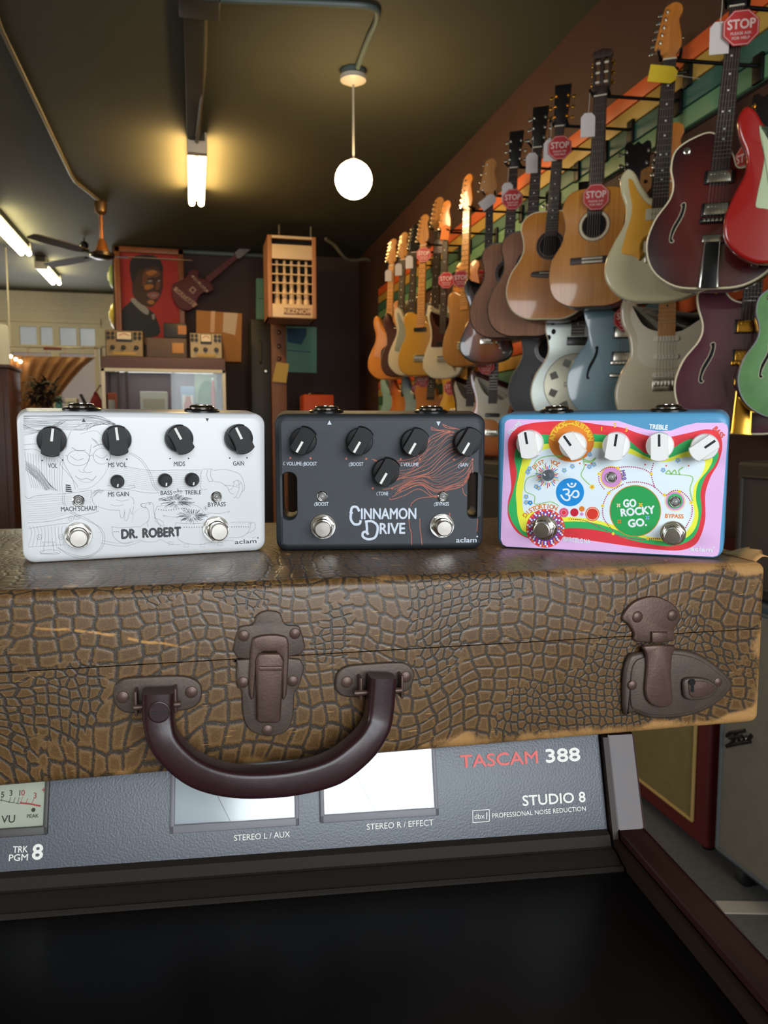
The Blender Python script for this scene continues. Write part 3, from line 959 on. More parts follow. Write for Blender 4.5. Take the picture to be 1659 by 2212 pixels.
# instruments on top of the cabinet
def instrument(px0, px1, py0, name, label, face, kind):
    a_, b2_ = jc(px0, py0, 0.05), jc(px1, py0, 0.05)
    w_ = (b2_[0] - a_[0]) / 2; h_ = a_[1] - zt
    t_ = thing(name, label, 'meter instrument' if kind != 'plain' else 'instrument case', frame(((a_[0] + b2_[0]) / 2, Yc + 0.05, zt)))
    MB().box((0, 0.11, h_ / 2), (w_ * 2, 0.2, h_), mat('instrument_case_brown', '#4a3a30', 0.5), None, 0.008).make('case', t_)
    fp = MB().box((0, 0.004, h_ / 2), (w_ * 1.9, 0.012, h_ * .94), face, None, 0.003).make('front_panel', t_)
    kb = mat('bakelite_black', '#14110f', 0.35)
    if kind == 'plain':
        MB().box((w_ * .55, -0.004, h_ * .5), (w_ * .55, 0.006, h_ * .5), mat('yellow_label', '#c08a4e', 0.6), None, 0.001).make('yellow_label', t_)
        return t_
    mw = w_ * (0.42 if kind == 'a' else 0.34)
    m_ = MB().box((0, -0.006, h_ * .76), (mw * 2, 0.014, h_ * .36), mat('meter_bezel', '#2a2420', 0.4), None, 0.004).make('meter', t_)
    dl = MB().box((0, -0.014, h_ * .79), (mw * 1.75, 0.004, h_ * .26), mat('meter_dial_cream', '#e6d9bd', 0.5))
    dl.stroke([(mw * .7 * math.cos(R(q)), h_ * .70 + h_ * .16 * math.sin(R(q))) for q in range(30, 151, 10)], 0.006, -0.017, mat('red_scale', '#b03020', 0.5))
    dl.make('dial', m_, smooth=False)
    for sx_ in (-1, 1):
        for ix, fx in enumerate((.58, .82)):
            for fz_ in (.88, .72):
                MB().lathe([(0, .014), (-.012, .014), (-.02, .010), (-.021, .001)], kb, (sx_ * fx * w_, -0.002, fz_ * h_), (0, 1, 0), 12).make('jack', t_)
    for fx in (-.62, -.05, .62):
        MB().lathe([(0, .02), (-.02, .016), (-.03, .012), (-.031, .001)], kb, (fx * w_, -0.002, h_ * .36), (0, 1, 0), 14).make('knob', t_)
    MB().box((0, -0.006, h_ * .13), (w_ * 1.2, 0.006, h_ * .12), mat('yellow_scale_strip', '#b8964a' if kind == 'a' else '#cfc0a0', 0.5), None, 0.001).make('scale_strip', t_)
    return t_
instrument(226, 309, 712, 'tube_tester', 'tan meter instrument with a wide dial, at the left end of the plum cabinet top', mat('tan_panel', '#9a8560', 0.5), 'a')
instrument(314, 404, 728, 'instrument_case', 'dull brown closed case with a yellow label between the two meter instruments', mat('brown_panel', '#5f4c44', 0.6), 'plain')
instrument(409, 480, 718, 'signal_meter', 'cream meter instrument with a small dial, at the right end of the plum cabinet top', mat('cream_panel', '#b8a684', 0.5), 'b')
a_, b2_ = jc(353, 698, 0.12), jc(403, 726, 0.12)
sb = thing('black_box', 'small black box with an orange label on top of the brown closed case', 'box', frame(((a_[0] + b2_[0]) / 2, Yc + 0.15, jc(353, 728, 0.05)[1])))
hh = a_[1] - jc(353, 728, 0.05)[1]
MB().box((0, 0, hh / 2), (b2_[0] - a_[0], 0.12, hh), mat('black_plastic', '#1b1918', 0.5), None, 0.006).make('case', sb)
MB().box((0.06, -0.061, hh * .55), (0.07, 0.003, hh * .6), mat('orange_label', '#b87848', 0.6)).make('orange_label', sb, smooth=False)

# curtain on a rail in front of the recess window
Yq = 9.6
MQ = frame((0, Yq, 0)); jq = lambda px, py, off=0: onp(MQ, px, py, off)
cu = thing('curtain', 'translucent orange curtain swept to the left on a thin rail', 'curtain', frame((0, Yq, 0)))
r0, r1 = jq(14, 750), jq(217, 752)
MB().cyl((r0[0], 0, r0[1]), (r1[0], 0, r1[1]), 0.009, 0.009, mat('grey_rail', '#7d7666', 0.4, 0.5)).make('rail', cu)
MB().cyl((r0[0], 0, 0), (r0[0], 0, r0[1]), 0.012, 0.012, mat('grey_rail', '#7d7666')).make('rail_post', cu)
MB().cyl((r1[0], 0, 0), (r1[0], 0, r1[1]), 0.012, 0.012, mat('grey_rail', '#7d7666')).make('rail_post', cu)
cm_ = mat('orange_curtain_cloth', '#865a34', 0.6, var=0.25, vscale=12, stretch=(6, 1, 0.6))
nx, nz = 60, 14
top0, top1 = jq(20, 768), jq(206, 770)
vs = []; fs = []
for iz in range(nz + 1):
    t = iz / nz
    zc_ = top0[1] - t * (top0[1] - 0.55)
    # right edge sweeps left as it falls
    xr_ = top1[0] + (jq(95, 870)[0] - top1[0]) * min(1, (t * 2.2)) ** 0.8
    for ix in range(nx + 1):
        u = ix / nx
        x = top0[0] + (xr_ - top0[0]) * u
        vs.append((x, 0.03 * math.sin(u * 40 + t * 1.5) * (0.5 + 0.5 * t), zc_ - 0.06 * u * t))
for iz in range(nz):
    for ix in range(nx):
        p = iz * (nx + 1) + ix
        fs.append((p, p + 1, p + nx + 2, p + nx + 1))
cl = MB(); cl.add(vs, fs, cm_)
o = cl.make('cloth', cu, fix=False)
md = o.modifiers.new('thickness', 'SOLIDIFY'); md.thickness = 0.004
for px in (20, 60, 100, 140, 180, 206):
    x_, z_ = jq(px, 752)
    MB().tube([(x_ + 0.016 * math.cos(R(q)), 0, z_ + 0.016 * math.sin(R(q))) for q in range(0, 361, 30)], 0.003, brass, 6, up=(0, 1, 0)).make('ring', cu)
    MB().cyl((x_, 0, z_ - 0.016), (x_, 0, top0[1]), 0.003, 0.003, brass, 6).make('cord', cu)
s0, s1 = jq(93, 749, -0.03), jq(133, 757, -0.03)
o = MB().bx(s0[0], s1[0], -0.012, 0.0, s1[1], s0[1], mat('dark_red_sign', '#6a2018', 0.5), 0.002).make('small_sign')
o.matrix_world = frame((0, Yq - 0.012, 0)); tag(o, 'small dark red sign hanging on the curtain rail', 'sign')
sl = thing('string_lights', 'short string of three glowing bulbs at the left top of the curtain', 'string lights', frame((0, Yq - 0.06, 0)))
bulb = mat('lit_bulb', '#fff4d0', 0.3, emit='#ffe6b0', estr=BULB_E)
pp = [jq(15, 766, -0.06), jq(23, 770, -0.06), jq(34, 776, -0.06), jq(44, 781, -0.06), jq(52, 778, -0.06)]
MB().tube([(p[0], 0, p[1] + 0.03) for p in pp], 0.003, black_g, 6).make('wire', sl)
for p in pp[1:4]:
    MB().ball((p[0], 0, p[1]), 0.017, bulb, 12).make('bulb', sl)
# white hanging panel, rod and brown amp at the left picture edge
a_ = at_y(12, 700, 8.6)
o = MB().prism(rrect(-0.42, 0, 0.0, 0.85, 0.05), 0, 0.04, mat('white_panel', '#cfccc4', 0.5), 0.006).make('white_board')
o.matrix_world = frame((a_.x + 0.02, 8.6, a_.z - 0.85)); tag(o, 'white rounded board cut off at the left picture edge', 'board')
v = at_y(14, 590, 8.6)
tag(MB().cyl((v.x, 8.62, ZC), (v.x, 8.62, a_.z - 0.2), 0.008, 0.008, fix_m, 8).make('hanging_rod'), 'thin white rod hanging from the ceiling at the far left', 'rod')
Ml = frame((0, 6.2, 0)); jl = lambda px, py, off=0: onp(Ml, px, py, off)
x_, z_ = jl(18, 795)
lb = thing('wooden_cabinet', 'dark brown wooden cabinet at the left picture edge behind the white pedal', 'cabinet', frame((x_ - 0.3, 6.2, 0)))
dw = wood('dark_oak', '#3a2012', '#54301a', 0.4)
MB().bx(-0.3, 0.3, 0, 0.4, 0, z_, dw, 0.006).make('carcass', lb)
MB().bx(-0.32, 0.31, -0.015, 0.42, z_, z_ + 0.025, dw, 0.005).make('top_board', lb)
MB().bx(-0.26, 0.26, -0.012, 0, 0.08, z_ - 0.08, dw, 0.004).make('door', lb)
# dark dried plant
Md = frame((0, 6.9, 0)); jd = lambda px, py, off=0: onp(Md, px, py, off)
x_, z_ = jd(92, 850)
dp = thing('dried_plant', 'dark bushy dried plant in front of the orange curtain', 'plant', frame((x_, 6.9, 0)))
MB().lathe([(0, .10), (.3, .14), (.33, .13), (.33, .1)], mat('dark_pot', '#1c1613', 0.5), (0, 0, 0)).make('pot', dp)
MB().cyl((0, 0, 0.3), (0, 0, z_), 0.02, 0.012, mat('dark_stem', '#2b1c12', 0.7), 8).make('stem', dp)
fo = MB(); lm_ = mat('dark_dried_leaf', '#2c1d10', 0.7, var=0.3, vscale=30)
rnd = random.Random(3)
for q in range(150):
    a_ = rnd.uniform(0, 2 * PI); el = rnd.uniform(-0.25, 1.1); ln = rnd.uniform(0.10, 0.19)
    d_ = Vector((math.cos(a_) * math.cos(el), math.sin(a_) * math.cos(el), math.sin(el)))
    b0 = Vector((rnd.uniform(-.06, .06), rnd.uniform(-.05, .05), z_ + rnd.uniform(-0.12, 0.06)))
    sd = d_.cross(Vector((0, 0, 1))).normalized() * 0.014
    mid = b0 + d_ * ln * .55 + Vector((0, 0, 0.01)); tip = b0 + d_ * ln - Vector((0, 0, 0.03))
    fo.add([b0, mid + sd, tip, mid - sd, mid + Vector((0, 0, .006))], [(0, 1, 4), (1, 2, 4), (2, 3, 4), (3, 0, 4)], lm_)
o = fo.make('foliage', dp, fix=False); o['kind'] = 'stuff'
# red guitar on a stand in the recess, with black case beside it

Yt = 8.4
MTt = frame((0, Yt, 0)); jt = lambda px, py, off=0: onp(MTt, px, py, off)
ta, tb_ = jt(95, 884), jt(222, 884)
tz = ta[1]
tab = thing('side_table', 'low dark table at the back left carrying a bag and boxes', 'table', frame(((ta[0] + tb_[0]) / 2, Yt, 0)))
hw = (tb_[0] - ta[0]) / 2
MB().bx(-hw, hw, -.12, .35, tz - .03, tz, dw, .004).make('tabletop', tab)
for sx_ in (-1, 1):
    for yy in (-.08, .31): MB().bx(sx_ * (hw - .05) - .02, sx_ * (hw - .05) + .02, yy - .02, yy + .02, 0, tz - .0305, dw, .003).make('leg', tab)
def onshelf(px0, px1, py): 
    a_, b_ = jt(px0, py), jt(px1, py); return (a_[0] + b_[0]) / 2, (b_[0] - a_[0]) / 2, a_[1] - tz
x_, w_, h_ = onshelf(119, 134, 856)
o = thing('turquoise_jar', 'small turquoise jar beside the dried plant', 'jar', frame((x_, Yt, tz)))
MB().lathe([(0, w_ * .8), (h_ * .2, w_), (h_ * .7, w_), (h_ * .85, w_ * .7)], mat('turquoise_glaze', '#4f97a0', .3, coat=.5), (0, 0, 0)).make('body', o)
MB().lathe([(h_ * .85, w_ * .75), (h_, w_ * .7), (h_ + .004, .001)], mat('turquoise_lid', '#3d7f88', .4), (0, 0, 0)).make('lid', o)
x_, w_, h_ = onshelf(143, 168, 861)
o = thing('white_box', 'small white box on the back left table', 'box', frame((x_, Yt, tz)))
MB().box((0, 0, h_ / 2), (w_ * 2, .14, h_), mat('white_card', '#d8d2c6', .6), None, .004).make('carton', o)
MB().box((0, -.071, h_ * .5), (w_ * 1.2, .002, h_ * .4), mat('grey_print', '#9a958c', .6)).make('print_panel', o, smooth=False)
x_, w_, h_ = onshelf(194, 221, 846)
o = thing('red_bag', 'dark red bag with a thin strap on the back left table', 'bag', frame((x_, Yt, tz)))
MB().prism(crs([(-w_, 0), (-w_ * .9, h_ * .5), (-w_ * .45, h_ * .8), (-w_ * .2, h_), (w_ * .1, h_ * .95), (w_ * .5, h_ * .7), (w_, h_ * .35), (w_, 0)], 3), -.05, .07, mat('dark_red_cloth', '#7a1518', .6), .02).make('body', o)
MB().tube(crs([(-w_ * .1, 0, h_ * .95), (w_ * .3, 0, h_ * 1.15), (w_ * .8, 0, h_ * 1.35), (w_ * .95, .04, h_ * .6)], 5, False), .006, mat('dark_red_strap', '#6a2a20', .6), 6).make('strap', o)
x_, w_, h_ = onshelf(170, 192, 852)
o = thing('black_case', 'slim black case leaning beside the dark red bag', 'case', frame((x_, Yt + .05, tz)))
MB().prism([(-w_, h_), (-w_ * .5, h_ * 1.05), (w_, .0), (w_ * .3, .0)], -.03, .03, bk, .004).make('shell', o)
MB().tube([(-w_ * .1, -.03, h_ * .55), (-w_ * .1, -.05, h_ * .6), (w_ * .2, -.05, h_ * .35), (w_ * .2, -.03, h_ * .3)], .005, black_g, 6).make('handle', o)

# ================================================================ guitars
rose = wood('rosewood_fingerboard', '#21140e', '#38241a', 0.45, scale=8)
maple = wood('maple_neck', '#b5763a', '#c98d4b', 0.35, 0.4, scale=5)
mapled = wood('amber_maple_neck', '#b86a22', '#cc7f2e', 0.35, 0.4, scale=5)
ebony = mat('black_headstock', '#14100e', 0.3, coat=0.5)
mahog = wood('mahogany', '#5a3420', '#7a4a2e', 0.4, 0.3, scale=6)
nickel = mat('nickel', '#c9c4b8', 0.18, 1.0)
gold = mat('gold_plate', '#d6a03e', 0.2, 1.0)
bone = mat('bone_nut', '#d8ceb8', 0.4)
pearl = mat('pearl_dot', '#d6d2c4', 0.3)
blk = mat('black_plastic_part', '#100f0f', 0.3)
hole = mat('dark_sound_hole', '#0b0807', 0.9)
ivory = mat('cream_binding', '#d8cba8', 0.4)
steel_s = mat('steel_string', '#a8a298', 0.35, 0.9)

ST = [(0, 0), (-.09, .006), (-.148, .05), (-.163, .12), (-.143, .19), (-.118, .24), (-.122, .30), (-.146, .35), (-.152, .41), (-.132, .452), (-.108, .44), (-.088, .395), (-.06, .355), (-.03, .345), (.03, .345), (.05, .335), (.075, .35), (.098, .385), (.122, .408), (.143, .39), (.145, .33), (.122, .275), (.112, .225), (.128, .17), (.158, .12), (.153, .06), (.10, .012)]
OF = [(-.02, 0), (-.10, .012), (-.165, .07), (-.175, .14), (-.150, .21), (-.118, .275), (-.116, .33), (-.135, .385), (-.140, .435), (-.118, .465), (-.092, .45), (-.07, .41), (-.045, .375), (-.03, .36), (.03, .36), (.05, .345), (.08, .36), (.11, .392), (.135, .395), (.146, .36), (.138, .30), (.122, .245), (.128, .19), (.155, .135), (.165, .075), (.135, .025), (.06, .002)]
TL = [(0, 0), (-.09, .006), (-.150, .05), (-.163, .12), (-.143, .19), (-.116, .245), (-.118, .30), (-.130, .35), (-.118, .392), (-.08, .405), (-.03, .385), (.03, .375), (.045, .335), (.075, .335), (.10, .365), (.125, .375), (.136, .34), (.122, .28), (.112, .23), (.135, .18), (.16, .12), (.15, .05), (.09, .006)]
JB = [(-.02, 0), (-.10, .012), (-.165, .07), (-.172, .14), (-.145, .22), (-.115, .29), (-.118, .36), (-.142, .43), (-.150, .49), (-.130, .53), (-.105, .515), (-.08, .46), (-.05, .41), (-.03, .395), (.03, .395), (.05, .365), (.08, .38), (.11, .43), (.135, .44), (.15, .40), (.142, .33), (.122, .26), (.128, .2), (.155, .135), (.165, .075), (.135, .025), (.06, .002)]
ES_H = [(0, 0), (.10, .008), (.175, .06), (.203, .14), (.185, .22), (.142, .285), (.135, .33), (.152, .385), (.155, .43), (.128, .475), (.095, .47), (.065, .42), (.03, .40)]
ES = ES_H + [(-x, z) for x, z in ES_H[::-1][:-1]]
GR = [(0, 0), (-.10, .008), (-.175, .06), (-.203, .14), (-.186, .22), (-.146, .285), (-.138, .33), (-.15, .385), (-.14, .44), (-.09, .475), (-.03, .485), (.03, .42), (.05, .375), (.08, .38), (.12, .42), (.15, .435), (.15, .38), (.138, .31), (.15, .275), (.186, .22), (.203, .14), (.175, .06), (.10, .008)]
AC_H = [(0, 0), (.09, .004), (.16, .045), (.192, .125), (.178, .205), (.140, .27), (.124, .315), (.130, .365), (.143, .41), (.132, .455), (.09, .484), (.03, .489)]
AC = AC_H + [(-x, z) for x, z in AC_H[::-1][:-1]]
CL_H = [(0, 0), (.09, .004), (.158, .045), (.183, .125), (.170, .205), (.136, .265), (.122, .31), (.126, .36), (.137, .405), (.126, .45), (.09, .48), (.03, .487)]
CL = CL_H + [(-x, z) for x, z in CL_H[::-1][:-1]]

KIND = {  # outline, depth, nut height, neck joint height, fingerboard end, head type, scale bridge z
    'strat': (ST, .045, .808, .345, .300, 'inline', .150),
    'offset': (OF, .045, .818, .360, .300, 'inline', .165),
    'tele': (TL, .045, .808, .375, .300, 'inline', .120),
    'bass': (JB, .045, 1.02, .395, .320, 'bass', .150),
    'semi': (ES, .050, .845, .405, .320, 'open', .215),
    'hollow': (GR, .070, .860, .430, .320, 'open', .210),
    'acoustic': (AC, .105, .860, .489, .375, 'slab', .205),
    'classical': (CL, .100, .850, .487, .375, 'slot', .190),
    'resonator': (AC, .085, .850, .489, .380, 'slab', .170),
}
RECORD = {}


def head(kind, L, wood_, t):
    """Headstock and pegs above the nut at z = L."""
    m = MB(); pegs = []
    if kind in ('inline', 'bass'):
        n = 6 if kind == 'inline' else 4
        o = [(-.021, 0), (-.024, .015), (-.046, .035), (-.052, .05), (-.030, .16), (-.022, .178), (.004, .19), (.026, .180), (.032, .158), (.022, .135), (.026, .11), (.034, .07), (.034, .045), (.028, .03), (.021, .016), (.021, 0)]
        if kind == 'bass': o = [(x * 1.15, z * 1.2) for x, z in o]
        k = 1 if kind == 'inline' else 1.2
        m.prism(crs([(x, z + L) for x, z in o], 3), 0.004, 0.018, wood_, 0.002)
        for i in range(n):
            z = (0.035 + i * (0.125 / (n - 1))) * k
            x = (-.040 + .022 * i / (n - 1)) * k
            pegs.append((x, z + L, -1))
    elif kind == 'open':
        o = [(-.022, 0), (-.030, .02), (-.040, .06), (-.046, .15), (-.030, .165), (-.014, .155), (0, .165), (.014, .155), (.030, .165), (.046, .15), (.040, .06), (.030, .02), (.022, 0)]
        m.prism(crs([(x, z + L) for x, z in o], 3), 0.004, 0.018, wood_, 0.002)
        for sd in (-1, 1):
            for i in range(3): pegs.append((sd * (.030 + .004 * i), L + .045 + i * .042, sd))
    elif kind == 'slab':
        o = [(-.023, 0), (-.030, .014), (-.034, .10), (-.037, .185), (.037, .185), (.034, .10), (.030, .014), (.023, 0)]
        m.prism([(x, z + L) for x, z in o], 0.004, 0.019, wood_, 0.002)
        for sd in (-1, 1):
            for i in range(3): pegs.append((sd * .027, L + .045 + i * .045, sd))
    elif kind == 'slot':
        z0, z1 = L + .045, L + .155
        for x0, x1 in ((-.036, -.026), (-.008, .008), (.026, .036)): m.bx(x0, x1, .004, .024, z0 - .002, z1 + .002, wood_, .0015)
        m.prism([(-.026, L), (.026, L), (.036, L + .045), (-.036, L + .045)], .004, .024, wood_, .001)
        m.prism(crs([(-.036, z1), (.036, z1), (.036, z1 + .025), (.015, z1 + .030), (0, z1 + .036), (-.015, z1 + .030), (-.036, z1 + .025)], 2), .004, .024, wood_, .001)
        for sd in (-1, 1):
            for i in range(3): pegs.append((sd * .017, L + .06 + i * .038, sd * 2))
    o_ = m.make('headstock', t)
    return o_, pegs


PEGM = {}


def peg(x, z, sd, metal, t):
    key = (sd, metal.name)
    if key not in PEGM:
        m = MB(); s_ = 1 if sd > 0 else -1
        if abs(sd) == 2:
            m.cyl((-0.009, .013, 0), (0.009, .013, 0), .005, .005, bone, 10)
            m.cyl((s_ * .019, .013, 0), (s_ * .027, .013, 0), .0035, .0035, metal, 8)
            m.cyl((s_ * .021, .026, 0), (s_ * .021, .038, 0), .003, .003, metal, 8)
            m.box((s_ * .024, .030, 0), (.014, .008, .016), metal, None, .003)
        else:
            m.cyl((0, .004, 0), (0, -.010, 0), .0032, .0028, metal, 10)
            m.cyl((0, .004, 0), (0, .002, 0), .0065, .0055, metal, 12)
            m.cyl((0, .022, 0), (s_ * .018, .022, 0), .003, .003, metal, 8)
            m.box((s_ * .024, .022, 0), (.014, .008, .015), metal, None, .003)
        PEGM[key] = m.make('tuning_peg', t)
        o = PEGM[key]
    else:
        o = PEGM[key].copy(); COL.objects.link(o); o.parent = t
    o.location = (x, 0, z)


def guitar(short, kind, nut, bot, deg, body_m, label, cat='guitar', side_m=None, neck_m=None, board_m=None, head_m=None, X=None,
           lean=0.0, guard=None, pick=(), metal=None, bind=None, extra=None, group='guitars hanging on the right wall', strings=False, Y=None, dots=True):
    out, T, L, zj, zf, ht, zbr = KIND[kind]
    P = at_x(nut[0], nut[1], X or (1.55 if 'low' in group else 1.39)) if Y is None else at_y(nut[0], nut[1], Y)
    Q = at_y(bot[0], bot[1], P.y)
    s_ = (P.z - Q.z) / L
    th = R(deg)
    base = Vector((Q.x if abs(Q.x - P.x) < 0.2 else P.x, P.y, Q.z))
    tilt = math.atan2(P.x - base.x, P.z - base.z)
    M = Matrix.Translation(base) @ Matrix.Rotation(tilt, 4, 'Y') @ Matrix.Rotation(th, 4, 'Z') @ Matrix.Scale(s_, 4)
    t = thing(kind + '_guitar' if kind != 'bass' else 'bass_guitar', label, cat, M, group)
    if kind in ('strat', 'offset', 'tele'): t.name = 'electric_guitar'
    elif kind in ('semi', 'hollow'): t.name = 'semi_hollow_guitar'
    elif kind == 'acoustic': t.name = 'acoustic_guitar'
    RECORD[short] = (t, M, s_, L, P)
    metal = metal or nickel
    side_m = side_m or body_m
    neck_m = neck_m or maple; board_m = board_m or rose
    ol = crs(out, 5)
    b = MB()
    if kind in ('acoustic', 'classical', 'resonator', 'semi', 'hollow'):
        b.prism(ol, 0, T, side_m, .003, .004, capm=body_m)
    else:
        b.prism(ol, 0, T, body_m, .010, .010)
    bo = b.make('body', t)
    if bind:
        bb = MB(); q = inset(ol, -0.0012); q2 = inset(ol, 0.0045)
        bb.rings([[(p[0], -.0008, p[1]) for p in q2], [(p[0], -.0012, p[1]) for p in inset(ol, .001)], [(p[0], .002, p[1]) for p in q], [(p[0], .008, p[1]) for p in q]], bind, False, False)
        bb.make('binding', t)
    # neck and fingerboard
    nk = MB()
    wn, wh = .0215, .028
    if kind == 'classical': wn, wh = .026, .031
    prof = [(-1, 0), (-.95, .35), (-.6, .85), (0, 1), (.6, .85), (.95, .35), (1, 0)]
    nk.rings([[(wn * k_ * ww, .004 + .02 * y_ * 1.0, z_) for k_, y_ in prof] for z_, ww in ((L, 1), (L * .5 + zj * .5, 1.12), (zj + .03, 1.25), (zj - .02, 1.28))], neck_m)
    nk.make('neck', t)
    fb = MB()
    y1 = .004; yf = -.004
    fb.rings([[(-wn, y1, L), (wn, y1, L), (wn, yf, L), (-wn, yf, L)], [(-wh, y1, zf), (wh, y1, zf), (wh, yf, zf), (-wh, yf, zf)]], board_m)
    sc = L - zbr
    fr = []
    for n_ in range(1, 22):
        z_ = zbr + sc / 2 ** (n_ / 12)
        if z_ < zf + .004: break
        fr.append(z_)
        ww = wn + (wh - wn) * (L - z_) / (L - zf)
        fb.bx(-ww, ww, yf - .0012, yf, z_ - .001, z_ + .001, nickel)
    if dots and kind != 'classical':
        for n_ in (3, 5, 7, 9, 12, 15, 17):
            if n_ <= len(fr):
                z_ = (fr[n_ - 1] + (fr[n_ - 2] if n_ > 1 else L)) / 2
                for dx in ((-.010, .010) if n_ == 12 else (0,)):
                    fb.flat(ell(dx, z_, .0034, n=10), yf - .0004, pearl if board_m is rose else blk)
    fb.make('fingerboard', t, smooth=False)
    MB().bx(-wn, wn, yf - .002, .004, L - .002, L + .003, bone).make('nut', t)
    ho, pegs = head(ht, L, head_m or neck_m, t)
    for x, z, sd in pegs: peg(x, z, sd, metal, t)
    # fittings
    if guard:
        g = MB(); g.prism(inset(crs(guard[0], 4), .007), -.003, 0.001, guard[1], .001)
        g.make('pickguard', t)
    for (pz, ptype) in pick:
        p = MB()
        if ptype == 'hum':
            p.box((0, -.004, pz), (.086, .010, .042), blk, None, .002)
            p.box((0, -.010, pz), (.07, .008, .036), metal, None, .002)
            for q in range(6): p.cyl((-.025 + q * .010, -.014, pz + .008), (-.025 + q * .010, -.0155, pz + .008), .0025, .0025, metal, 8)
        elif ptype == 'single':
            p.prism(rrect(-.042, pz - .009, .042, pz + .009, .0088), -.009, .001, bone, .001)
            for q in range(6): p.cyl((-.025 + q * .010, -.009, pz), (-.025 + q * .010, -.0105, pz), .0025, .0025, nickel, 8)
        elif ptype == 'soap':
            p.prism(rrect(-.046, pz - .02, .046, pz + .02, .005), -.009, .001, mat('parchment', '#bcb494', 0.5), .002)
            for q in range(6): p.cyl((-.025 + q * .010, -.009, pz), (-.025 + q * .010, -.0105, pz), .0025, .0025, nickel, 8)
        elif ptype == 'black':
            p.prism(rrect(-.045, pz - .012, .045, pz + .012, .008), -.010, .001, blk, .002)
        p.make('pickup', t)
    if kind in ('strat', 'tele', 'offset', 'bass'):
        p = MB(); p.bx(-.040, .040, -.008, .001, zbr - .03, zbr + .012, metal, .002)
        for q in range(6): p.bx(-.034 + q * .0116, -.025 + q * .0116, -.014, -.008, zbr - .014, zbr + .008, metal, .0015)
        p.make('bridge', t)
        for (kx, kz) in ((.075, .13), (.10, .095), (.125, .065)) if kind != 'tele' else ((.10, .14), (.10, .10)):
            MB().lathe([(0, .010), (-.012, .010), (-.014, .008), (-.0145, .001)], metal if kind != 'strat' else bone, (kx * .9, 0.001, kz), (0, 1, 0), 14).make('control_knob', t)
    elif kind in ('semi', 'hollow'):
        p = MB(); p.bx(-.045, .045, -.016, .001, zbr - .008, zbr + .008, blk if kind == 'hollow' else metal, .003)
        for q in range(6): p.bx(-.036 + q * .0125, -.028 + q * .0125, -.020, -.016, zbr - .005, zbr + .005, metal, .001)
        p.make('bridge', t)
        p = MB()
        if kind == 'hollow' or extra == 'trapeze':
            p.prism([(-.03, .0), (.03, .0), (.022, zbr - .05), (-.022, zbr - .05)], -.012, -.008, metal if extra == 'trapeze' else blk, .001)
            p.bx(-.032, .032, -.02, -.006, zbr - .07, zbr - .045, metal, .003)
            for q in (-.026, .026): p.cyl((q, -.012, 0.002), (q * .8, -.012, zbr - .05), .003, .003, metal, 8)
        else:
            p.bx(-.045, .045, -.018, .001, zbr - .055, zbr - .04, metal, .004)
        p.make('tailpiece', t)
        for sd in (-1, 1):
            fo = crs([(sd * .112 + (x_ - sd * .112) * .78, zbr + (z_ - zbr) * .74) for x_, z_ in [(sd * .105, zbr + .075), (sd * .095, zbr + .085), (sd * .088, zbr + .075), (sd * .094, zbr + .03), (sd * .120, zbr - .03), (sd * .128, zbr - .065), (sd * .120, zbr - .075), (sd * .128, zbr - .082), (sd * .137, zbr - .07), (sd * .130, zbr - .02), (sd * .108, zbr + .03), (sd * .100, zbr + .068)]], 4)
            fm_ = MB()
            if bind is not None: fm_.flat(inset(fo, -.0016), -.0006, ivory)
            fm_.flat(fo, -.0012, hole)
            fm_.make('sound_hole', t, smooth=False)
        for kx, kz in ((.13, .12), (.155, .09), (.13, .07), (.16, .14)):
            MB().lathe([(0, .012), (-.014, .011), (-.016, .009), (-.0165, .001)], metal, (kx * .98, 0.001, kz), (0, 1, 0), 14).make('control_knob', t)
        if extra == 'eyelet':
            pass
        MB().lathe([(0, .011), (-.003, .011), (-.004, .008), (-.012, .007), (-.0125, .001)], metal, (-.105, 0, .435), (0, 1, 0), 16).make('strap_button' if kind == 'semi' else 'control_knob', t)
    elif kind in ('acoustic', 'classical'):
        zs_ = zj - .155
        rs_ = MB()
        for r0_, r1_, mm in ((.066, .0625, mahog), (.0625, .052, ivory if kind == 'classical' else blk), (.052, .049, mahog)):
            rs_.rings([[(p[0], -.0005, p[1]) for p in ell(0, zs_, r0_, n=40)], [(p[0], -.0006, p[1]) for p in ell(0, zs_, r1_, n=40)]], mm, False, False)
        rs_.make('rosette', t, smooth=False)
        MB().flat(ell(0, zs_, .049, n=40), -.0008, hole).make('sound_hole', t, smooth=False)
        br = MB()
        if kind == 'classical':
            br.bx(-.092, .092, -.008, .001, zbr - .014, zbr + .014, rose, .002)
            br.bx(-.043, .043, -.0125, -.008, zbr + .002, zbr + .010, bone, .001).bx(-.043, .043, -.0095, -.008, zbr - .012, zbr - .003, bone, .0005)
        else:
            br.prism(crs([(-.078, zbr), (-.07, zbr + .010), (-.04, zbr + .013), (.04, zbr + .013), (.07, zbr + .010), (.078, zbr), (.07, zbr - .012), (0, zbr - .017), (-.07, zbr - .012)], 3), -.008, .001, rose, .002)
            br.bx(-.037, .037, -.012, -.008, zbr + .002, zbr + .005, bone)
        br.make('bridge', t)
    if strings:
        sm_ = MB()
        for q in range(6):
            a_ = -1 + q * .4
            sm_.cyl((a_ * .026, -.014, zbr), (a_ * .017, -.0065, L), .0006, .0006, steel_s, 5, False)
        sm_.make('strings', t)
    return t


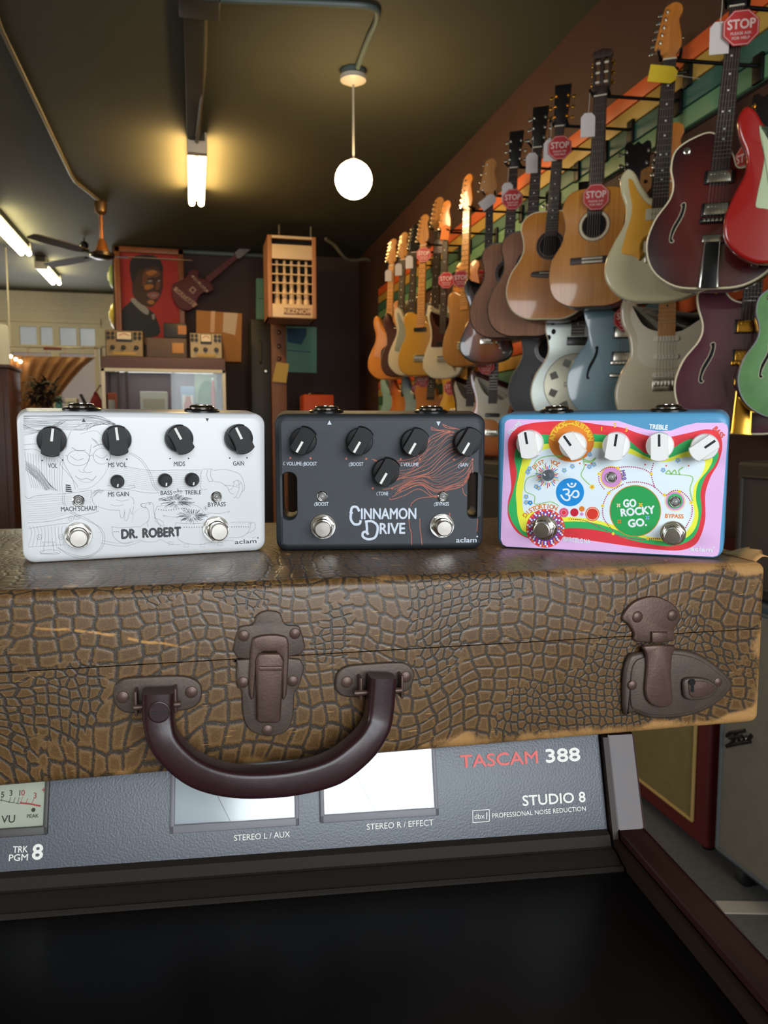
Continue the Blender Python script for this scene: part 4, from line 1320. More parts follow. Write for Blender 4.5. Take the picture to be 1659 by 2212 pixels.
def pg_strat(m): return ([(-.11, .415), (-.125, .39), (-.12, .35), (-.10, .30), (-.10, .24), (-.07, .20), (.0, .185), (.05, .19), (.075, .15), (.10, .09), (.13, .07), (.14, .10), (.115, .17), (.098, .225), (.108, .28), (.125, .33), (.125, .375), (.09, .355), (.06, .335), (.032, .325), (-.032, .33), (-.07, .35), (-.095, .39)], m)
def pg_off(m): return ([(-.118, .43), (-.112, .38), (-.10, .33), (-.105, .285), (-.12, .22), (-.125, .17), (-.08, .155), (-.05, .14), (-.045, .215), (.045, .215), (.05, .14), (.09, .06), (.125, .06), (.135, .09), (.118, .16), (.105, .24), (.115, .30), (.125, .355), (.085, .345), (.05, .325), (-.03, .34), (-.07, .385), (-.095, .43)], m)
def pg_pb(m): return ([(-.115, .49), (-.125, .44), (-.105, .36), (-.10, .29), (-.105, .23), (-.06, .22), (.02, .21), (.06, .13), (.10, .06), (.13, .08), (.12, .16), (.10, .25), (.12, .33), (.13, .40), (.09, .37), (.05, .35), (-.03, .375), (-.07, .42), (-.095, .48)], m)


cream_l = mat('aged_white_lacquer', '#cfc39a', 0.3, coat=1.0)
cream_w = mat('vintage_white_lacquer', '#c2b394', 0.3, coat=1.0)
redl = mat('red_lacquer', '#9e1410', 0.25, coat=1.0)
burg = burst('burgundy_burst', '#5e1710', '#4a0f0c', '#2c0a0a', .22, .2, .3)
spruce = wood('amber_spruce', '#ba7320', '#cf8a30', 0.35, 0.6, scale=7, stretch=(1, 1, .03))
spruce2 = wood('honey_cedar', '#b26c1f', '#c97f2b', 0.35, 0.6, scale=7, stretch=(1, 1, .03))
tanw = wood('tan_spruce', '#9c6a3c', '#b07c48', 0.4, 0.4, scale=7, stretch=(1, 1, .03))
mahm = wood('satin_mahogany', '#8c5d40', '#a4714f', 0.55, scale=6, stretch=(1, 1, .04))
goldg = mat('gold_anodised_guard', '#e3a233', 0.35, 0.3)
mint = mat('mint_guard', '#b9c79e', 0.4)
whiteg = mat('white_guard', '#c9bfa6', 0.4)
bluel = mat('pelham_blue_lacquer', '#5d7a83', 0.28, coat=1.0)
sky_l = mat('sky_blue_lacquer', '#7ea3a3', 0.3, coat=0.8)
ice_l = mat('grey_blue_lacquer', '#7a939b', 0.3, coat=0.8)
blackl = mat('black_lacquer', '#0f0f10', 0.25, coat=1.0)
mustard = mat('mustard_lacquer', '#b37f1e', 0.35, coat=0.8)
yellow = mat('yellow_lacquer', '#c58f06', 0.35, coat=0.8)
orange_l = mat('orange_lacquer', '#c4782a', 0.35, coat=0.8)
dkred = mat('dark_red_lacquer', '#3c0f12', 0.3, coat=1.0)
natur = wood('natural_ash', '#8f5a20', '#a8702c', 0.4, 0.5, scale=4)
sun3 = burst('three_tone_burst', '#b9691a', '#8a3a10', '#150a07', .22, .17, .27)
sun2 = burst('orange_burst', '#c2701c', '#b0520f', '#5a1c08', .22, .17, .27)
nat_gold = mat('amber_gold', '#b3842e', 0.3, coat=.6)
marb = mat('purple_brown_lacquer', '#57303a', 0.16, coat=1.0, var=0.35, vscale=7)
greenm = mat('green_swirl_lacquer', '#5f8f55', 0.25, coat=1.0, var=0.5, vscale=14)
steelb = mat('brushed_steel_body', '#8f9590', 0.32, 0.85, var=0.25, vscale=6)

# ---- upper row, nearest first
guitar('red', 'offset', (1712, -62), (1700, 566), -32, redl, 'glossy red offset guitar with a mint guard at the top right picture edge', guard=([(x * .78 + .004, z * .92 + .01) for x, z in pg_off(mint)[0]], mint), pick=((.30, 'soap'), (.19, 'soap')), strings=True, metal=nickel)
guitar('burgundy', 'hollow', (1592, 12), (1530, 624), -38, burg, 'burgundy hollow guitar with cream edge binding and black tailpiece, upper row right', side_m=burg, bind=ivory, pick=((.345, 'hum'), (.245, 'hum')), strings=True, neck_m=mahog, head_m=ebony)
guitar('white offset', 'offset', (1447, 128), (1412, 652), -34, cream_l, 'aged white offset guitar with gold pickguard and orange headstock, upper row', guard=pg_off(goldg), pick=((.30, 'soap'), (.19, 'soap')), strings=True, neck_m=mapled, metal=nickel)
guitar('tan acoustic', 'acoustic', (1440, 158), (1402, 600), -72, tanw, 'tan acoustic guitar mostly hidden between the classical and the aged white guitar', side_m=mahog, X=1.61, head_m=ebony, guard=([(.055, .34), (.10, .30), (.11, .24), (.08, .21), (.05, .25), (.048, .30)], mahog))
guitar('classical', 'classical', (1297, 207), (1275, 662), -40, spruce, 'honey coloured classical guitar with slotted headstock and gold pegs, upper row', side_m=mahog, neck_m=mahog, head_m=rose, metal=gold, strings=True)
guitar('amber acoustic', 'acoustic', (1209, 272), (1176, 690), -38, spruce2, 'amber acoustic guitar with dark square headstock left of the classical guitar', side_m=mahog, neck_m=mahog, head_m=ebony, metal=gold, strings=True, bind=ivory)
guitar('brown acoustic', 'acoustic', (1161, 318), (1132, 727), -40, mahm, 'satin brown mahogany acoustic guitar just left of the amber acoustic', side_m=mahog, neck_m=mahog, head_m=ebony, bind=blk)
guitar('second brown acoustic', 'acoustic', (1110, 362), (1086, 730), -38, mahm, 'satin brown mahogany acoustic guitar beside the sunburst bass, left of its twin', side_m=mahog, neck_m=mahog, head_m=ebony, bind=blk)
guitar('sunburst bass', 'bass', (1058, 424), (1050, 785), -30, sun3, 'three tone sunburst bass guitar with maple headstock, upper row middle', pick=((.26, 'black'), (.19, 'black')), guard=pg_pb(mat('tortoise_guard', '#3a140c', 0.3)), metal=nickel)
guitar('natural', 'tele', (1008, 456), (1000, 792), -62, natur, 'natural wood electric guitar with a maple fingerboard, upper row middle', neck_m=mapled, board_m=maple)
guitar('white bass', 'bass', (962, 504), (954, 818), -52, cream_w, 'white electric guitar with a brown neck and bright orange headstock, upper row', neck_m=mapled, guard=pg_pb(mat('tortoise_guard', '#3a140c', 0.3)), pick=((.25, 'black'),))
guitar('black maple', 'strat', (945, 498), (936, 803), -50, blackl, 'black electric guitar with maple headstock behind the white one, upper row', neck_m=maple, X=1.52, guard=pg_strat(whiteg))
guitar('mustard', 'tele', (914, 530), (905, 812), -46, mustard, 'mustard yellow single cutaway electric guitar with maple neck, upper row far half', neck_m=maple, board_m=maple, pick=((.29, 'black'),))
guitar('cream far', 'offset', (894, 545), (882, 812), -48, cream_w, 'cream electric guitar with a grey guard and dark neck, upper row far half', head_m=ebony, guard=pg_off(mat('grey_guard', '#7f857c', 0.4)))
guitar('dark red', 'strat', (870, 561), (860, 814), -50, dkred, 'dark red electric guitar with maple headstock, second from the far end of the upper row', neck_m=maple)
guitar('orange', 'offset', (846, 573), (836, 820), -45, orange_l, 'pale orange electric guitar, farthest of the upper row beside the dark wall', neck_m=maple, board_m=maple, guard=pg_off(mat('pinkish_guard', '#c48a6a', 0.4)))

# ---- lower row
LG = 'guitars hanging low on the right wall'
guitar('green', 'hollow', (1745, 370), (1722, 905), -30, greenm, 'green swirl guitar with thick black edge cut off by the right picture edge', bind=blk, side_m=blackl, group=LG, head_m=ebony)
guitar('plum semi', 'semi', (1652, 322), (1600, 938), -34, marb, 'purple brown semi hollow guitar with gold pickups and a big sound hole, lower row right', bind=ivory, pick=((.325, 'hum'), (.235, 'hum')), metal=gold, strings=True, group=LG, extra='trapeze', side_m=burg, neck_m=mahog, head_m=ebony)
guitar('cream strat', 'strat', (1452, 392), (1432, 922), -34, cream_w, 'cream double horned electric guitar with maple neck and white guard, lower row', guard=pg_strat(whiteg), pick=((.295, 'single'), (.235, 'single'), (.175, 'single')), neck_m=mapled, board_m=maple, strings=True, group=LG, X=1.56)
guitar('blue semi', 'semi', (1372, 405), (1338, 910), -36, bluel, 'grey blue semi hollow guitar with two metal pickups, lower row behind the blue pedal', pick=((.325, 'hum'), (.235, 'hum')), head_m=ebony, strings=True, group=LG, X=1.55)
res = guitar('resonator', 'resonator', (1262, 486), (1236, 915), -36, steelb, 'brushed steel resonator guitar with a round cover plate, lower row', side_m=steelb, head_m=ebony, group=LG, bind=ivory, X=1.52)
cp = MB().prism(ell(0, .17, .135, n=48), -.006, .001, mat('pale_cover_plate', '#a9a794', 0.35, 0.6), .004)
for q in range(8):
    a_ = R(22.5 + q * 45)
    d_ = (math.cos(a_), math.sin(a_)); n_ = (-d_[1], d_[0])
    cp.flat([(d_[0] * r_ + n_[0] * w_, .17 + d_[1] * r_ + n_[1] * w_) for r_, w_ in ((.075, 0), (.10, .022), (.12, 0), (.10, -.022))], -.0066, mat('cover_screen', '#6f6f66', 0.5, 0.3))
cp.make('cover_plate', res)
MB().bx(-.045, .045, -.016, -.006, .16, .18, bone, .003).make('bridge_cover', res)
MB().bx(-.043, .043, -.012, 0, .34, .375, blk, .003).make('pickup', res)
for sx_, pts in ((-1, ((.11, .44), (.105, .40), (.125, .375))), (1, ((.11, .44), (.105, .40), (.125, .375)))):
    ff = MB()
    for (x_, z_) in pts: ff.flat(crs([(sx_ * (x_ + .010 * math.cos(R(q))), z_ + .012 * math.sin(R(q * 1.0))) for q in range(0, 360, 60)], 3), -.0008, hole)
    ff.make('sound_hole', res, smooth=False)
MB().lathe([(0, .03), (-.004, .03), (-.005, .02), (-.0052, .001)], mat('pale_cover_plate', '#a9a794'), (0, -.006, .17), (0, 1, 0), 20).make('cone_cap', res)
guitar('black acoustic', 'acoustic', (1192, 505), (1180, 908), -40, mat('satin_black', '#232527', 0.45), 'black acoustic guitar left of the steel resonator, lower row', side_m=blackl, head_m=ebony, group=LG, bind=mat('grey_binding', '#6e6a60', 0.5))
guitar('orange bass', 'bass', (1074, 620), (1060, 985), -32, sun2, 'orange burst bass guitar with a large white guard, lower row behind the pedal gap', guard=pg_pb(whiteg), pick=((.25, 'black'),), group=LG)
guitar('red and white', 'bass', (1022, 640), (1012, 985), -46, dkred, 'dark red bass guitar with a white guard, lower row left of the orange burst bass', guard=pg_pb(whiteg), pick=((.25, 'black'), (.2, 'black')), group=LG, neck_m=mapled)
guitar('cream pointed', 'strat', (1026, 628), (1034, 905), -78, cream_w, 'cream headed electric guitar hidden behind the brown acoustics, lower row', group=LG, X=1.62, head_m=cream_w)
guitar('yellow', 'strat', (990, 640), (982, 942), -66, yellow, 'bright yellow electric guitar, lower row', group=LG, neck_m=mapled, head_m=mapled)
guitar('amber low', 'tele', (938, 690), (925, 965), -50, mat('amber_lacquer', '#b56a22', 0.35, coat=.8), 'amber electric guitar between the grey blue and yellow ones, lower row', group=LG)
guitar('ice blue', 'strat', (905, 690), (898, 962), -62, ice_l, 'grey blue electric guitar second in from the far end of the lower row', group=LG, head_m=ebony)
guitar('red burst', 'strat', (878, 705), (870, 945), -52, sun2, 'orange red burst electric guitar at the far end of the lower row', group=LG, head_m=ebony)
guitar('sky blue', 'strat', (853, 705), (846, 940), -62, sky_l, 'sky blue electric guitar, farthest of the lower row', group=LG, neck_m=mapled)

# ---- wall hangers, STOP tags, price tags
hm_ = mat('black_iron', '#121110', 0.45, 0.6)
for short, (t, M, s_, L, P) in list(RECORD.items()):
    h_ = thing('wall_hanger', 'black wall hanger holding the ' + short.replace('white bass', 'white bodied') + (' guitar' if 'bass' not in short and 'acoustic' not in short else ''), 'hanger', frame((WX - 0.022, P.y, P.z + 0.012)), 'wall hangers')
    dx = P.x - (WX - 0.022)
    MB().bx(-0.012, 0.0, -0.022, 0.022, -0.05, 0.035, hm_, 0.003).make('back_plate', h_)
    MB().cyl((-0.005, 0, 0), (dx + 0.03, 0.03 * s_, 0), 0.006, 0.006, hm_, 8).make('arm', h_)
    a_ = (M.to_3x3() @ Vector((1, 0, 0))).normalized()
    b_ = (M.to_3x3() @ Vector((0, 1, 0))).normalized()
    c_ = Vector((dx, 0, 0)) + b_ * 0.026 * s_
    pts = []
    for q in (-1, 1):
        pts.append([c_ + a_ * q * 0.0 + b_ * 0.004, c_ + a_ * q * 0.033 * s_ + b_ * 0.002, c_ + a_ * q * 0.036 * s_ - b_ * 0.05])
    yk = MB()
    for p in pts: yk.tube(p, 0.005, hm_, 8)
    yk.make('yoke', h_)

red_s = mat('stop_red', '#b8231f', 0.45); whites = mat('stop_white', '#e0bdb4', 0.5)
octo = [(math.cos(R(22.5 + 45 * q)), math.sin(R(22.5 + 45 * q))) for q in range(8)]
ST0 = thing('stop_tag', 'x x x x', 'tag', frame((0, 0, 0)))
tb = MB().prism([(x * .047, z * .047) for x, z in octo], 0, .0015, red_s)
tb.make('card', ST0, smooth=False)
tl = MB()
q0 = [(x * .0445, z * .0445) for x, z in octo]; q1 = [(x * .043, z * .043) for x, z in octo]
tl.rings([[(p[0], -.0003, p[1]) for p in q0], [(p[0], -.0003, p[1]) for p in q1]], whites, False, False)
tl.text('STOP', 0, .0075, .033, -.0006, whites, bold=.03, sx=.86)
tl.text('PLEASE ASK', 0, -.014, .0098, -.0006, whites, bold=.02, sx=1.0)
tl.text('FOR HELP', 0, -.0255, .0098, -.0006, whites, bold=.02, sx=1.0)
tl.make('lettering', ST0, smooth=False)
first = True
STOPS = [((1601, 58), 'burgundy', None), ((1622, 578), 'plum semi', 'on the neck'), ((1287, 425), 'classical', None), ((1209, 318), 'amber acoustic', None), ((1107, 430), 'second brown acoustic', None),
         ((1353, 688), 'blue semi', None), ((915, 550), 'mustard', None), ((963, 605), 'white bass', None), ((996, 603), 'natural', None), ((1040, 600), 'cream pointed', None),
         ((1050, 790), 'orange bass', None), ((913, 822), 'amber low', None), ((903, 840), 'ice blue', None), ((975, 838), 'yellow', None), ((1607, 340), 'red', None), ((862, 836), 'red burst', None), ((868, 848), 'sky blue', None)]
for (px, py), short, ex in STOPS[:15]:
    t, M, s_, L, P = RECORD[short]
    x_, z_ = onp(M, px, py, -0.022 / s_ if s_ > .5 else -0.02)
    pos = M @ Vector((x_, -0.022, z_))
    deg_ = -26 if pos.y < 4 else -22
    if short == 'red': pos = at_y(1611, 346, 2.02); deg_ = -80
    Mx = frame(pos, R(deg_))
    lab = 'red octagonal STOP tag seen nearly edge on behind the red guitar' if short == 'red' else 'red octagonal STOP tag hanging on the ' + short.replace('white bass', 'white bodied') + (' guitar' if 'bass' not in short and 'acoustic' not in short else '')
    if first:
        ST0.matrix_world = Mx; ST0['label'] = lab; ST0['group'] = 'red STOP tags'; first = False
    else:
        dup(ST0, Mx, lab, 'red STOP tags')

PT0 = {}
def price(px, py, short, colr, cname, tilt=0, size=1.0):
    t, M, s_, L, P = RECORD[short]
    x_, z_ = onp(M, px, py, -0.02)
    pos = M @ Vector((x_, -0.02, z_))
    Mx = frame(pos, R(-25), 0, R(tilt)) @ Matrix.Scale(size, 4)
    lab = cname + ' paper price tag tied to the ' + short.replace('white bass', 'white bodied') + (' guitar' if 'bass' not in short and 'acoustic' not in short else '')
    if cname in PT0:
        return dup(PT0[cname], Mx, lab, 'paper price tags')
    o = thing('price_tag', lab, 'tag', Mx, 'paper price tags')
    MB().prism([(-.024, -.04), (.024, -.04), (.024, .026), (.012, .04), (-.012, .04), (-.024, .026)], 0, .0012, colr).make('card', o, smooth=False)
    MB().tube([(0, -.001, .034), (.003, -.003, .07), (.004, 0, .105)], .0008, mat('white_string', '#c8c0b4', .7), 5).make('string', o)
    PT0[cname] = o
    return o
wtag = mat('white_tag_card', '#cfc4bf', .6); ytag = mat('yellow_tag_card', '#d8b407', .6); otag = mat('orange_tag_card', '#e07a2a', .6)
price(1554, 82, 'burgundy', wtag, 'white')
price(1432, 160, 'white offset', ytag, 'yellow', 100)
price(1270, 270, 'classical', wtag, 'white')
price(1188, 325, 'amber acoustic', wtag, 'white')
price(1149, 352, 'brown acoustic', wtag, 'white')
price(1096, 415, 'second brown acoustic', wtag, 'white')
price(1054, 436, 'sunburst bass', wtag, 'white', 55)
price(946, 532, 'black maple', wtag, 'white')
price(884, 566, 'cream far', wtag, 'white')
price(839, 595, 'orange', wtag, 'white')
price(861, 582, 'dark red', wtag, 'white')
price(962, 502, 'white bass', otag, 'orange', 10)
price(1347, 470, 'tan acoustic', wtag, 'white')

# ================================================================ tape recorder console, suitcase
ZT = 1.0225                                  # top of the suitcase
SUIT_YAW = R(-1.5)
MS = frame((0.099, 0.414, 0.921), SUIT_YAW)  # front lower edge of the suitcase, below the photo centre
SH = ZT - 0.921


def sf(px, py, off=0.0): return onp(MS, px, py, off)


case_m = croc((sf(50, 1346), sf(415, 1398)))
suit = thing('suitcase', 'old brown crocodile embossed suitcase with rusty latches and a dark handle', 'suitcase', MS)
UL, UR, SD = -0.366, 0.2405, 0.29
SEAM = 0.0605
tan_e = mat('bare_fibre_edge', '#b98a52', 0.8, var=0.3, vscale=60)


def case_half(name, z0, z1, rb, rt):
    m = MB()
    bm = bmesh.new()
    bmesh.ops.create_cube(bm, size=1.0)
    for v in bm.verts: v.co = Vector(((UL + UR) / 2 + v.co.x * (UR - UL), SD / 2 + v.co.y * SD, (z0 + z1) / 2 + v.co.z * (z1 - z0)))
    top = [e for e in bm.edges if all(abs(v.co.z - (z1 if rt else z0)) < 1e-5 for v in e.verts)]
    side = [e for e in bm.edges if abs(e.verts[0].co.z - e.verts[1].co.z) > 1e-4]
    bmesh.ops.bevel(bm, geom=top + side, offset=0.0058, segments=5, profile=0.5, affect='EDGES')
    bm.verts.index_update()
    m.add([v.co.copy() for v in bm.verts], [[v.index for v in f.verts] for f in bm.faces], case_m)
    bm.free()
    return m.make(name, suit, angle=50)


case_half('lower_shell', 0, SEAM - 0.0003, True, False)
case_half('lid', SEAM + 0.0003, SH, False, True)
# torn cover curling up at the right end
tc_ = MB(); tv = []; tf = []
rnd = random.Random(11)
for ix in range(19):
    for iz in range(6):
        u = ix / 18; w_ = iz / 5
        edge = 0.5 + 0.5 * math.sin(u * 9 + 1) * 0.5 + rnd.uniform(-.18, .18)
        tv.append((UR - 0.006 + w_ * 0.012 * edge, 0.004 + u * 0.075, SH + 0.0006 + math.sin(w_ * PI * .7) * 0.0045 * edge + (0.004 * w_ * math.sin(u * 7) ** 2)))
for ix in range(18):
    for iz in range(5):
        p = ix * 6 + iz; tf.append((p, p + 1, p + 7, p + 6))
tc_.add(tv, tf, tan_e)
o = tc_.make('torn_cover', suit, 'torn tan cover curling up at the right end', fix=False)
md = o.modifiers.new('t', 'SOLIDIFY'); md.thickness = 0.0008

rust = mat('rusty_brown_metal', '#50433a', 0.5, 0.4, var=0.35, vscale=120, bump=0.12, bscale=700)
rust2 = mat('rusty_tongue_metal', '#574239', 0.42, 0.45, var=0.3, vscale=150, bump=0.10, bscale=700)
darkhole = mat('key_hole_dark', '#080606', 0.9)


def za(l): return [(x * 900 / 1659, 1160 + y * 600 / 1106) for x, y in l]        # crop a
def zb_(l): return [(760 + x * 899 / 1659, 1160 + y * 600 / 1107) for x, y in l]  # crop b


def sfp(l, off=0): return [sf(x, y, off) for x, y in l]


def rivet(m, p, r, y, h=0.0012):
    m.lathe([(0, r), (-h * .5, r * .9), (-h * .85, r * .6), (-h, 0.0001)], rust2, (p[0], y, p[1]), (0, 1, 0), 16)


# centre latch
lt = MB()
lt.prism(crs(sfp(za([(946, 480), (946, 372), (965, 352), (1005, 345), (1020, 310), (1050, 293), (1080, 291), (1115, 302), (1135, 345), (1180, 350), (1197, 370), (1196, 465)])), 3), -.0018, .0006, rust, .0009)
lt.prism(crs(sfp(za([(1194, 484), (1190, 590), (1172, 620), (1168, 700), (1150, 760), (1110, 784), (1066, 790), (1020, 780), (985, 755), (965, 700), (960, 610), (942, 590), (940, 498), (950, 486)])), 3), -.0018, .0006, rust, .0009)
latch = lt.make('latch', suit, 'rusty centre draw latch')
h_ = MB(); h_.prism(crs(sfp(za([(992, 622), (990, 540), (1000, 420), (1015, 392), (1070, 382), (1130, 388), (1148, 420), (1144, 540), (1138, 622), (1120, 630), (1118, 470), (1070, 450), (1025, 470), (1010, 630)])), 2), -.0042, -.0015, rust2, .001)
h_.make('hasp_loop', latch)
h_ = MB(); h_.prism(sfp(za([(1020, 715), (1016, 480), (1030, 452), (1110, 452), (1128, 480), (1114, 715), (1100, 726), (1034, 726)])), -.0062, -.0015, rust2, .0012)
q = sfp(za([(1030, 500), (1118, 500), (1118, 518), (1030, 518)])); h_.prism(q, -.0072, -.006, rust2, .0005)
h_.make('hasp_lever', latch)
for p in za([(970, 390), (1173, 381), (967, 575), (1164, 570), (1064, 765)]):
    m = MB(); rivet(m, sf(*p), .0032, -.0016); m.make('rivet', latch)

# right lock
lk = MB()
lk.prism(crs(sfp(zb_([(1075, 700), (1072, 560), (1090, 480), (1130, 455), (1270, 440), (1370, 460), (1450, 515), (1502, 578), (1460, 640), (1380, 690), (1290, 712), (1180, 716), (1110, 690)])), 3), -.0045, .0004, rust, .0022)
lk.prism(crs(sfp(zb_([(1096, 660), (1094, 560), (1108, 495), (1150, 470), (1270, 458), (1360, 478), (1432, 525), (1478, 578), (1440, 626), (1370, 672), (1285, 694), (1185, 698), (1125, 680)])), 3), -.0055, -.004, rust, .0006)
lock = lk.make('lock', suit, 'rusty shield shaped lock plate')
m = MB(); m.prism(crs(sfp(zb_([(1072, 326), (1085, 290), (1120, 255), (1170, 236), (1215, 236), (1260, 255), (1292, 285), (1302, 318), (1290, 345), (1275, 370), (1274, 412), (1130, 415), (1118, 380), (1095, 345)])), 3), -.0024, .0004, rust2, .001)
hp = m.make('hasp_plate', lock)
for p in zb_([(1130, 315), (1268, 309)]):
    m = MB(); rivet(m, sf(*p), .0036, -.0022); m.make('rivet', hp)
m = MB(); q = sfp(zb_([(1182, 372), (1245, 372), (1245, 413), (1182, 415)])); m.prism(q, -.0044, -.002, rust2, .001)
m.make('hinge', hp)
m = MB(); m.prism(crs(sfp(zb_([(1140, 420), (1258, 420), (1250, 455), (1244, 520), (1248, 600), (1250, 640), (1225, 662), (1180, 658), (1152, 635), (1142, 590), (1150, 500), (1145, 450)])), 2), -.0082, -.005, rust2, .0012)
m.make('hasp_tongue', lock)
m = MB(); m.prism(crs(sfp(zb_([(1292, 600), (1294, 555), (1330, 545), (1390, 552), (1428, 585), (1395, 625), (1330, 635), (1300, 625)])), 3), -.0085, -.005, rust, .0014)
m.prism(crs(sfp(zb_([(1310, 592), (1312, 560), (1345, 556), (1385, 562), (1414, 586), (1385, 612), (1335, 622), (1315, 612)])), 3), -.0092, -.008, rust2, .0005)
kp = m.make('key_plate', lock)
m = MB(); m.flat(ell(*sf(*zb_([(1357, 580)])[0], -.0093), .0022), -.00935, darkhole)
q = sfp(zb_([(1352, 575), (1363, 575), (1364, 618), (1350, 618)]), -.0093); m.flat(q, -.00936, darkhole)
m.make('key_hole', kp, smooth=False)
for p in zb_([(1458, 578), (1118, 590)]):
    m = MB(); rivet(m, sf(*p, -.005), .003, -.0052); m.make('rivet', lock)

# handle with its two mounting plates
bak = mat('dark_oxblood_bakelite', '#2b1518', 0.33, coat=0.0, spec=0.42, var=0.25, vscale=60, bump=0.12, bscale=160)
for pts, riv, tabs, nm in ((za([(452, 630), (456, 595), (480, 568), (520, 556), (700, 548), (760, 556), (795, 578), (806, 612), (795, 655), (760, 680), (700, 690), (540, 698), (490, 690), (462, 665)]), za([(490, 632), (762, 612)]), za([(548, 640), (702, 628)]), 'left'),
                     (za([(1332, 590), (1340, 540), (1375, 512), (1440, 503), (1560, 495), (1615, 500), (1645, 530), (1645, 560), (1630, 600), (1590, 620), (1560, 622), (1420, 635), (1365, 630), (1340, 612)]), za([(1378, 573), (1612, 552)]), za([(1425, 585), (1585, 575)]), 'right')):
    m = MB(); m.prism(crs(sfp(pts), 3), -.0024, .0004, rust, .0012)
    pl = m.make('handle_plate', suit, 'rusty oval handle plate on the ' + nm)
    for p in riv:
        m = MB(); rivet(m, sf(*p), .0034, -.0022); m.make('rivet', pl)
    m = MB()
    for p in tabs:
        x_, z_ = sf(*p)
        m.box((x_, -.0055, z_), (.0016, .010, .013), rust2, None, .0006)
    x0, z0 = sf(*tabs[0], -.010); x1, z1 = sf(*tabs[1], -.010)
    m.cyl((x0 - .002, -.010, z0 - .005), (x1 + .002, -.010, z1 - .005), .0016, .0016, rust2, 10)
    m.make('bracket', pl)
hc = [(632, 612), (632, 710), (652, 800), (712, 875), (800, 935), (920, 968), (1060, 972), (1200, 955), (1330, 915), (1430, 840), (1485, 770), (1508, 700), (1521, 552)]
hw_ = [128, 124, 120, 118, 118, 112, 110, 112, 118, 112, 104, 104, 104]
pts = []; wid = []
for k_, (x, y) in enumerate(hc):
    t_ = k_ / (len(hc) - 1)
    off = -0.0125 - 0.013 * (math.sin(PI * t_) ** 2.2)
    p = za([(x, y)])[0]
    q = sf(p[0], p[1], off); q2 = sf(p[0] + hw_[k_] * 900 / 1659 / 2, p[1], off)
    pts.append((q[0], off, q[1])); wid.append(q2[0] - q[0])
pts = crs(pts, 6, False)
wid = np.interp(np.linspace(0, 1, len(pts)), np.linspace(0, 1, len(wid)), wid)


def hsec(t):
    hw = wid[min(len(wid) - 1, int(t * (len(wid) - 1) + .5))]
    hd = 0.0072
    e = 0.0035 if t in (0, 1) else 0
    sec = []
    for k_ in range(24):
        a_ = 2 * PI * k_ / 24
        c_, s_ = math.cos(a_), math.sin(a_)
        ex = 0.38
        sx_ = (abs(c_) ** ex) * (1 if c_ > 0 else -1) * hw
        sy_ = (abs(s_) ** ex) * (1 if s_ > 0 else -1) * hd
        # rolled inner lip, a hollow along the outer face
        sec.append((sx_, sy_))
    return sec


m = MB(); m.tube(pts, 0, bak, sec=hsec, up=(0, -1, 0))
hd_ = m.make('handle', suit, 'dark oxblood moulded handle', angle=60)
x_, z_ = sf(*za([(634, 695)])[0], -.0198)
m = MB(); m.lathe([(0.0016, .0054), (-.0003, .0054), (-.0004, .0050), (-.0001, .0048), (-.0001, .0001)], bak, (x_, -.0209, z_), (0, 1, 0), 24)
m.box((x_, -.0211, z_), (.0072, .0003, .0008), mat('dark_slot', '#120909', .5))
m.make('screw_cover', hd_)

# ---------------------------------------------------------------- recorder
MT0 = MS @ Matrix.Translation((0.136, -0.005, 0)) @ Matrix.Rotation(R(-4.2), 4, 'Z')
MT = MT0.copy(); MT.translation.z = 0.0
rec = thing('tape_recorder', 'grey multitrack tape recorder console with slanted meter panel under the suitcase', 'recorder', MT)
grey_p = mat('grey_hammered_paint', '#565a60', 0.40, 0.2, bump=0.22, bscale=850, var=0.06, vscale=80)
dgrey = mat('dark_brown_grey_trim', '#26211d', 0.6, bump=0.15, bscale=400, spec=0.14)
lidm = mat('smoked_black_acrylic', '#070606', 0.34, spec=0.22)
sidew = wood('dark_rosewood_side', '#24120f', '#3a1e19', 0.38, scale=5, stretch=(1, .12, 1))
chan = mat('dark_trim_channel', '#2a1d15', 0.5, spec=0.3)
TL_ = -0.72
ZP = 0.865         # bottom of the meter panel
TH = 72.0
MPn = MT @ Matrix.Translation((0, 0.0, ZP)) @ Matrix.Rotation(-R(90 - TH), 4, 'X')


def pf(px, py, off=0.0): return onp(MPn, px, py, off)


PH = 0.056 / math.sin(R(TH))
mp_ = bpy.data.objects.new('meter_panel', None)
m = MB()
m.bx(TL_, 0, 0, 0.012, 0, PH, grey_p, .0008)
panel = m.make('meter_panel', rec)
panel.matrix_local = Matrix.Translation((0, 0.0, ZP)) @ Matrix.Rotation(-R(90 - TH), 4, 'X')
# printed lettering on the panel
wht = mat('panel_print_white', '#e6e4dc', 0.5); rdp = mat('panel_print_red', '#d8574f', 0.5)
m = MB()


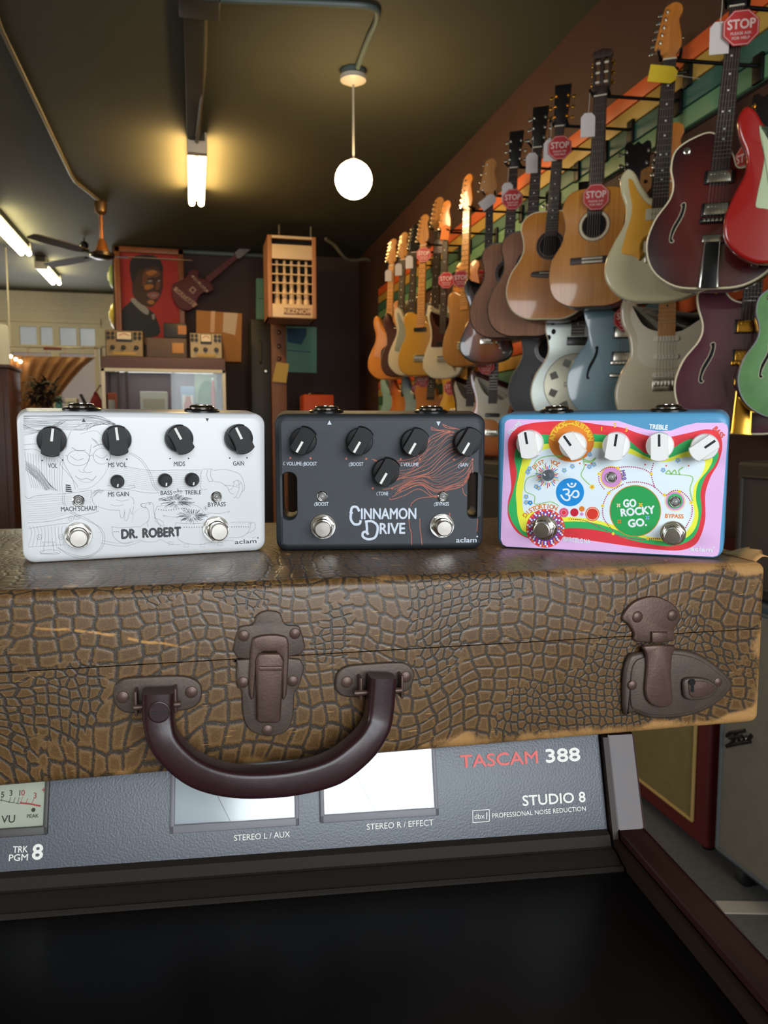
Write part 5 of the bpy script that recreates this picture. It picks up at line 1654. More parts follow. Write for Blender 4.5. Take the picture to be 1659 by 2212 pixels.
def ptext(txt, p0, p1, hpx, mt_, bold=0.0, sx=None):
    """text centred between two photo points (mid height of the left and right ends)."""
    a_, b_ = pf(*p0), pf(*p1)
    L_ = math.hypot(b_[0] - a_[0], b_[1] - a_[1])
    c_ = pf((p0[0] + p1[0]) / 2, (p0[1] + p1[1]) / 2 - hpx / 2); d_ = pf((p0[0] + p1[0]) / 2, (p0[1] + p1[1]) / 2 + hpx / 2)
    hh = abs(c_[1] - d_[1])
    size = hh / 0.70
    probe = MB(); probe.text(txt, 0, 0, size, 0, mt_, bold=bold)
    xs = [v[0] for v in probe.v]; zs = [v[2] for v in probe.v]
    k_ = L_ / (max(xs) - min(xs))
    m = MB()
    m.text(txt, (a_[0] + b_[0]) / 2 - (max(xs) + min(xs)) / 2 * k_, (a_[1] + b_[1]) / 2 - (max(zs) + min(zs)) / 2, size, -.0003, mt_, rot=math.degrees(math.atan2(b_[1] - a_[1], b_[0] - a_[0])), bold=bold, sx=k_)
    m.make('lettering', panel, smooth=False)


def zg_(l): return [(900 + x * 759 / 1659, 1580 + y * 632 / 1381) for x, y in l]
def zf_(l): return [(x * 900 / 1659, 1580 + y * 632 / 1165) for x, y in l]


ptext('TASCAM', *zg_([(204, 142), (572, 120)]), 27, rdp, .02)
ptext('388', *zg_([(606, 116), (772, 107)]), 28, wht, .03)
ptext('STUDIO 8', *zg_([(498, 327), (796, 308)]), 22, wht, .02)
ptext('PROFESSIONAL NOISE REDUCTION', *zg_([(356, 398), (797, 363)]), 10, wht, .008)
ptext('dbx', *zg_([(272, 402), (320, 398)]), 11.5, wht, .0)
ptext('STEREO L / AUX', *zf_([(932, 424), (1155, 408)]), 13, wht, .004)
ptext('STEREO R / EFFECT', (792, 1786), (936, 1776), 13, wht, .004)
ptext('TRK', *zf_([(52, 470), (112, 468)]), 14, wht, .012)
ptext('PGM', *zf_([(36, 503), (112, 500)]), 14, wht, .012)
ptext('8', *zf_([(128, 480), (173, 478)]), 32, wht, .03)
m = MB()
q = [pf(*p) for p in zg_([(264, 374), (342, 368), (343, 424), (265, 430)])]
for k_ in range(4): m.stroke([q[k_], q[(k_ + 1) % 4]], .0004, -.0003, wht)
q = [pf(*p) for p in zg_([(330, 380), (330, 414)])]; m.stroke(q, .0006, -.0003, wht)
m.make('emblem_outline', panel, smooth=False)

bez = mat('grey_meter_bezel', '#747278', 0.5); dial = mat('meter_dial', '#cfd0c2', 0.5); bezd = mat('dark_meter_bezel', '#45433f', 0.5)
glassm = mat('meter_window', '#dfe0da', 0.03, coat=1.0, spec=1.0)
blki = mat('meter_black_ink', '#22211f', 0.5); redi = mat('meter_red_ink', '#c2303a', 0.5)
pane = pane_mat('meter_cover_pane', '#f4f6f4', 0.5, 0.10)


def vu(px0, px1, pyb0, pyb1, bz, lab, inks):
    (xa, zb0), (xb, zb1) = pf(px0, pyb0), pf(px1, pyb1)
    zb_v = (zb0 + zb1) / 2
    x0, x1 = xa, xb
    zt_ = PH - 0.002
    v_ = MB()
    b = 0.0024
    for q in ((x0, x1, zb_v, zb_v + b * 1.9), (x0, x1, zt_ - b * .4, zt_), (x0, x0 + b, zb_v, zt_), (x1 - b, x1, zb_v, zt_)):
        v_.bx(q[0], q[1], -.0022, .001, q[2], q[3], bz, .0006)
    mo = v_.make('vu_meter', panel, lab)
    d_ = MB().flat([(x0 + b * .6, zb_v + b), (x1 - b * .6, zb_v + b), (x1 - b * .6, zt_ - .001), (x0 + b * .6, zt_ - .001)], -.0003, dial if inks else mat('reflection_tinted_dial', '#c2c6d4', .5))  # stereo dials: bluish white reflection tinted into the dial colour
    if inks:
        def I(px, py): return pf(px, py)
        for tx, px, py, hh, mm in inks:
            x_, z_ = I(px, py); d_.text(tx, x_, z_, hh, -.0005, mm, rot=0, bold=.01)
        arc = [I(*p) for p in zf_([(-60, 262), (0, 272), (40, 281), (80, 288)])]
        d_.stroke(arc, .0003, -.0005, blki)
        d_.stroke([I(*p) for p in zf_([(80, 284), (120, 288), (163, 297)])], .0008, -.0005, redi)
        for q0, q1, mm in (((10, 258), (6, 280), blki), ((44, 262), (37, 284), blki), ((62, 262), (54, 284), blki), ((78, 262), (70, 286), blki), ((92, 260), (82, 286), redi), ((137, 268), (126, 290), redi), ((112, 266), (103, 288), redi)):
            d_.stroke([I(*p) for p in zf_([q0, q1])], .00025, -.0005, mm)
        d_.flat(ell(*I(*zf_([(134, 312)])[0]), .0011, n=14), -.0005, blki)
    else:
        xm = x0 + (x1 - x0) * .42
        d_.stroke([(xm + .004, zb_v + b), (xm - .010, zb_v + .03)], .0003, -.0006, blki)
    d_.make('dial', mo, smooth=False)
    MB().bx(x0 + b * .5, x1 - b * .5, -.0019, -.0013, zb_v + b * .9, zt_ - .0006, pane).make('cover_pane', mo, smooth=False)


vu(-160, 104, 1824, 1797, bezd, 'vu meter of channel eight with cream dial', [
    ('5', *zf_([(12, 252)])[0], .0042, blki), ('3', *zf_([(45, 246)])[0], .0042, blki), ('1', *zf_([(80, 246)])[0], .0042, blki), ('0', *zf_([(93, 245)])[0], .0042, redi), ('3', *zf_([(141, 256)])[0], .0042, redi), ('+', *zf_([(175, 234)])[0], .0045, redi),
    ('VU', *zf_([(35, 350)])[0], .0056, blki), ('PEAK', *zf_([(131, 337)])[0], .0027, blki)])
vu(368, 646, 1802, 1781, bez, 'stereo left vu meter mirroring the window', None)
vu(692, 947, 1776, 1762, bez, 'stereo right vu meter mirroring the window', None)

# stepped ledge below the panel, side boards, smoked cover
m = MB()
prof = [(0.0, ZP + .001), (-.004, ZP - .0005), (-.0065, ZP - .006), (-.0085, ZP - .0068), (-.0095, ZP - .0062), (-.013, ZP - .0070), (-.021, ZP - .0100), (-.0225, ZP - .0094), (-.024, ZP - .0106), (-.024, ZP - .03), (0.012, ZP - .03), (0.012, ZP + .001)]
m.rings([[(TL_, y, z) for y, z in prof], [(-.0005, y, z) for y, z in prof]], dgrey)
m.make('ledge', rec, angle=20)
m = MB().bx(TL_, .0004, -.58, -.0235, ZP - .024, ZP - .0118, lidm, .0006)
m.make('cover', rec, 'smoked black cover')
sb_ = MB()
pr = [(-.60, ZP - .03), (-.60, ZP + .002), (-.004, ZP + .0025), (0.0145, ZP + .0535), (.30, ZP + .0535), (.30, ZP - .03)]
for x0, x1, nm in ((0.0045, 0.0212, 'r'), (TL_ - .022, TL_ - .002, 'l')):
    s2 = MB()
    s2.rings([[(x0 + .0008, y, z) for y, z in pr], [(x0, y, z - .0006 if z > ZP else z) for y, z in pr], [(x1, y, z - .0006 if z > ZP else z) for y, z in pr], [(x1 - .0008, y, z) for y, z in pr]], sidew)
    s2.make('side_board', rec, angle=25)
pr2 = [(-.60, ZP - .03), (-.60, ZP - .0035), (-.006, ZP - .0025), (.0125, ZP + .0525), (.02, ZP + .0525), (.02, ZP - .03)]
MB().rings([[(.0008, y, z) for y, z in pr2], [(.0042, y, z) for y, z in pr2]], chan).make('trim_channel', rec, angle=25)
MB().bx(TL_, 0, .036, .30, ZP, ZP + .0545, dgrey).make('rear_housing', rec, smooth=False)
MB().bx(TL_ + .02, -.03, -.50, .28, 0.0, ZP - .0305, mat('black_stand', '#131211', .6)).make('cabinet', rec, smooth=False)

# ---------------------------------------------------------------- amplifiers standing on the floor at the right
def amp_x(name, label, X, Y0, Y1, z0, z1, depth, body_m, grille_m, inset_, pipe, casters=False, feet=True, grip=True):
    """Cabinet whose grille faces -X."""
    t = thing(name, label, 'amplifier', frame((X, (Y0 + Y1) / 2, 0), R(-90)))
    hw = (Y1 - Y0) / 2
    MB().box((0, depth / 2, (z0 + z1) / 2), (hw * 2, depth, z1 - z0), body_m, None, .012).make('cabinet', t)
    gx0, gx1, gz0, gz1 = -hw + inset_, hw - inset_, z0 + inset_, z1 - inset_ * 1.2
    MB().bx(gx0, gx1, -.004, .012, gz0, gz1, grille_m, .001).make('grille', t)
    pm = MB()
    for a_, b2_ in (((gx0, gz0), (gx1, gz0)), ((gx1, gz0), (gx1, gz1)), ((gx1, gz1), (gx0, gz1)), ((gx0, gz1), (gx0, gz0))):
        pm.cyl((a_[0], -.005, a_[1]), (b2_[0], -.005, b2_[1]), .005, .005, pipe, 8)
    pm.make('piping', t)
    if grip: MB().tube([(-.1, depth / 2, z1 - .004), (-.09, depth / 2, z1 + .03), (.09, depth / 2, z1 + .03), (.1, depth / 2, z1 - .004)], .010, black_g).make('handle', t)
    for sx_ in (-1, 1) if feet else ():
        for yy in (.05, depth - .05):
            if casters:
                c_ = MB().lathe([(-.013, .006), (-.013, .022), (-.010, .026), (.010, .026), (.013, .022), (.013, .006)], mat('caster_rubber', '#1a1a1b', .5), (sx_ * (hw - .06), yy, .026), (1, 0, 0), 16)
                c_.bx(sx_ * (hw - .06) - .017, sx_ * (hw - .06) + .017, yy - .012, yy + .012, .04, z0 + .001, mat('steel', '#a8a59c'), .002)
                c_.make('caster', t)
            else:
                MB().lathe([(0, .014), (z0, .018)], blk, (sx_ * (hw - .06), yy, 0), (0, 0, 1), 12).make('foot', t)
    return t


g_w = weave_mat('silver_grille_cloth', '#88816f', '#5f594e', 430)
tw = weave_mat('olive_grille_cloth', '#837240', '#6c5d33', 320)
pa = at_z(1541, 1838, .062)
X2 = pa.x
y_far = pa.y
a2 = amp_x('silver_amplifier', 'blue edged amplifier with silver grey grille cloth and a script badge, on casters', X2, y_far - .62, y_far, .062, .72, .26, mat('blue_grey_tolex', '#2c3b46', .6, bump=.4, bscale=300), g_w, .02, mat('pale_piping', '#4a4f50', .5), casters=True, grip=False)
# script badge near the top far corner of the grille
M2 = frame((X2 - .006, (y_far + y_far - .62) / 2, 0), R(-90))
lg = MB()
for strokes in ([(1570, 1590), (1580, 1583), (1598, 1580), (1610, 1578)], [(1592, 1581), (1588, 1592), (1580, 1606), (1570, 1612)], [(1576, 1594), (1590, 1592), (1604, 1590)], [(1596, 1600), (1602, 1594), (1606, 1600), (1612, 1592), (1616, 1598), (1624, 1588)], [(1570, 1612), (1590, 1607), (1622, 1601)]):
    lg.tube(crs([(onp(M2, x, y)[0], -.006, onp(M2, x, y)[1]) for x, y in strokes], 4, False), .005, black_g, 6)
lg.make('script_badge', a2)
pb = at_z(1525, 1838, .03)
X3 = pb.x
a3 = amp_x('red_amplifier', 'red amplifier with olive cloth grille standing beyond the blue edged one', X3 + .0, pb.y, pb.y + .75, .03, .80, .28, mat('oxblood_tolex', '#541410', .55, bump=.3, bscale=300), tw, .055, mat('tan_piping', '#a8894e', .6))
X4 = 1.12
a4 = amp_x('brown_amplifier', 'dark brown amplifier stacked on the blue edged silver one at the right picture edge', X2 + .01, y_far - .60, y_far - .01, .7205, 1.04, .24, mat('dark_brown_tolex', '#2a221c', .6, bump=.3, bscale=300), mat('brown_grille', '#40382f', .85), .03, mat('dark_piping', '#2c2722', .6), feet=False)
a5 = amp_x('black_amplifier', 'black amplifier under the guitars, seen dark between the grey and blue pedals', 1.27, 2.85, 3.6, .03, 0.98, .30, mat('black_tolex', '#1c1714', .6), mat('black_grille', '#241f1b', .85), .05, mat('dark_piping', '#2c2722'))
# pale strip on the floor
s0, s1, s2, s3 = at_z(1545, 1948, 0), at_z(1660, 1950, 0), at_z(1668, 1976, 0), at_z(1566, 1974, 0)
fs_ = MB(); fs_.add([(q.x, q.y, .003) for q in (s0, s1, s2, s3)] + [(q.x, q.y, .0) for q in (s0, s1, s2, s3)], [(0, 1, 2, 3), (4, 7, 6, 5), (0, 4, 5, 1), (1, 5, 6, 2), (2, 6, 7, 3), (3, 7, 4, 0)], mat('pale_floor_tape', '#a79f90', .7))
o = fs_.make('floor_tape', smooth=False); tag(o, 'pale strip of tape on the dark floor at the lower right picture edge', 'tape')

# ================================================================ the three effect pedals
PW, PHH, PD, DR = 0.1475, 0.0915, 0.036, R(2.6)


def pedal_frame(bl, br):
    a_, b2_ = at_z(*bl, ZT), at_z(*br, ZT)
    ang = math.atan2(b2_.y - a_.y, b2_.x - a_.x)
    c_ = (a_ + b2_) / 2
    return frame((c_.x, c_.y, ZT), ang, DR), (b2_ - a_).length


def enclosure(t, m, w, h, slots=None, name='enclosure'):
    k = PD * math.tan(DR)
    ol = lambda e, r: rrect(-w / 2 - e, -e, w / 2 + e, h + e, r, 6)
    b = MB()
    rs = []
    for e, y, r in ((-.0040, .0, .0055), (-.0030, .00015, .006), (-.0012, .0010, .0065), (-.0003, .0022, .007), (0, .0036, .0072), (k, PD - .001, .0078), (k - .0008, PD, .007)):
        rs.append([(p[0], y, p[1]) for p in ol(e, r)])
    b.rings(rs, m)
    o = b.make(name, t, angle=50)
    if slots:
        bpy.context.view_layer.update()
        for (x0, z0, x1, z1) in slots:
            c = MB().prism(rrect(x0, z0, x1, z1, (x1 - x0) / 2 * .98, 8), -.01, PD + .01, blk)
            co = c.make('cutter')
            co.matrix_world = t.matrix_world.copy()
            md = o.modifiers.new('slot', 'BOOLEAN'); md.object = co; md.operation = 'DIFFERENCE'; md.solver = 'EXACT'
            bpy.context.view_layer.update()
            dg = bpy.context.evaluated_depsgraph_get()
            me = bpy.data.meshes.new_from_object(o.evaluated_get(dg))
            o.modifiers.clear(); o.data = me
            bpy.data.objects.remove(co)
    return o


def knob(t, M, p, ang, dpx, m, linem, name='knob', h=.0125, label=None):
    x, z = onp(M, p[0], p[1], -h * .75)
    x1, _ = onp(M, p[0] + dpx / 2, p[1], -h * .75)
    r = abs(x1 - x)
    k = MB()
    ax = (0, -1, 0)
    k.lathe([(-.0005, r * .97), (.0022, r), (.0052, r * .97), (.0064, r * .93), (.0066, r * .8), (.0066, .0001)], m, (x, 0, z), ax, 40)
    o = k.make(name, t, label, angle=35)
    # raised pointer bar across the cap
    wv = MB()
    ca, sa = math.cos(R(-ang)), math.sin(R(-ang))
    def rotp(u, v): return (x + u * ca - v * sa, z + u * sa + v * ca)
    hw = r * .62
    pts = []
    tip = 1.0; tail = 1.08
    for q in range(9):
        u = hw * (1 - q / 4); pts.append((u, math.sqrt((1.03 * r) ** 2 - u * u)))
    for q in range(9):
        u = -hw * (1 - q / 4); pts.append((u, -math.sqrt((1.13 * r) ** 2 - u * u)))
    rs = []
    for y, sc in ((-.005, 1.0), (-h + .0012, .97), (-h + .0003, .95), (-h, .92)):
        rs.append([(rotp(u * sc, v * (sc if v > 0 else sc))[0], y, rotp(u * sc, v * sc)[1]) for u, v in pts])
    wv.rings(rs, m)
    w_ = r * .085
    q = [rotp(-w_, r * .88), rotp(w_, r * .88), rotp(w_, r * .0), rotp(-w_, r * .0)]
    wv.flat(q, -h - .0001, linem)
    wv.make('pointer', o, angle=35)
    return o


def small_knob(t, M, p, ang, dpx, m, linem):
    h = .011
    x, z = onp(M, p[0], p[1], -h * .5); x1, _ = onp(M, p[0] + dpx / 2, p[1], -h * .5)
    r = abs(x1 - x)
    k = MB(); k.lathe([(0, r), (.0035, r), (.0045, r * .95), (.006, r * .72), (h - .0006, r * .66), (h, r * .60), (h, .0001)], m, (x, 0, z), (0, -1, 0), 28)
    d = Vector((math.sin(R(ang)), math.cos(R(ang)))); n = Vector((d.y, -d.x)) * r * .10
    a_ = Vector((x, z)) + d * r * .62; b2_ = Vector((x, z)) + d * r * .18
    k.flat([a_ - n, a_ + n, b2_ + n, b2_ - n], -h - .0001, linem)
    return k.make('small_knob', t)


chrome = mat('chrome', '#d9d7d2', 0.12, 1.0)
chromeb = mat('brushed_button_steel', '#b9b4ac', 0.3, 1.0)
ledc = mat('clear_led_lens', '#8f8d8c', 0.15, coat=1.0)
ledh = mat('dark_led_core', '#3c3836', 0.4)


def led(t, M, p):
    x, z = onp(M, *p)
    k = MB(); k.lathe([(0, .0036), (.001, .0036), (.0016, .0030), (.0012, .0024), (.0004, .0022)], chrome, (x, 0, z), (0, -1, 0), 24)
    o = k.make('indicator_lamp', t)
    k = MB(); k.lathe([(.0003, .0023), (.0016, .0021), (.0026, .0014), (.0030, .0004), (.003, .0001)], ledc, (x, 0, z), (0, -1, 0), 20)
    k.make('lens', o)


def footswitch(t, M, p_nut, p_btn, dnut, dbtn, face=None):
    x, z = onp(M, *p_nut, -.001); x1, _ = onp(M, p_nut[0] + dnut / 2, p_nut[1], -.001)
    r = abs(x1 - x)
    k = MB()
    k.lathe([(0, r), (.0006, r), (.0012, r * .96), (.0013, r * .7)], chrome, (x, 0, z), (0, -1, 0), 40)
    o = k.make('footswitch', t)
    k = MB()
    hexo = [(x + r * .90 * math.cos(R(60 * q + 12)), z + r * .90 * math.sin(R(60 * q + 12))) for q in range(6)]
    k.prism(hexo, -.0034, -.001, chrome, .0005, .0001)
    k.make('hex_nut', o)
    k = MB()
    k.lathe([(.002, r * .72), (.0050, r * .72), (.0052, r * .66), (.0058, r * .72), (.0064, r * .66), (.0070, r * .70), (.0074, r * .62)], chrome, (x, 0, z), (0, -1, 0), 36)
    k.make('threaded_collar', o)
    hb = .0135
    xb, zb = onp(M, *p_btn, -hb); x2, _ = onp(M, p_btn[0] + dbtn / 2, p_btn[1], -hb)
    rb = abs(x2 - xb)
    k = MB(); k.lathe([(.006, rb * .9), (.0105, rb), (hb - .0010, rb), (hb - .0002, rb * .93), (hb, rb * .86), (hb + .0001, .0001)], face or chromeb, (x, 0, z), (0, -1, 0), 36)
    k.make('button', o, angle=18)


def jack(t, p, M):
    """Socket on the upper side, nut and ring seen edge on."""
    k_ = PD * .52
    x, z = onp(M, p[0], p[1], k_)
    zt = PHH + k_ * math.tan(DR)
    ax = Vector((0, -math.sin(DR), math.cos(DR)))
    k = MB(); k.lathe([(-.001, .0115), (.0010, .0115), (.0018, .0100), (.0020, .0088)], mat('black_jack_washer', '#101010', .25), (x, k_, zt), ax, 32)
    o = k.make('jack_socket', t)
    k = MB(); k.lathe([(.0015, .0082), (.0030, .0082), (.0040, .0070), (.0042, .0048), (.002, .0046)], mat('dark_chrome', '#8f8a82', .14, 1.0), (x, k_, zt), ax, 30)
    k.make('jack_nut', o)


def tri(m, M, p, up, s, mt):
    x, z = onp(M, *p); s_ = s
    m.flat([(x - s_, z - s_ * up), (x + s_, z - s_ * up), (x, z + s_ * up)], -.0003, mt)


def scr(x0, y0, w, crop_w):
    k = w / crop_w
    return lambda l: [(x0 + x * k, y0 + y * k) for x, y in l]


# ---------------------------------------------------------------- white pedal
cA = scr(0, 840, 600, 1659)
MW, wW = pedal_frame((50, 1219), (575, 1190))
wp = thing('effect_pedal', 'white effect pedal with a pencil drawing and black knobs, left on the suitcase', 'effect pedal', MW)
white_e = mat('white_powder_coat', '#d8dadb', 0.32)
enclosure(wp, white_e, wW, PHH)
inkg = mat('printed_grey_ink', '#5c5d61', 0.6); inkd = mat('printed_dark_ink', '#3a3a3e', 0.6); inkl = mat('printed_light_ink', '#85868a', 0.6)
A = MB()
rnd = random.Random(5)


def al(pts, w=1.3, m=None, n=5, closed=False, y=-.0002):
    q = [onp(MW, *p) for p in cA(pts)]
    if n: q = crs(q, n, closed)
    if closed: q.append(q[0])
    A.stroke(q, w * .000125, y, m or inkg)


def blend(g, n, w, m=None, jit=3):
    for a_, b2_ in zip(g[:-1], g[1:]):
        for k in range(n):
            t = k / n
            al([(p[0] * (1 - t) + q[0] * t + rnd.uniform(-jit, jit), p[1] * (1 - t) + q[1] * t + rnd.uniform(-jit, jit)) for p, q in zip(a_, b2_)], w, m)


# hair swept to the left
blend([[(140, 160), (300, 158), (480, 156), (600, 165), (690, 210)], [(140, 200), (290, 195), (430, 195), (560, 190), (685, 215)], [(142, 245), (260, 230), (400, 250), (500, 250), (560, 205)]], 9, 1.2)
blend([[(140, 210), (220, 245), (330, 225), (400, 190)], [(145, 290), (210, 265), (280, 240), (330, 200)]], 8, 1.1)
al([(440, 230), (480, 215), (520, 205), (500, 240), (450, 240)], 1.2)
al([(520, 250), (530, 215), (580, 200), (640, 215), (690, 240)], 1.4)
# face, glasses, nose, mouth
al([(425, 250), (400, 310), (395, 360)], 1.3); al([(375, 395), (385, 450), (430, 530), (450, 600)], 1.3)
al([(480, 270), (560, 250), (600, 270), (640, 330), (660, 400), (640, 480), (600, 540), (540, 590), (470, 600)], 1.2, inkl)
al(ell(468, 412, 66, 46, 16), 1.4, closed=True); al(ell(608, 402, 50, 48, 16), 1.4, closed=True)
al([(534, 405), (548, 395), (558, 402)], 1.5); al([(402, 405), (390, 395)], 1.4)
al([(430, 350), (465, 370), (510, 365)], 1.8, inkd); al([(555, 350), (600, 330), (640, 340)], 1.8, inkd)
al([(420, 400), (460, 425), (500, 415)], 1.4); al([(570, 395), (610, 415), (640, 395)], 1.4)
al([(545, 330), (535, 400), (520, 450), (500, 485), (520, 500), (550, 495)], 1.3); al([(470, 480), (480, 495), (505, 500)], 1.2)
al([(450, 520), (480, 540), (520, 535), (550, 545), (575, 520)], 1.6, inkd); al([(470, 545), (520, 560), (560, 545)], 1.1, inkl)
for k in range(7): al([(545 + k * 5, 290 + k * 3), (560 + k * 6, 310 + k * 6)], .8, inkl, 0)
# shoulder and striped jacket
al([(142, 335), (220, 330), (300, 360), (380, 430)], 1.3); al([(142, 365), (200, 360), (250, 380)], 1.2)
for k in range(15): al([(150 + k * 16, 375 + k * 4), (160 + k * 15, 470 + k * 6), (190 + k * 13, 590 + k * 2)], 1.0)
for k in range(10): al([(150 + k * 3, 430 + k * 8), (230 + k * 6, 480 + k * 12), (300 + k * 5, 580 + k * 3)], 1.1)
blend([[(150, 440), (230, 500), (300, 600)], [(150, 490), (210, 540), (270, 610)]], 9, 1.0)
al([(150, 640), (170, 655), (210, 640), (300, 630), (400, 625), (545, 605)], 1.4)
al([(165, 800), (300, 790), (420, 765), (540, 745), (590, 730)], 1.4)
for k in range(11): al([(165 + rnd.uniform(-4, 4), 655 + k * 13), (300, 645 + k * 13 + rnd.uniform(-3, 3)), (430, 640 + k * 10), (545, 615 + k * 11)], .9, inkl)
for k in range(12): al([(175 + k * 22, 820), (190 + k * 20, 860), (170 + k * 24, 940)], 1.0)
al([(165, 835), (260, 820), (420, 800)], 1.2); al([(170, 945), (260, 940), (380, 930)], 1.2)
for c_ in ((235, 885), (365, 885), (425, 775), (460, 765)):
    al(ell(*c_, 15, 15, 10), 1.2, closed=True); al(ell(*c_, 4, 4, 6), 1.0, closed=True)
# dark tie stripes
for k in range(4): A.flat([onp(MW, *p) for p in cA([(392, 570 + k * 12), (420 + k * 3, 575 + k * 12), (424 + k * 3, 582 + k * 12), (392, 578 + k * 12)])], -.0002, inkd)
# right sleeve, cuff, watch, hand
al([(660, 450), (760, 465), (900, 488), (1050, 485), (1200, 485)], 1.3); al([(640, 575), (760, 600), (900, 622), (1050, 612), (1210, 598)], 1.3)
for k in range(10): al([(650, 462 + k * 11), (780, 478 + k * 12), (900, 500 + k * 11.5), (1050, 498 + k * 11), (1205, 494 + k * 10)], .85, inkl)
al([(1210, 478), (1195, 530), (1200, 598), (1235, 600)], 1.3); al([(1215, 480), (1250, 478), (1275, 482)], 1.2)
al([(1240, 482), (1235, 520), (1250, 555)], 1.4); al([(1262, 480), (1258, 520), (1275, 552)], 1.4); al([(1250, 555), (1275, 552)], 1.3, None, 0)
al([(1275, 488), (1340, 482), (1400, 495), (1440, 520), (1462, 590), (1440, 620)], 1.3)
al([(1280, 555), (1320, 560), (1360, 590), (1365, 605), (1380, 625), (1400, 625)], 1.2)
for q in ([(1400, 550), (1390, 590), (1365, 605)], [(1420, 545), (1430, 590), (1405, 650), (1395, 645)], [(1440, 560), (1450, 600), (1425, 652), (1412, 645)], [(1390, 560), (1415, 545), (1440, 560), (1410, 580)], [(1340, 575), (1390, 580), (1430, 590)]): al(q, 1.2)
# left hand
al([(545, 605), (550, 650), (565, 690), (640, 720), (715, 725)], 1.3); al([(560, 610), (640, 605), (720, 630), (790, 650), (800, 690)], 1.3)
for q in ([(715, 725), (720, 765), (735, 770), (745, 730)], [(745, 720), (745, 780), (760, 782), (775, 730)], [(775, 715), (790, 750), (798, 700)], [(660, 690), (700, 700), (740, 690)], [(690, 660), (730, 670), (770, 660)], [(760, 580), (800, 575), (800, 590), (740, 600)]): al(q, 1.2)
blend([[(550, 620), (590, 600), (620, 610)], [(560, 650), (585, 625), (600, 630)]], 7, .9)
# bird, pots, cups
al([(880, 680), (905, 680), (918, 700), (922, 750), (940, 790), (965, 830)], 1.3); al([(880, 680), (868, 700), (885, 725), (892, 770), (880, 800), (885, 825)], 1.3)
al([(868, 685), (842, 690), (850, 705), (872, 710)], 2.2, inkd); al([(830, 715), (800, 745), (790, 790)], .8, inkl); al(ell(894, 686, 4, 4, 6), 1.5, closed=True)
al([(965, 830), (980, 810), (960, 785), (920, 770)], 1.1); al([(830, 830), (870, 800), (885, 790)], 1.1)
al([(940, 700), (925, 740), (930, 790), (970, 820)], 1.2); al([(940, 702), (1060, 690), (1180, 700), (1230, 760)], 1.2)
for k in range(16): A.flat(ell(*onp(MW, *cA([(948 + k * 15, 720 + 5 * math.sin(k * .5))])[0]), .00035, n=6), -.0002, inkg)
al([(1050, 800), (1140, 805), (1230, 800)], 1.2); al([(1050, 800), (1045, 850), (1080, 910), (1180, 930), (1290, 910)], 1.2)
for k in range(8): A.flat(ell(*onp(MW, *cA([(1100 + k * 15, 826)])[0]), .00035, n=6), -.0002, inkg)
al([(1375, 800), (1430, 795), (1500, 797)], 1.3); al([(1500, 797), (1485, 850), (1440, 885), (1370, 888)], 1.2); al([(1480, 810), (1520, 800), (1520, 840), (1470, 865)], 1.2)
for k in range(8): A.flat(ell(*onp(MW, *cA([(1385 + k * 14, 824)])[0]), .00035, n=6), -.0002, inkg)
al([(1310, 905), (1420, 905), (1530, 885)], 1.1)
al([(668, 822), (680, 885), (740, 925), (790, 915)], 1.3); al([(668, 822), (720, 830), (830, 822)], 1.2); al([(600, 920), (740, 940), (855, 905)], 1.2); al([(610, 905), (720, 922), (850, 900)], 1.0)
for k in range(8): A.flat(ell(*onp(MW, *cA([(682 + k * 12, 853)])[0]), .00035, n=6), -.0002, inkg)
al([(850, 910), (920, 915), (960, 900), (1010, 925), (1080, 930)], 1.1)
for c_ in ((1020, 922), (1112, 935), (1210, 935), (1315, 925)): al([(c_[0] - 14, c_[1] - 8), (c_[0] + 14, c_[1] - 8), (c_[0] + 14, c_[1] + 10), (c_[0] - 14, c_[1] + 10)], 1.0, None, 0, True)
# bristly tufts in the pots
for cx_, cy_, rx_, ry_, n_ in ((1055, 670, 95, 38, 90), (1065, 625, 30, 22, 26), (1150, 760, 85, 34, 90)):
    for k in range(n_):
        a_ = rnd.uniform(0, 2 * PI); r0 = rnd.uniform(.1, .7)
        x0, y0_ = cx_ + math.cos(a_) * rx_ * r0, cy_ + math.sin(a_) * ry_ * r0
        al([(x0, y0_), (x0 + math.cos(a_) * rx_ * .32, y0_ + math.sin(a_) * ry_ * .45 - 2), (x0 + math.cos(a_) * rx_ * .5, y0_ + math.sin(a_) * ry_ * .6 + rnd.uniform(-8, 8))], 1.4, inkd if k % 3 else inkg, 2)
for c_ in ((1020, 655), (1060, 652), (1100, 715), (1228, 712)): al(ell(*c_, 11, 11, 10), 1.4, closed=True); A.flat(ell(*onp(MW, *cA([c_])[0]), .0004, n=8), -.0003, inkd)
al([(1080, 765), (1020, 765), (975, 755), (985, 765)], 1.2); al([(1240, 740), (1310, 745), (1370, 730), (1360, 742)], 1.2)
# stethoscope tube and spool
al([(380, 425), (360, 450), (400, 500), (450, 560), (465, 590)], 1.2); al([(770, 385), (840, 430), (890, 510), (910, 570), (945, 620)], 1.2); al([(780, 380), (850, 425), (902, 510), (922, 570), (950, 610)], 1.2)
for d_ in (0, 11): al([(390 - d_, 620), (385 - d_, 680), (430, 735 + d_), (520, 775 + d_), (590 + d_, 830), (615 + d_, 890), (590 + d_, 960), (510, 1000 + d_), (420, 985 + d_), (340, 945)], 1.2)
al([(240, 980), (260, 972), (262, 925), (250, 915), (330, 915), (320, 925), (322, 970), (345, 980), (240, 985)], 1.3, None, 0)
al(ell(300, 975, 62, 14, 14), 1.1, closed=True)
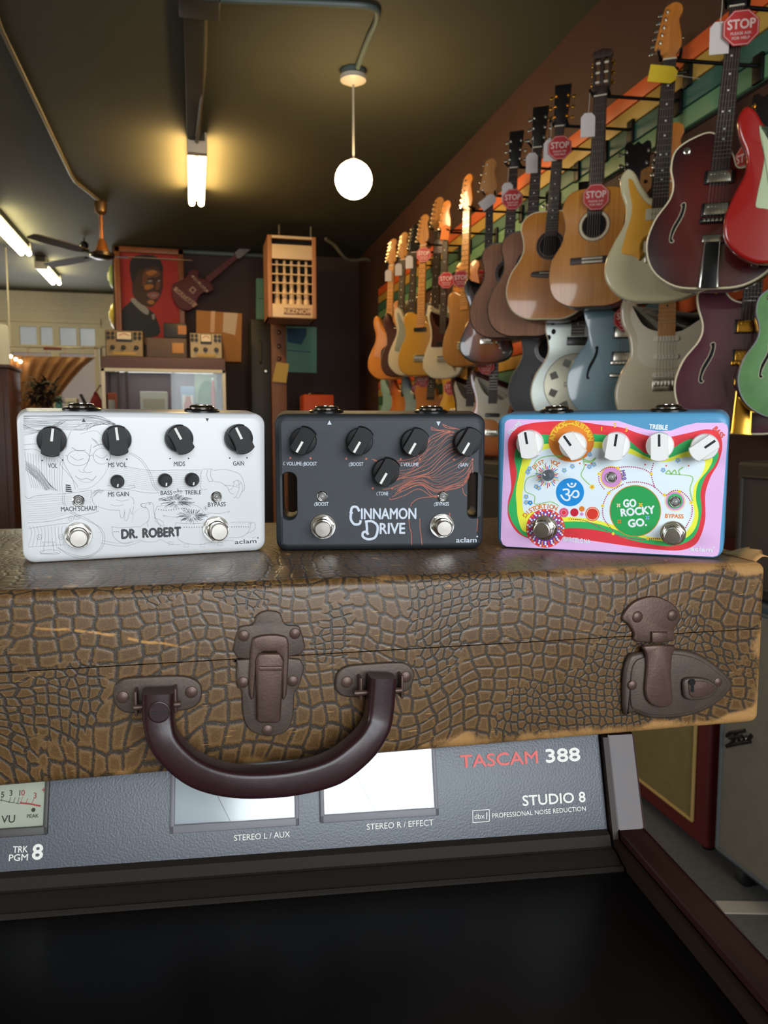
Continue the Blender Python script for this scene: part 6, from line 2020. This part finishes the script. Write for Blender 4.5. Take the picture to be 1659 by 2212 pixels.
# lettering
def wt(tx, cx_, cy_, hpx, wpx, bold=.02, m=None):
    x, z = onp(MW, *cA([(cx_, cy_)])[0]); x1, z1 = onp(MW, *cA([(cx_ + wpx / 2, cy_)])[0]); _, z2 = onp(MW, *cA([(cx_, cy_ - hpx / 2)])[0])
    size = 2 * abs(z2 - z) / .70
    pr = MB(); pr.text(tx, 0, 0, size, 0, inkd, bold=bold); xs = [v[0] for v in pr.v]; zs = [v[2] for v in pr.v]
    k = 2 * abs(x1 - x) / (max(xs) - min(xs))
    # white gap knocked out of the drawing behind the word
    w_, h_ = abs(x1 - x) + .0006, abs(z2 - z) + .0006
    A.flat([(x - w_, z - h_), (x + w_, z - h_), (x + w_, z + h_), (x - w_, z + h_)], -.00028, white_e)
    A.text(tx, x, z - (max(zs) + min(zs)) / 2, size, -.0004, m or inkd, bold=bold, sx=k)


for tx, cx_, cy_, hp, wpx in (('VOL', 315, 459, 28, 55), ('MS VOL', 700, 454, 27, 110), ('MIDS', 1071, 448, 26, 66), ('GAIN', 1425, 445, 26, 65), ('MS GAIN', 708, 629, 27, 124), ('BASS', 993, 621, 25, 70), ('TREBLE', 1153, 618, 25, 98), ('MACH SCHAU!', 472, 715, 28, 212), ('BYPASS', 1294, 690, 26, 106)): wt(tx, cx_, cy_, hp, wpx, .014)
wt('DR.', 772, 866, 54, 98, .05); wt('ROBERT', 965, 857, 54, 230, .05)
wt('aclam', 1468, 911, 26, 130, .015)
tri(A, MW, cA([(500, 186)])[0], 1, .0011, inkd); tri(A, MW, cA([(1238, 186)])[0], -1, .0011, inkd); tri(A, MW, cA([(1540, 888)])[0], 1, .0006, inkd)
for c_ in ((252, 427), (374, 425), (640, 421), (757, 420), (1016, 416), (1126, 415), (1372, 413), (1475, 412)): A.flat(ell(*onp(MW, *cA([c_])[0]), .0005, n=10), -.0003, inkd)
A.v = [(v[0], v[1] * .35, v[2]) for v in A.v]
A.make('printed_artwork', wp, 'grey pencil style drawing of a man in glasses with printed words', smooth=False, fix=False)
kbk = mat('matte_black_knob', '#08080a', 0.42, spec=0.28); kwh = mat('white_knob_line', '#e6e4e0', 0.5)
for c_, an, d_ in (((308, 312), 8, 186), ((702, 305), -6, 180), ((1078, 300), -27, 172), ((1438, 298), -26, 168)): knob(wp, MW, cA([c_])[0], an, d_ * .3617, kbk, kwh)
for c_, an in (((703, 556), 190), ((990, 549), 188), ((1152, 545), 190)): small_knob(wp, MW, cA([c_])[0], an, 84 * .3617, kbk, kwh)
for c_ in ((468, 668), (1292, 644)): led(wp, MW, cA([c_])[0])
footswitch(wp, MW, cA([(468, 876)])[0], cA([(472, 896)])[0], 172 * .3617, 118 * .3617)
footswitch(wp, MW, cA([(1290, 838)])[0], cA([(1313, 864)])[0], 160 * .3617, 108 * .3617)
jack(wp, cA([(487, 80)])[0], MW); jack(wp, cA([(1206, 88)])[0], MW)

# ---------------------------------------------------------------- dark grey pedal
cB = scr(560, 840, 520, 1659)
MB_, wB = pedal_frame((597, 1191), (1044, 1187))
bp_ = thing('effect_pedal', 'dark grey effect pedal with copper coloured flowing lines, middle on the suitcase', 'effect pedal', MB_)
dark_e = mat('dark_powder_coat', '#1f2226', 0.5, bump=.22, bscale=3200)
face_e = mat('slate_face_coat', '#383c42', 0.55, bump=.22, bscale=3200)


def B(l): return [onp(MB_, *p) for p in cB(l)]


sl = []
for (xa, za_, xb, zb2) in ((152, 575, 258, 903), (1434, 577, 1528, 892)):
    a_, b2_ = B([(xa, zb2)])[0], B([(xb, za_)])[0]
    sl.append((a_[0], a_[1], b2_[0], b2_[1]))
enclosure(bp_, dark_e, wB, PHH, sl)
A = MB()
# face panel with the two slots left open
px0, pz0 = -wB / 2 + .0046, .0046
px1, pz1 = wB / 2 - .0046, PHH - .0046
ins = lambda s: rrect(s[0] - .0004, s[1] - .0004, s[2] + .0004, s[3] + .0004, (s[2] - s[0]) / 2, 8)


def panel_with_slots():
    # strips between the slots, each slot side as a polygon that follows its rim
    y = -.00015
    s0, s1 = sl
    A.flat([(s0[2] + .0004, pz0), (s1[0] - .0004, pz0), (s1[0] - .0004, pz1), (s0[2] + .0004, pz1)], y, face_e)
    for s, ex, sg in ((s0, px0, -1), (s1, px1, 1)):
        lo, hi = s[0] - .0004, s[2] + .0004
        q = ins(s)
        r_ = (hi - lo) / 2; cx_ = (hi + lo) / 2
        top = [p for p in q if p[1] > s[3] - r_]; bot = [p for p in q if p[1] < s[1] + r_]
        top.sort(); bot.sort()
        A.flat([(lo, pz1), (hi, pz1)] + top[::-1], y, face_e)
        A.flat([(lo, pz0), (hi, pz0)] + bot[::-1], y, face_e)
        edge = lo if sg < 0 else hi
        rr = .0022
        arc = lambda a0, a1, cx2, cz2: [(cx2 + rr * math.cos(R(a0 + (a1 - a0) * k / 5)), cz2 + rr * math.sin(R(a0 + (a1 - a0) * k / 5))) for k in range(6)]
        if sg < 0: A.flat([(edge, pz0), (edge, pz1)] + arc(90, 180, ex + rr, pz1 - rr) + arc(180, 270, ex + rr, pz0 + rr), y, face_e)
        else: A.flat([(edge, pz1), (edge, pz0)] + arc(270, 360, ex - rr, pz0 + rr) + arc(0, 90, ex - rr, pz1 - rr), y, face_e)


panel_with_slots()
cop = mat('copper_orange_print', '#c9694a', 0.5); icew = mat('ice_white_print', '#cfd9e6', 0.5)


def bl_(pts, w=1.6, n=6):
    q = crs(B(pts), n, False); A.stroke(q, w * .00016, -.0003, cop)


guides = [[(1340, 300), (1280, 290), (1220, 310), (1180, 345), (1140, 410), (1060, 460), (900, 482)],
          [(1345, 325), (1300, 335), (1240, 390), (1180, 440), (1120, 490), (1050, 550), (975, 562)],
          [(1400, 420), (1330, 430), (1260, 490), (1180, 560), (1090, 600), (960, 625), (850, 692)],
          [(1462, 490), (1400, 560), (1320, 590), (1220, 630), (1130, 600), (1020, 640), (920, 690)],
          [(1467, 530), (1430, 620), (1330, 670), (1220, 690), (1110, 640), (1010, 665), (955, 712)],
          [(1425, 640), (1380, 690), (1290, 705), (1200, 735), (1110, 672), (1000, 715), (900, 752)]]
for a_, b2_ in zip(guides[:-1], guides[1:]):
    for k in range(5):
        t = k / 5
        bl_([((p[0] * (1 - t) + q[0] * t) + rnd.uniform(-9, 9), (p[1] * (1 - t) + q[1] * t) + rnd.uniform(-9, 9)) for p, q in zip(a_, b2_)][:rnd.choice((7, 7, 6, 5))], rnd.choice((1.2, 1.5, 2.2)))
for q in ([(1183, 262), (1230, 282), (1300, 285), (1345, 305)], [(1260, 242), (1310, 262), (1380, 280)], [(1190, 268), (1190, 282), (1260, 290), (1340, 298)], [(1265, 248), (1290, 268), (1350, 276)], [(900, 752), (910, 763), (1000, 735), (1100, 690), (1200, 745), (1300, 730)], [(1470, 500), (1472, 580)], [(1505, 895), (1500, 985)], [(1312, 855), (1318, 900), (1335, 960)], [(1245, 742), (1180, 745), (1100, 755), (1055, 785), (1043, 812)], [(1030, 890), (1036, 950), (1048, 1000), (1050, 1074)], [(1107, 893), (1108, 960), (1116, 1020), (1122, 1074)], [(1400, 680), (1410, 720), (1430, 740)], [(775, 485), (800, 490), (812, 497), (790, 495)], [(850, 692), (880, 690), (920, 680)]): bl_(q, 2.2)
for c_ in ((214, 476), (354, 478), (600, 481), (737, 482), (975, 484), (1108, 485), (1342, 487), (1470, 487), (782, 685), (915, 685)): A.flat(ell(*B([c_])[0], .0007, n=12), -.0003, cop)


def dtext(tx, cx_, cy_, hpx, wpx, bold=.015, caps=True, mt_=None):
    """Small caps: first letters of the words taller, with a curled tail."""
    mt_ = mt_ or icew
    (x, z), (x1, _), (_, z2) = B([(cx_, cy_)])[0], B([(cx_ + wpx / 2, cy_)])[0], B([(cx_, cy_ - hpx / 2)])[0]
    hh = 2 * abs(z2 - z); W_ = 2 * abs(x1 - x)
    pr = MB(); pr.text(tx, 0, 0, hh / .7, 0, mt_, bold=bold); xs = [v[0] for v in pr.v]; zs = [v[2] for v in pr.v]
    k = W_ / (max(xs) - min(xs))
    A.text(tx, x - (max(xs) + min(xs)) / 2 * k, z - (max(zs) + min(zs)) / 2, hh / .7, -.0004, mt_, bold=bold, sx=k)
    return x, z, hh, W_


def swash(px, py, s, mt_=None):
    q = [(px + s * u, py + s * v) for u, v in ((.0, -.85), (-.45, -.7), (-.75, -.1), (-.7, .5), (-.35, .85), (-.1, .6))]
    A.stroke(crs(B(q), 5, False), .00026 * (s / 14) ** .5, -.0004, mt_ or icew)


for tx, cx_, cy_, hp, wpx, sw in (('VOLUME', 240, 515, 25, 105, (180, 514)), ('BOOST', 354, 516, 25, 88, (314, 522)), ('BOOST', 674, 518, 25, 86, (633, 522)), ('VOLUME', 1046, 521, 25, 104, (990, 520)), ('GAIN', 1410, 523, 25, 58, (1384, 534)), ('TONE', 856, 721, 25, 66, (822, 722)), ('BOOST', 434, 793, 25, 86, (393, 797)), ('BYPASS', 1262, 793, 25, 90, (1218, 797))):
    dtext(tx, cx_, cy_, hp, wpx, .012); swash(sw[0] - 3, sw[1], 13)
dtext('INNAMON', 892, 860, 74, 380, .022); dtext('RIVE', 918, 962, 74, 176, .022)
_by = [-.0004]


def big(pts, w):
    _by[0] -= .00006
    A.stroke(crs(B(pts), 8, False), w, _by[0], icew)


big([(690, 845), (672, 815), (640, 818), (632, 860), (632, 900), (655, 932), (690, 930), (700, 905)], .0016)
big([(622, 850), (645, 856)], .0012)
big([(738, 915), (742, 960), (742, 1000)], .0016); big([(728, 915), (775, 912), (812, 940), (814, 985), (795, 1025), (750, 1036), (715, 1018), (716, 990), (740, 985), (750, 1005)], .0016)
x, z, hh, w_ = dtext('aclam', 1427, 1041, 34, 142, .012)
tri(A, MB_, cB([(484, 232)])[0], 1, .0014, icew); tri(A, MB_, cB([(1235, 240)])[0], -1, .0014, icew); tri(A, MB_, cB([(1502, 1015)])[0], 1, .0007, icew)
A.v = [(v[0], v[1] * .35, v[2]) for v in A.v]
A.make('printed_artwork', bp_, 'slate face print with copper flowing hair lines and pale words', smooth=False, fix=False)
for c_ in ((300, 362), (694, 364), (1074, 372), (1442, 370), (876, 578)): knob(bp_, MB_, cB([c_])[0], 210, 190 * 520 / 1659, kbk, kwh)
for c_ in ((434, 740), (1265, 741)): led(bp_, MB_, cB([c_])[0])
footswitch(bp_, MB_, cB([(440, 950)])[0], cB([(448, 976)])[0], 178 * .3134, 116 * .3134)
footswitch(bp_, MB_, cB([(1260, 943)])[0], cB([(1288, 974)])[0], 172 * .3134, 112 * .3134)
jack(bp_, cB([(463, 140)])[0], MB_); jack(bp_, cB([(1184, 150)])[0], MB_)

# ---------------------------------------------------------------- blue pedal with painted bands
cC = scr(1050, 840, 609, 1659)
MC_, wC = pedal_frame((1073, 1183), (1562, 1209))
cp_ = thing('effect_pedal', 'blue effect pedal with colourful wavy bands and white knobs, right on the suitcase', 'effect pedal', MC_)
blue_e = mat('steel_blue_powder_coat', '#5698c2', 0.4, bump=.06, bscale=900)
enclosure(cp_, blue_e, wC, PHH)


def Cc(l, n=0, closed=True):
    q = [onp(MC_, *p) for p in cC(l)]
    return crs(q, n, closed) if n else q


def pm(nm, hx): return mat('print_' + nm, hx, 0.42)


pink, redk, grn, yel, pale = pm('pink', '#e8bcec'), pm('red', '#e23a44'), pm('green', '#35b664'), pm('yellow', '#f0f24a'), pm('pale_blue', '#e2f0f8')
orng, blu, mag, lyel, lgrn, lblu, wh_, crm, prp = pm('orange', '#e2832f'), pm('bright_blue', '#1d8fdc'), pm('magenta', '#b9306a'), pm('gold', '#f2cf3a'), pm('leaf', '#8fc66a'), pm('sky', '#86b6e6'), pm('white', '#e8f0f6'), pm('cream', '#ecd6b0'), pm('purple', '#6a3f9a')
A = MB()
A.flat(Cc([(110, 205), (122, 186), (145, 178), (780, 188), (860, 215), (940, 238), (1020, 250), (1090, 245), (1170, 215), (1240, 200), (1395, 200), (1418, 212), (1424, 240), (1372, 960), (1362, 980), (1335, 988), (120, 928), (98, 915), (86, 885)]), -.00012, pink)
A.flat(Cc([(128, 330), (145, 270), (190, 225), (280, 200), (420, 190), (560, 196), (680, 212), (800, 228), (900, 262), (1000, 285), (1080, 283), (1180, 262), (1300, 238), (1370, 262), (1390, 340), (1365, 440), (1320, 520), (1290, 620), (1290, 760), (1265, 860), (1225, 920), (1140, 950), (1000, 945), (860, 928), (700, 905), (560, 885), (420, 868), (330, 895), (250, 880), (190, 850), (150, 800), (128, 740), (130, 660), (148, 580), (140, 480)], 6), -.00020, redk)
A.flat(Cc([(166, 400), (190, 330), (260, 280), (340, 268), (450, 280), (620, 266), (720, 272), (820, 290), (880, 335), (950, 385), (1050, 385), (1130, 330), (1210, 295), (1330, 320), (1368, 380), (1345, 450), (1290, 520), (1262, 610), (1268, 720), (1245, 830), (1200, 890), (1100, 925), (960, 912), (820, 880), (700, 840), (560, 820), (440, 825), (350, 860), (240, 870), (175, 815), (140, 750), (132, 690), (160, 600), (180, 500)], 6), -.00028, grn)
A.flat(Cc([(206, 450), (230, 380), (310, 330), (450, 320), (620, 310), (760, 322), (860, 355), (960, 405), (1060, 410), (1160, 375), (1240, 360), (1330, 400), (1310, 470), (1250, 550), (1235, 640), (1250, 740), (1225, 830), (1160, 885), (1050, 898), (900, 872), (780, 835), (660, 795), (540, 780), (400, 790), (320, 840), (225, 840), (190, 770), (180, 680), (176, 600), (190, 520)], 6), -.00036, yel)
A.flat(Cc([(240, 480), (290, 385), (380, 350), (520, 345), (700, 350), (840, 380), (940, 415), (1060, 430), (1180, 400), (1285, 420), (1270, 500), (1225, 570), (1215, 660), (1225, 740), (1200, 810), (1150, 860), (1050, 878), (920, 860), (780, 810), (640, 770), (510, 755), (400, 745), (300, 720), (230, 735), (214, 660), (222, 560)], 6), -.00044, pale)


def disc(cx_, cy_, r, y, m, n=40):
    q = [(cx_ + r * math.cos(2 * PI * k / n), cy_ + r * math.sin(2 * PI * k / n)) for k in range(n)]
    A.flat(Cc(q), y, m)


def cl_(pts, w, m, n=6, y=-.0006): A.stroke(Cc(pts, n, False), w * .00014, y, m)


# orange ring under the second knob, word ring
q = [(502 + 134 * math.cos(2 * PI * k / 40), 306 + 124 * math.sin(2 * PI * k / 40)) for k in range(40)]; A.flat(Cc(q), -.00052, orng)


def arc_text(tx, cx_, cy_, rx_, ry_, a0, a1, hpx, m, bold=.03):
    n = len(tx)
    for k, chh in enumerate(tx):
        a_ = R(a0 + (a1 - a0) * k / max(1, n - 1))
        px, py = cx_ + rx_ * math.cos(a_), cy_ - ry_ * math.sin(a_)
        x, z = Cc([(px, py)])[0]; _, z2 = Cc([(px, py - hpx / 2)])[0]
        A.text(chh, x, z, 2 * abs(z2 - z) / .7, -.0006, m, rot=math.degrees(a_) - 90, bold=bold)


arc_text('ATTACK', 502, 306, 112, 104, 172, 112, 28, lyel)
arc_text('SUSTAIN', 502, 306, 112, 104, 76, 8, 28, lyel)
cl_([(462, 212), (490, 206), (520, 206)], 5, lyel); cl_([(472, 204), (460, 212), (474, 220)], 4, lyel, 1); cl_([(508, 198), (521, 206), (510, 215)], 4, lyel, 1)


def ctext(tx, cx_, cy_, hpx, wpx, m, rot=0, bold=.03, y=-.0006):
    (x, z), (x1, _), (_, z2) = Cc([(cx_, cy_)])[0], Cc([(cx_ + wpx / 2, cy_)])[0], Cc([(cx_, cy_ - hpx / 2)])[0]
    size = 2 * abs(z2 - z) / .7
    pr = MB(); pr.text(tx, 0, 0, size, 0, m, bold=bold); xs = [v[0] for v in pr.v]
    A.text(tx, x, z, size, y, m, rot=rot, bold=bold, sx=2 * abs(x1 - x) / (max(xs) - min(xs)))


ctext('VOLUME', 165, 232, 24, 100, wh_, 42); ctext('TREBLE', 1014, 226, 27, 112, wh_, -4, .04); ctext('BASS', 1368, 256, 28, 82, pm('salmon', '#e0503f'), -48, .04)
for tx, x_, y_ in (('1', 679, 236), ('2', 758, 215), ('3', 826, 240)): ctext(tx, x_, y_, 24, 5 if tx == '1' else 14, lyel)
arc_text('DIST. VOL', 362, 516, 98, 88, 140, 52, 24, orng)
for k in range(32):
    a_ = 2 * PI * k / 32; r0 = 40; r1 = 56 + 8 * (k % 3)
    cl_([(362 + r0 * math.cos(a_), 512 + r0 * math.sin(a_)), (362 + r1 * math.cos(a_), 512 + r1 * math.sin(a_))], 4, (redk, blu, lyel, mag)[k % 4], 0)
disc(494, 608, 83, -.00052, blu)
# om sign
if FONT:
    (x, z), (x2, _) = Cc([(494, 606)])[0], Cc([(494 + 58, 606)])[0]
    pr = MB(); pr.text('\u0950', 0, 0, 1.0, 0, wh_, om=True)
    xs = [v[0] for v in pr.v]; zs = [v[2] for v in pr.v]
    k = 2 * abs(x2 - x) / (max(xs) - min(xs))
    A.text('\u0950', x - (max(xs) + min(xs)) / 2 * k, z - (max(zs) + min(zs)) / 2 * k, k, -.0006, wh_, om=True, rot=4)
else:
    cl_([(458, 586), (484, 574), (502, 584), (496, 602), (478, 606), (504, 612), (510, 634), (488, 652), (458, 646), (444, 632)], 9, wh_)
    cl_([(503, 612), (524, 620), (542, 600), (534, 578), (520, 586)], 8, wh_)
    cl_([(498, 556), (514, 568), (538, 554)], 6, wh_); disc(520, 546, 6, -.0006, wh_, 12)
# rosette LED and BYPASS LED rings
disc(738, 519, 66, -.00050, lyel); disc(738, 519, 60, -.00055, pm('lilac', '#d493cf'))
disc(1112, 660, 62, -.00050, crm); disc(1112, 660, 54, -.00053, pm('lilac', '#d493cf')); disc(1112, 660, 44, -.00056, grn)
disc(878, 718, 152, -.00048, orng, 56); disc(878, 718, 148, -.00053, pm('field_green', '#2aa155'), 56)
for tx, x_, y_, wpx, ro in (('GO', 845, 675, 78, 4), ('ROCKY', 890, 722, 205, 8), ('GO.', 890, 790, 112, 8)): ctext(tx, x_, y_, 44, wpx, wh_, ro, .045, -.0007)
for x_, y_, mm in ((780, 685, crm), (910, 682, lyel), (950, 758, lblu), (784, 780, orng)):
    for a_ in (45, 135): cl_([(x_ - 13 * math.cos(R(a_)), y_ - 13 * math.sin(R(a_))), (x_ + 13 * math.cos(R(a_)), y_ + 13 * math.sin(R(a_)))], 6, mm, 0, -.0007)
# row of little discs
for x_, y_, r_, mm in ((458, 728, 29, pm('lilac', '#d493cf')), (458, 728, 24, redk), (458, 728, 18, pm('rose', '#e58db0')), (458, 728, 13, redk), (520, 727, 24, pm('crimson', '#c8203a')), (564, 706, 16, orng), (563, 737, 10, pm('lilac', '#d493cf')), (626, 736, 42, pm('salmon', '#e0503f')), (626, 736, 37, crm), (626, 736, 33, pm('scarlet', '#d93a2c'))):
    disc(x_, y_, r_, -.00050 - .00001 * (45 - r_), mm)
# dotted chains with gold beads
def chain(pts, step=12):
    q = crs(Cc(pts), 30, False)
    acc = 0; last = q[0]; sp = .0011
    A.flat(ell(*last, .00042, n=8), -.0006, mag)
    for p in q[1:]:
        acc += math.hypot(p[0] - last[0], p[1] - last[1]); last = p
        if acc >= sp: acc = 0; A.flat(ell(*p, .00042, n=8), -.0006, mag)


for pts in ([(975, 500), (920, 470), (840, 458), (775, 464), (710, 464), (668, 495), (668, 550), (700, 595)], [(985, 440), (972, 500), (992, 580)], [(805, 562), (770, 580), (722, 612), (690, 680), (692, 760), (745, 832)], [(828, 552), (900, 548), (980, 570), (1050, 625), (1100, 600), (1150, 605), (1205, 665), (1210, 740), (1175, 815)], [(492, 765), (580, 775), (660, 810), (750, 852), (830, 875), (930, 888)], [(950, 882), (1025, 882)]): chain(pts)
for x_, y_ in ((775, 465), (664, 500), (972, 500), (722, 612), (685, 688), (748, 852), (492, 765), (952, 882), (1050, 625), (1138, 604), (1206, 670)): disc(x_, y_, 9, -.00066, lyel, 12)
for x_, y_ in ((430, 436), (552, 438), (936, 446), (1060, 452), (1192, 452), (588, 447), (620, 440)): disc(x_, y_, 5, -.0006, pm('salmon', '#e0503f'), 10)
# vines and flowers
for q in ([(430, 690), (380, 665), (290, 678), (285, 630), (230, 600), (240, 530), (300, 500), (285, 440), (340, 400), (450, 392)], [(570, 410), (578, 460), (560, 510), (610, 565)], [(1215, 660), (1200, 590), (1215, 520), (1140, 505), (1060, 500)]): cl_(q, 4, lgrn)
for q in ([(560, 405), (610, 425), (645, 405), (620, 432), (575, 425)], [(410, 396), (435, 400), (460, 388)], [(1055, 500), (1075, 480), (1090, 505)], [(1090, 500), (1110, 478), (1120, 500)], [(1140, 505), (1135, 480), (1160, 460)]): cl_(q, 5, lgrn)
for x_, y_, mm in ((508, 456, lblu), (608, 458, lblu), (610, 386, lblu), (295, 575, lblu), (256, 470, lblu), (236, 635, lblu), (236, 668, lblu), (260, 670, blu), (1128, 420, lblu), (1042, 478, lblu), (624, 577, lyel), (635, 445, lblu), (245, 490, lblu), (460, 480, lblu), (310, 583, lblu)):
    for k in range(5):
        disc(x_ + 9 * math.cos(R(72 * k + 18)), y_ + 9 * math.sin(R(72 * k + 18)), 6.5, -.00060, mm, 10)
    disc(x_, y_, 4.5, -.00064, lyel if mm is not lyel else orng, 8)
# beaded ring around the left footswitch
disc(350, 820, 114, -.00048, redk, 48); disc(350, 820, 100, -.0005, prp, 48)
for ring, r_, n_ in ((0, 106, 34), (1, 94, 30), (2, 82, 28)):
    for k in range(n_):
        a_ = 2 * PI * (k + .5 * ring) / n_
        disc(350 + r_ * math.cos(a_), 820 + r_ * math.sin(a_), 6, -.0006, (wh_, orng, wh_, redk)[(k + ring) % 4], 8)
ctext('MRB', 806, 508, 26, 62, prp, -78, .03)
arc_text('DISTORTION', 350, 826, 150, 134, 142, 68, 26, orng)
ctext('BARCELONA.', 536, 892, 26, 166, wh_, -4, .02, -.0007); ctext('BYPASS', 1107, 750, 24, 110, orng, 0, .03); ctext('aclam', 1268, 945, 24, 132, wh_, 0, .03)
tri(A, MC_, cC([(1340, 930)])[0], 1, .0006, wh_)
A.v = [(v[0], v[1] * .35, v[2]) for v in A.v]
A.make('printed_artwork', cp_, 'bright wavy bands in pink, red, green and yellow with flowers and words', smooth=False, fix=False)
kw = mat('white_plastic_knob', '#ececea', 0.35); kbl = mat('black_knob_line', '#1c1c24', 0.5)
for c_, an, d_ in (((247, 324), -10, 162), ((503, 333), -36, 164), ((760, 336), 8, 168), ((1020, 338), -2, 172), ((1286, 345), 53, 172)): knob(cp_, MC_, cC([c_])[0], an, d_ * .3671, kw, kbl)
small_knob(cp_, MC_, cC([(362, 511)])[0], -42, 68 * .3671, mat('grey_small_knob', '#4b535b', .4), kwh)
led(cp_, MC_, cC([(738, 519)])[0]); led(cp_, MC_, cC([(1112, 663)])[0])
footswitch(cp_, MC_, cC([(346, 818)])[0], cC([(350, 846)])[0], 152 * .3671, 102 * .3671)
footswitch(cp_, MC_, cC([(1100, 850)])[0], cC([(1126, 872)])[0], 160 * .3671, 106 * .3671)
jack(cp_, cC([(414, 118)])[0], MC_); jack(cp_, cC([(1073, 130)])[0], MC_)
bpy.context.view_layer.update()
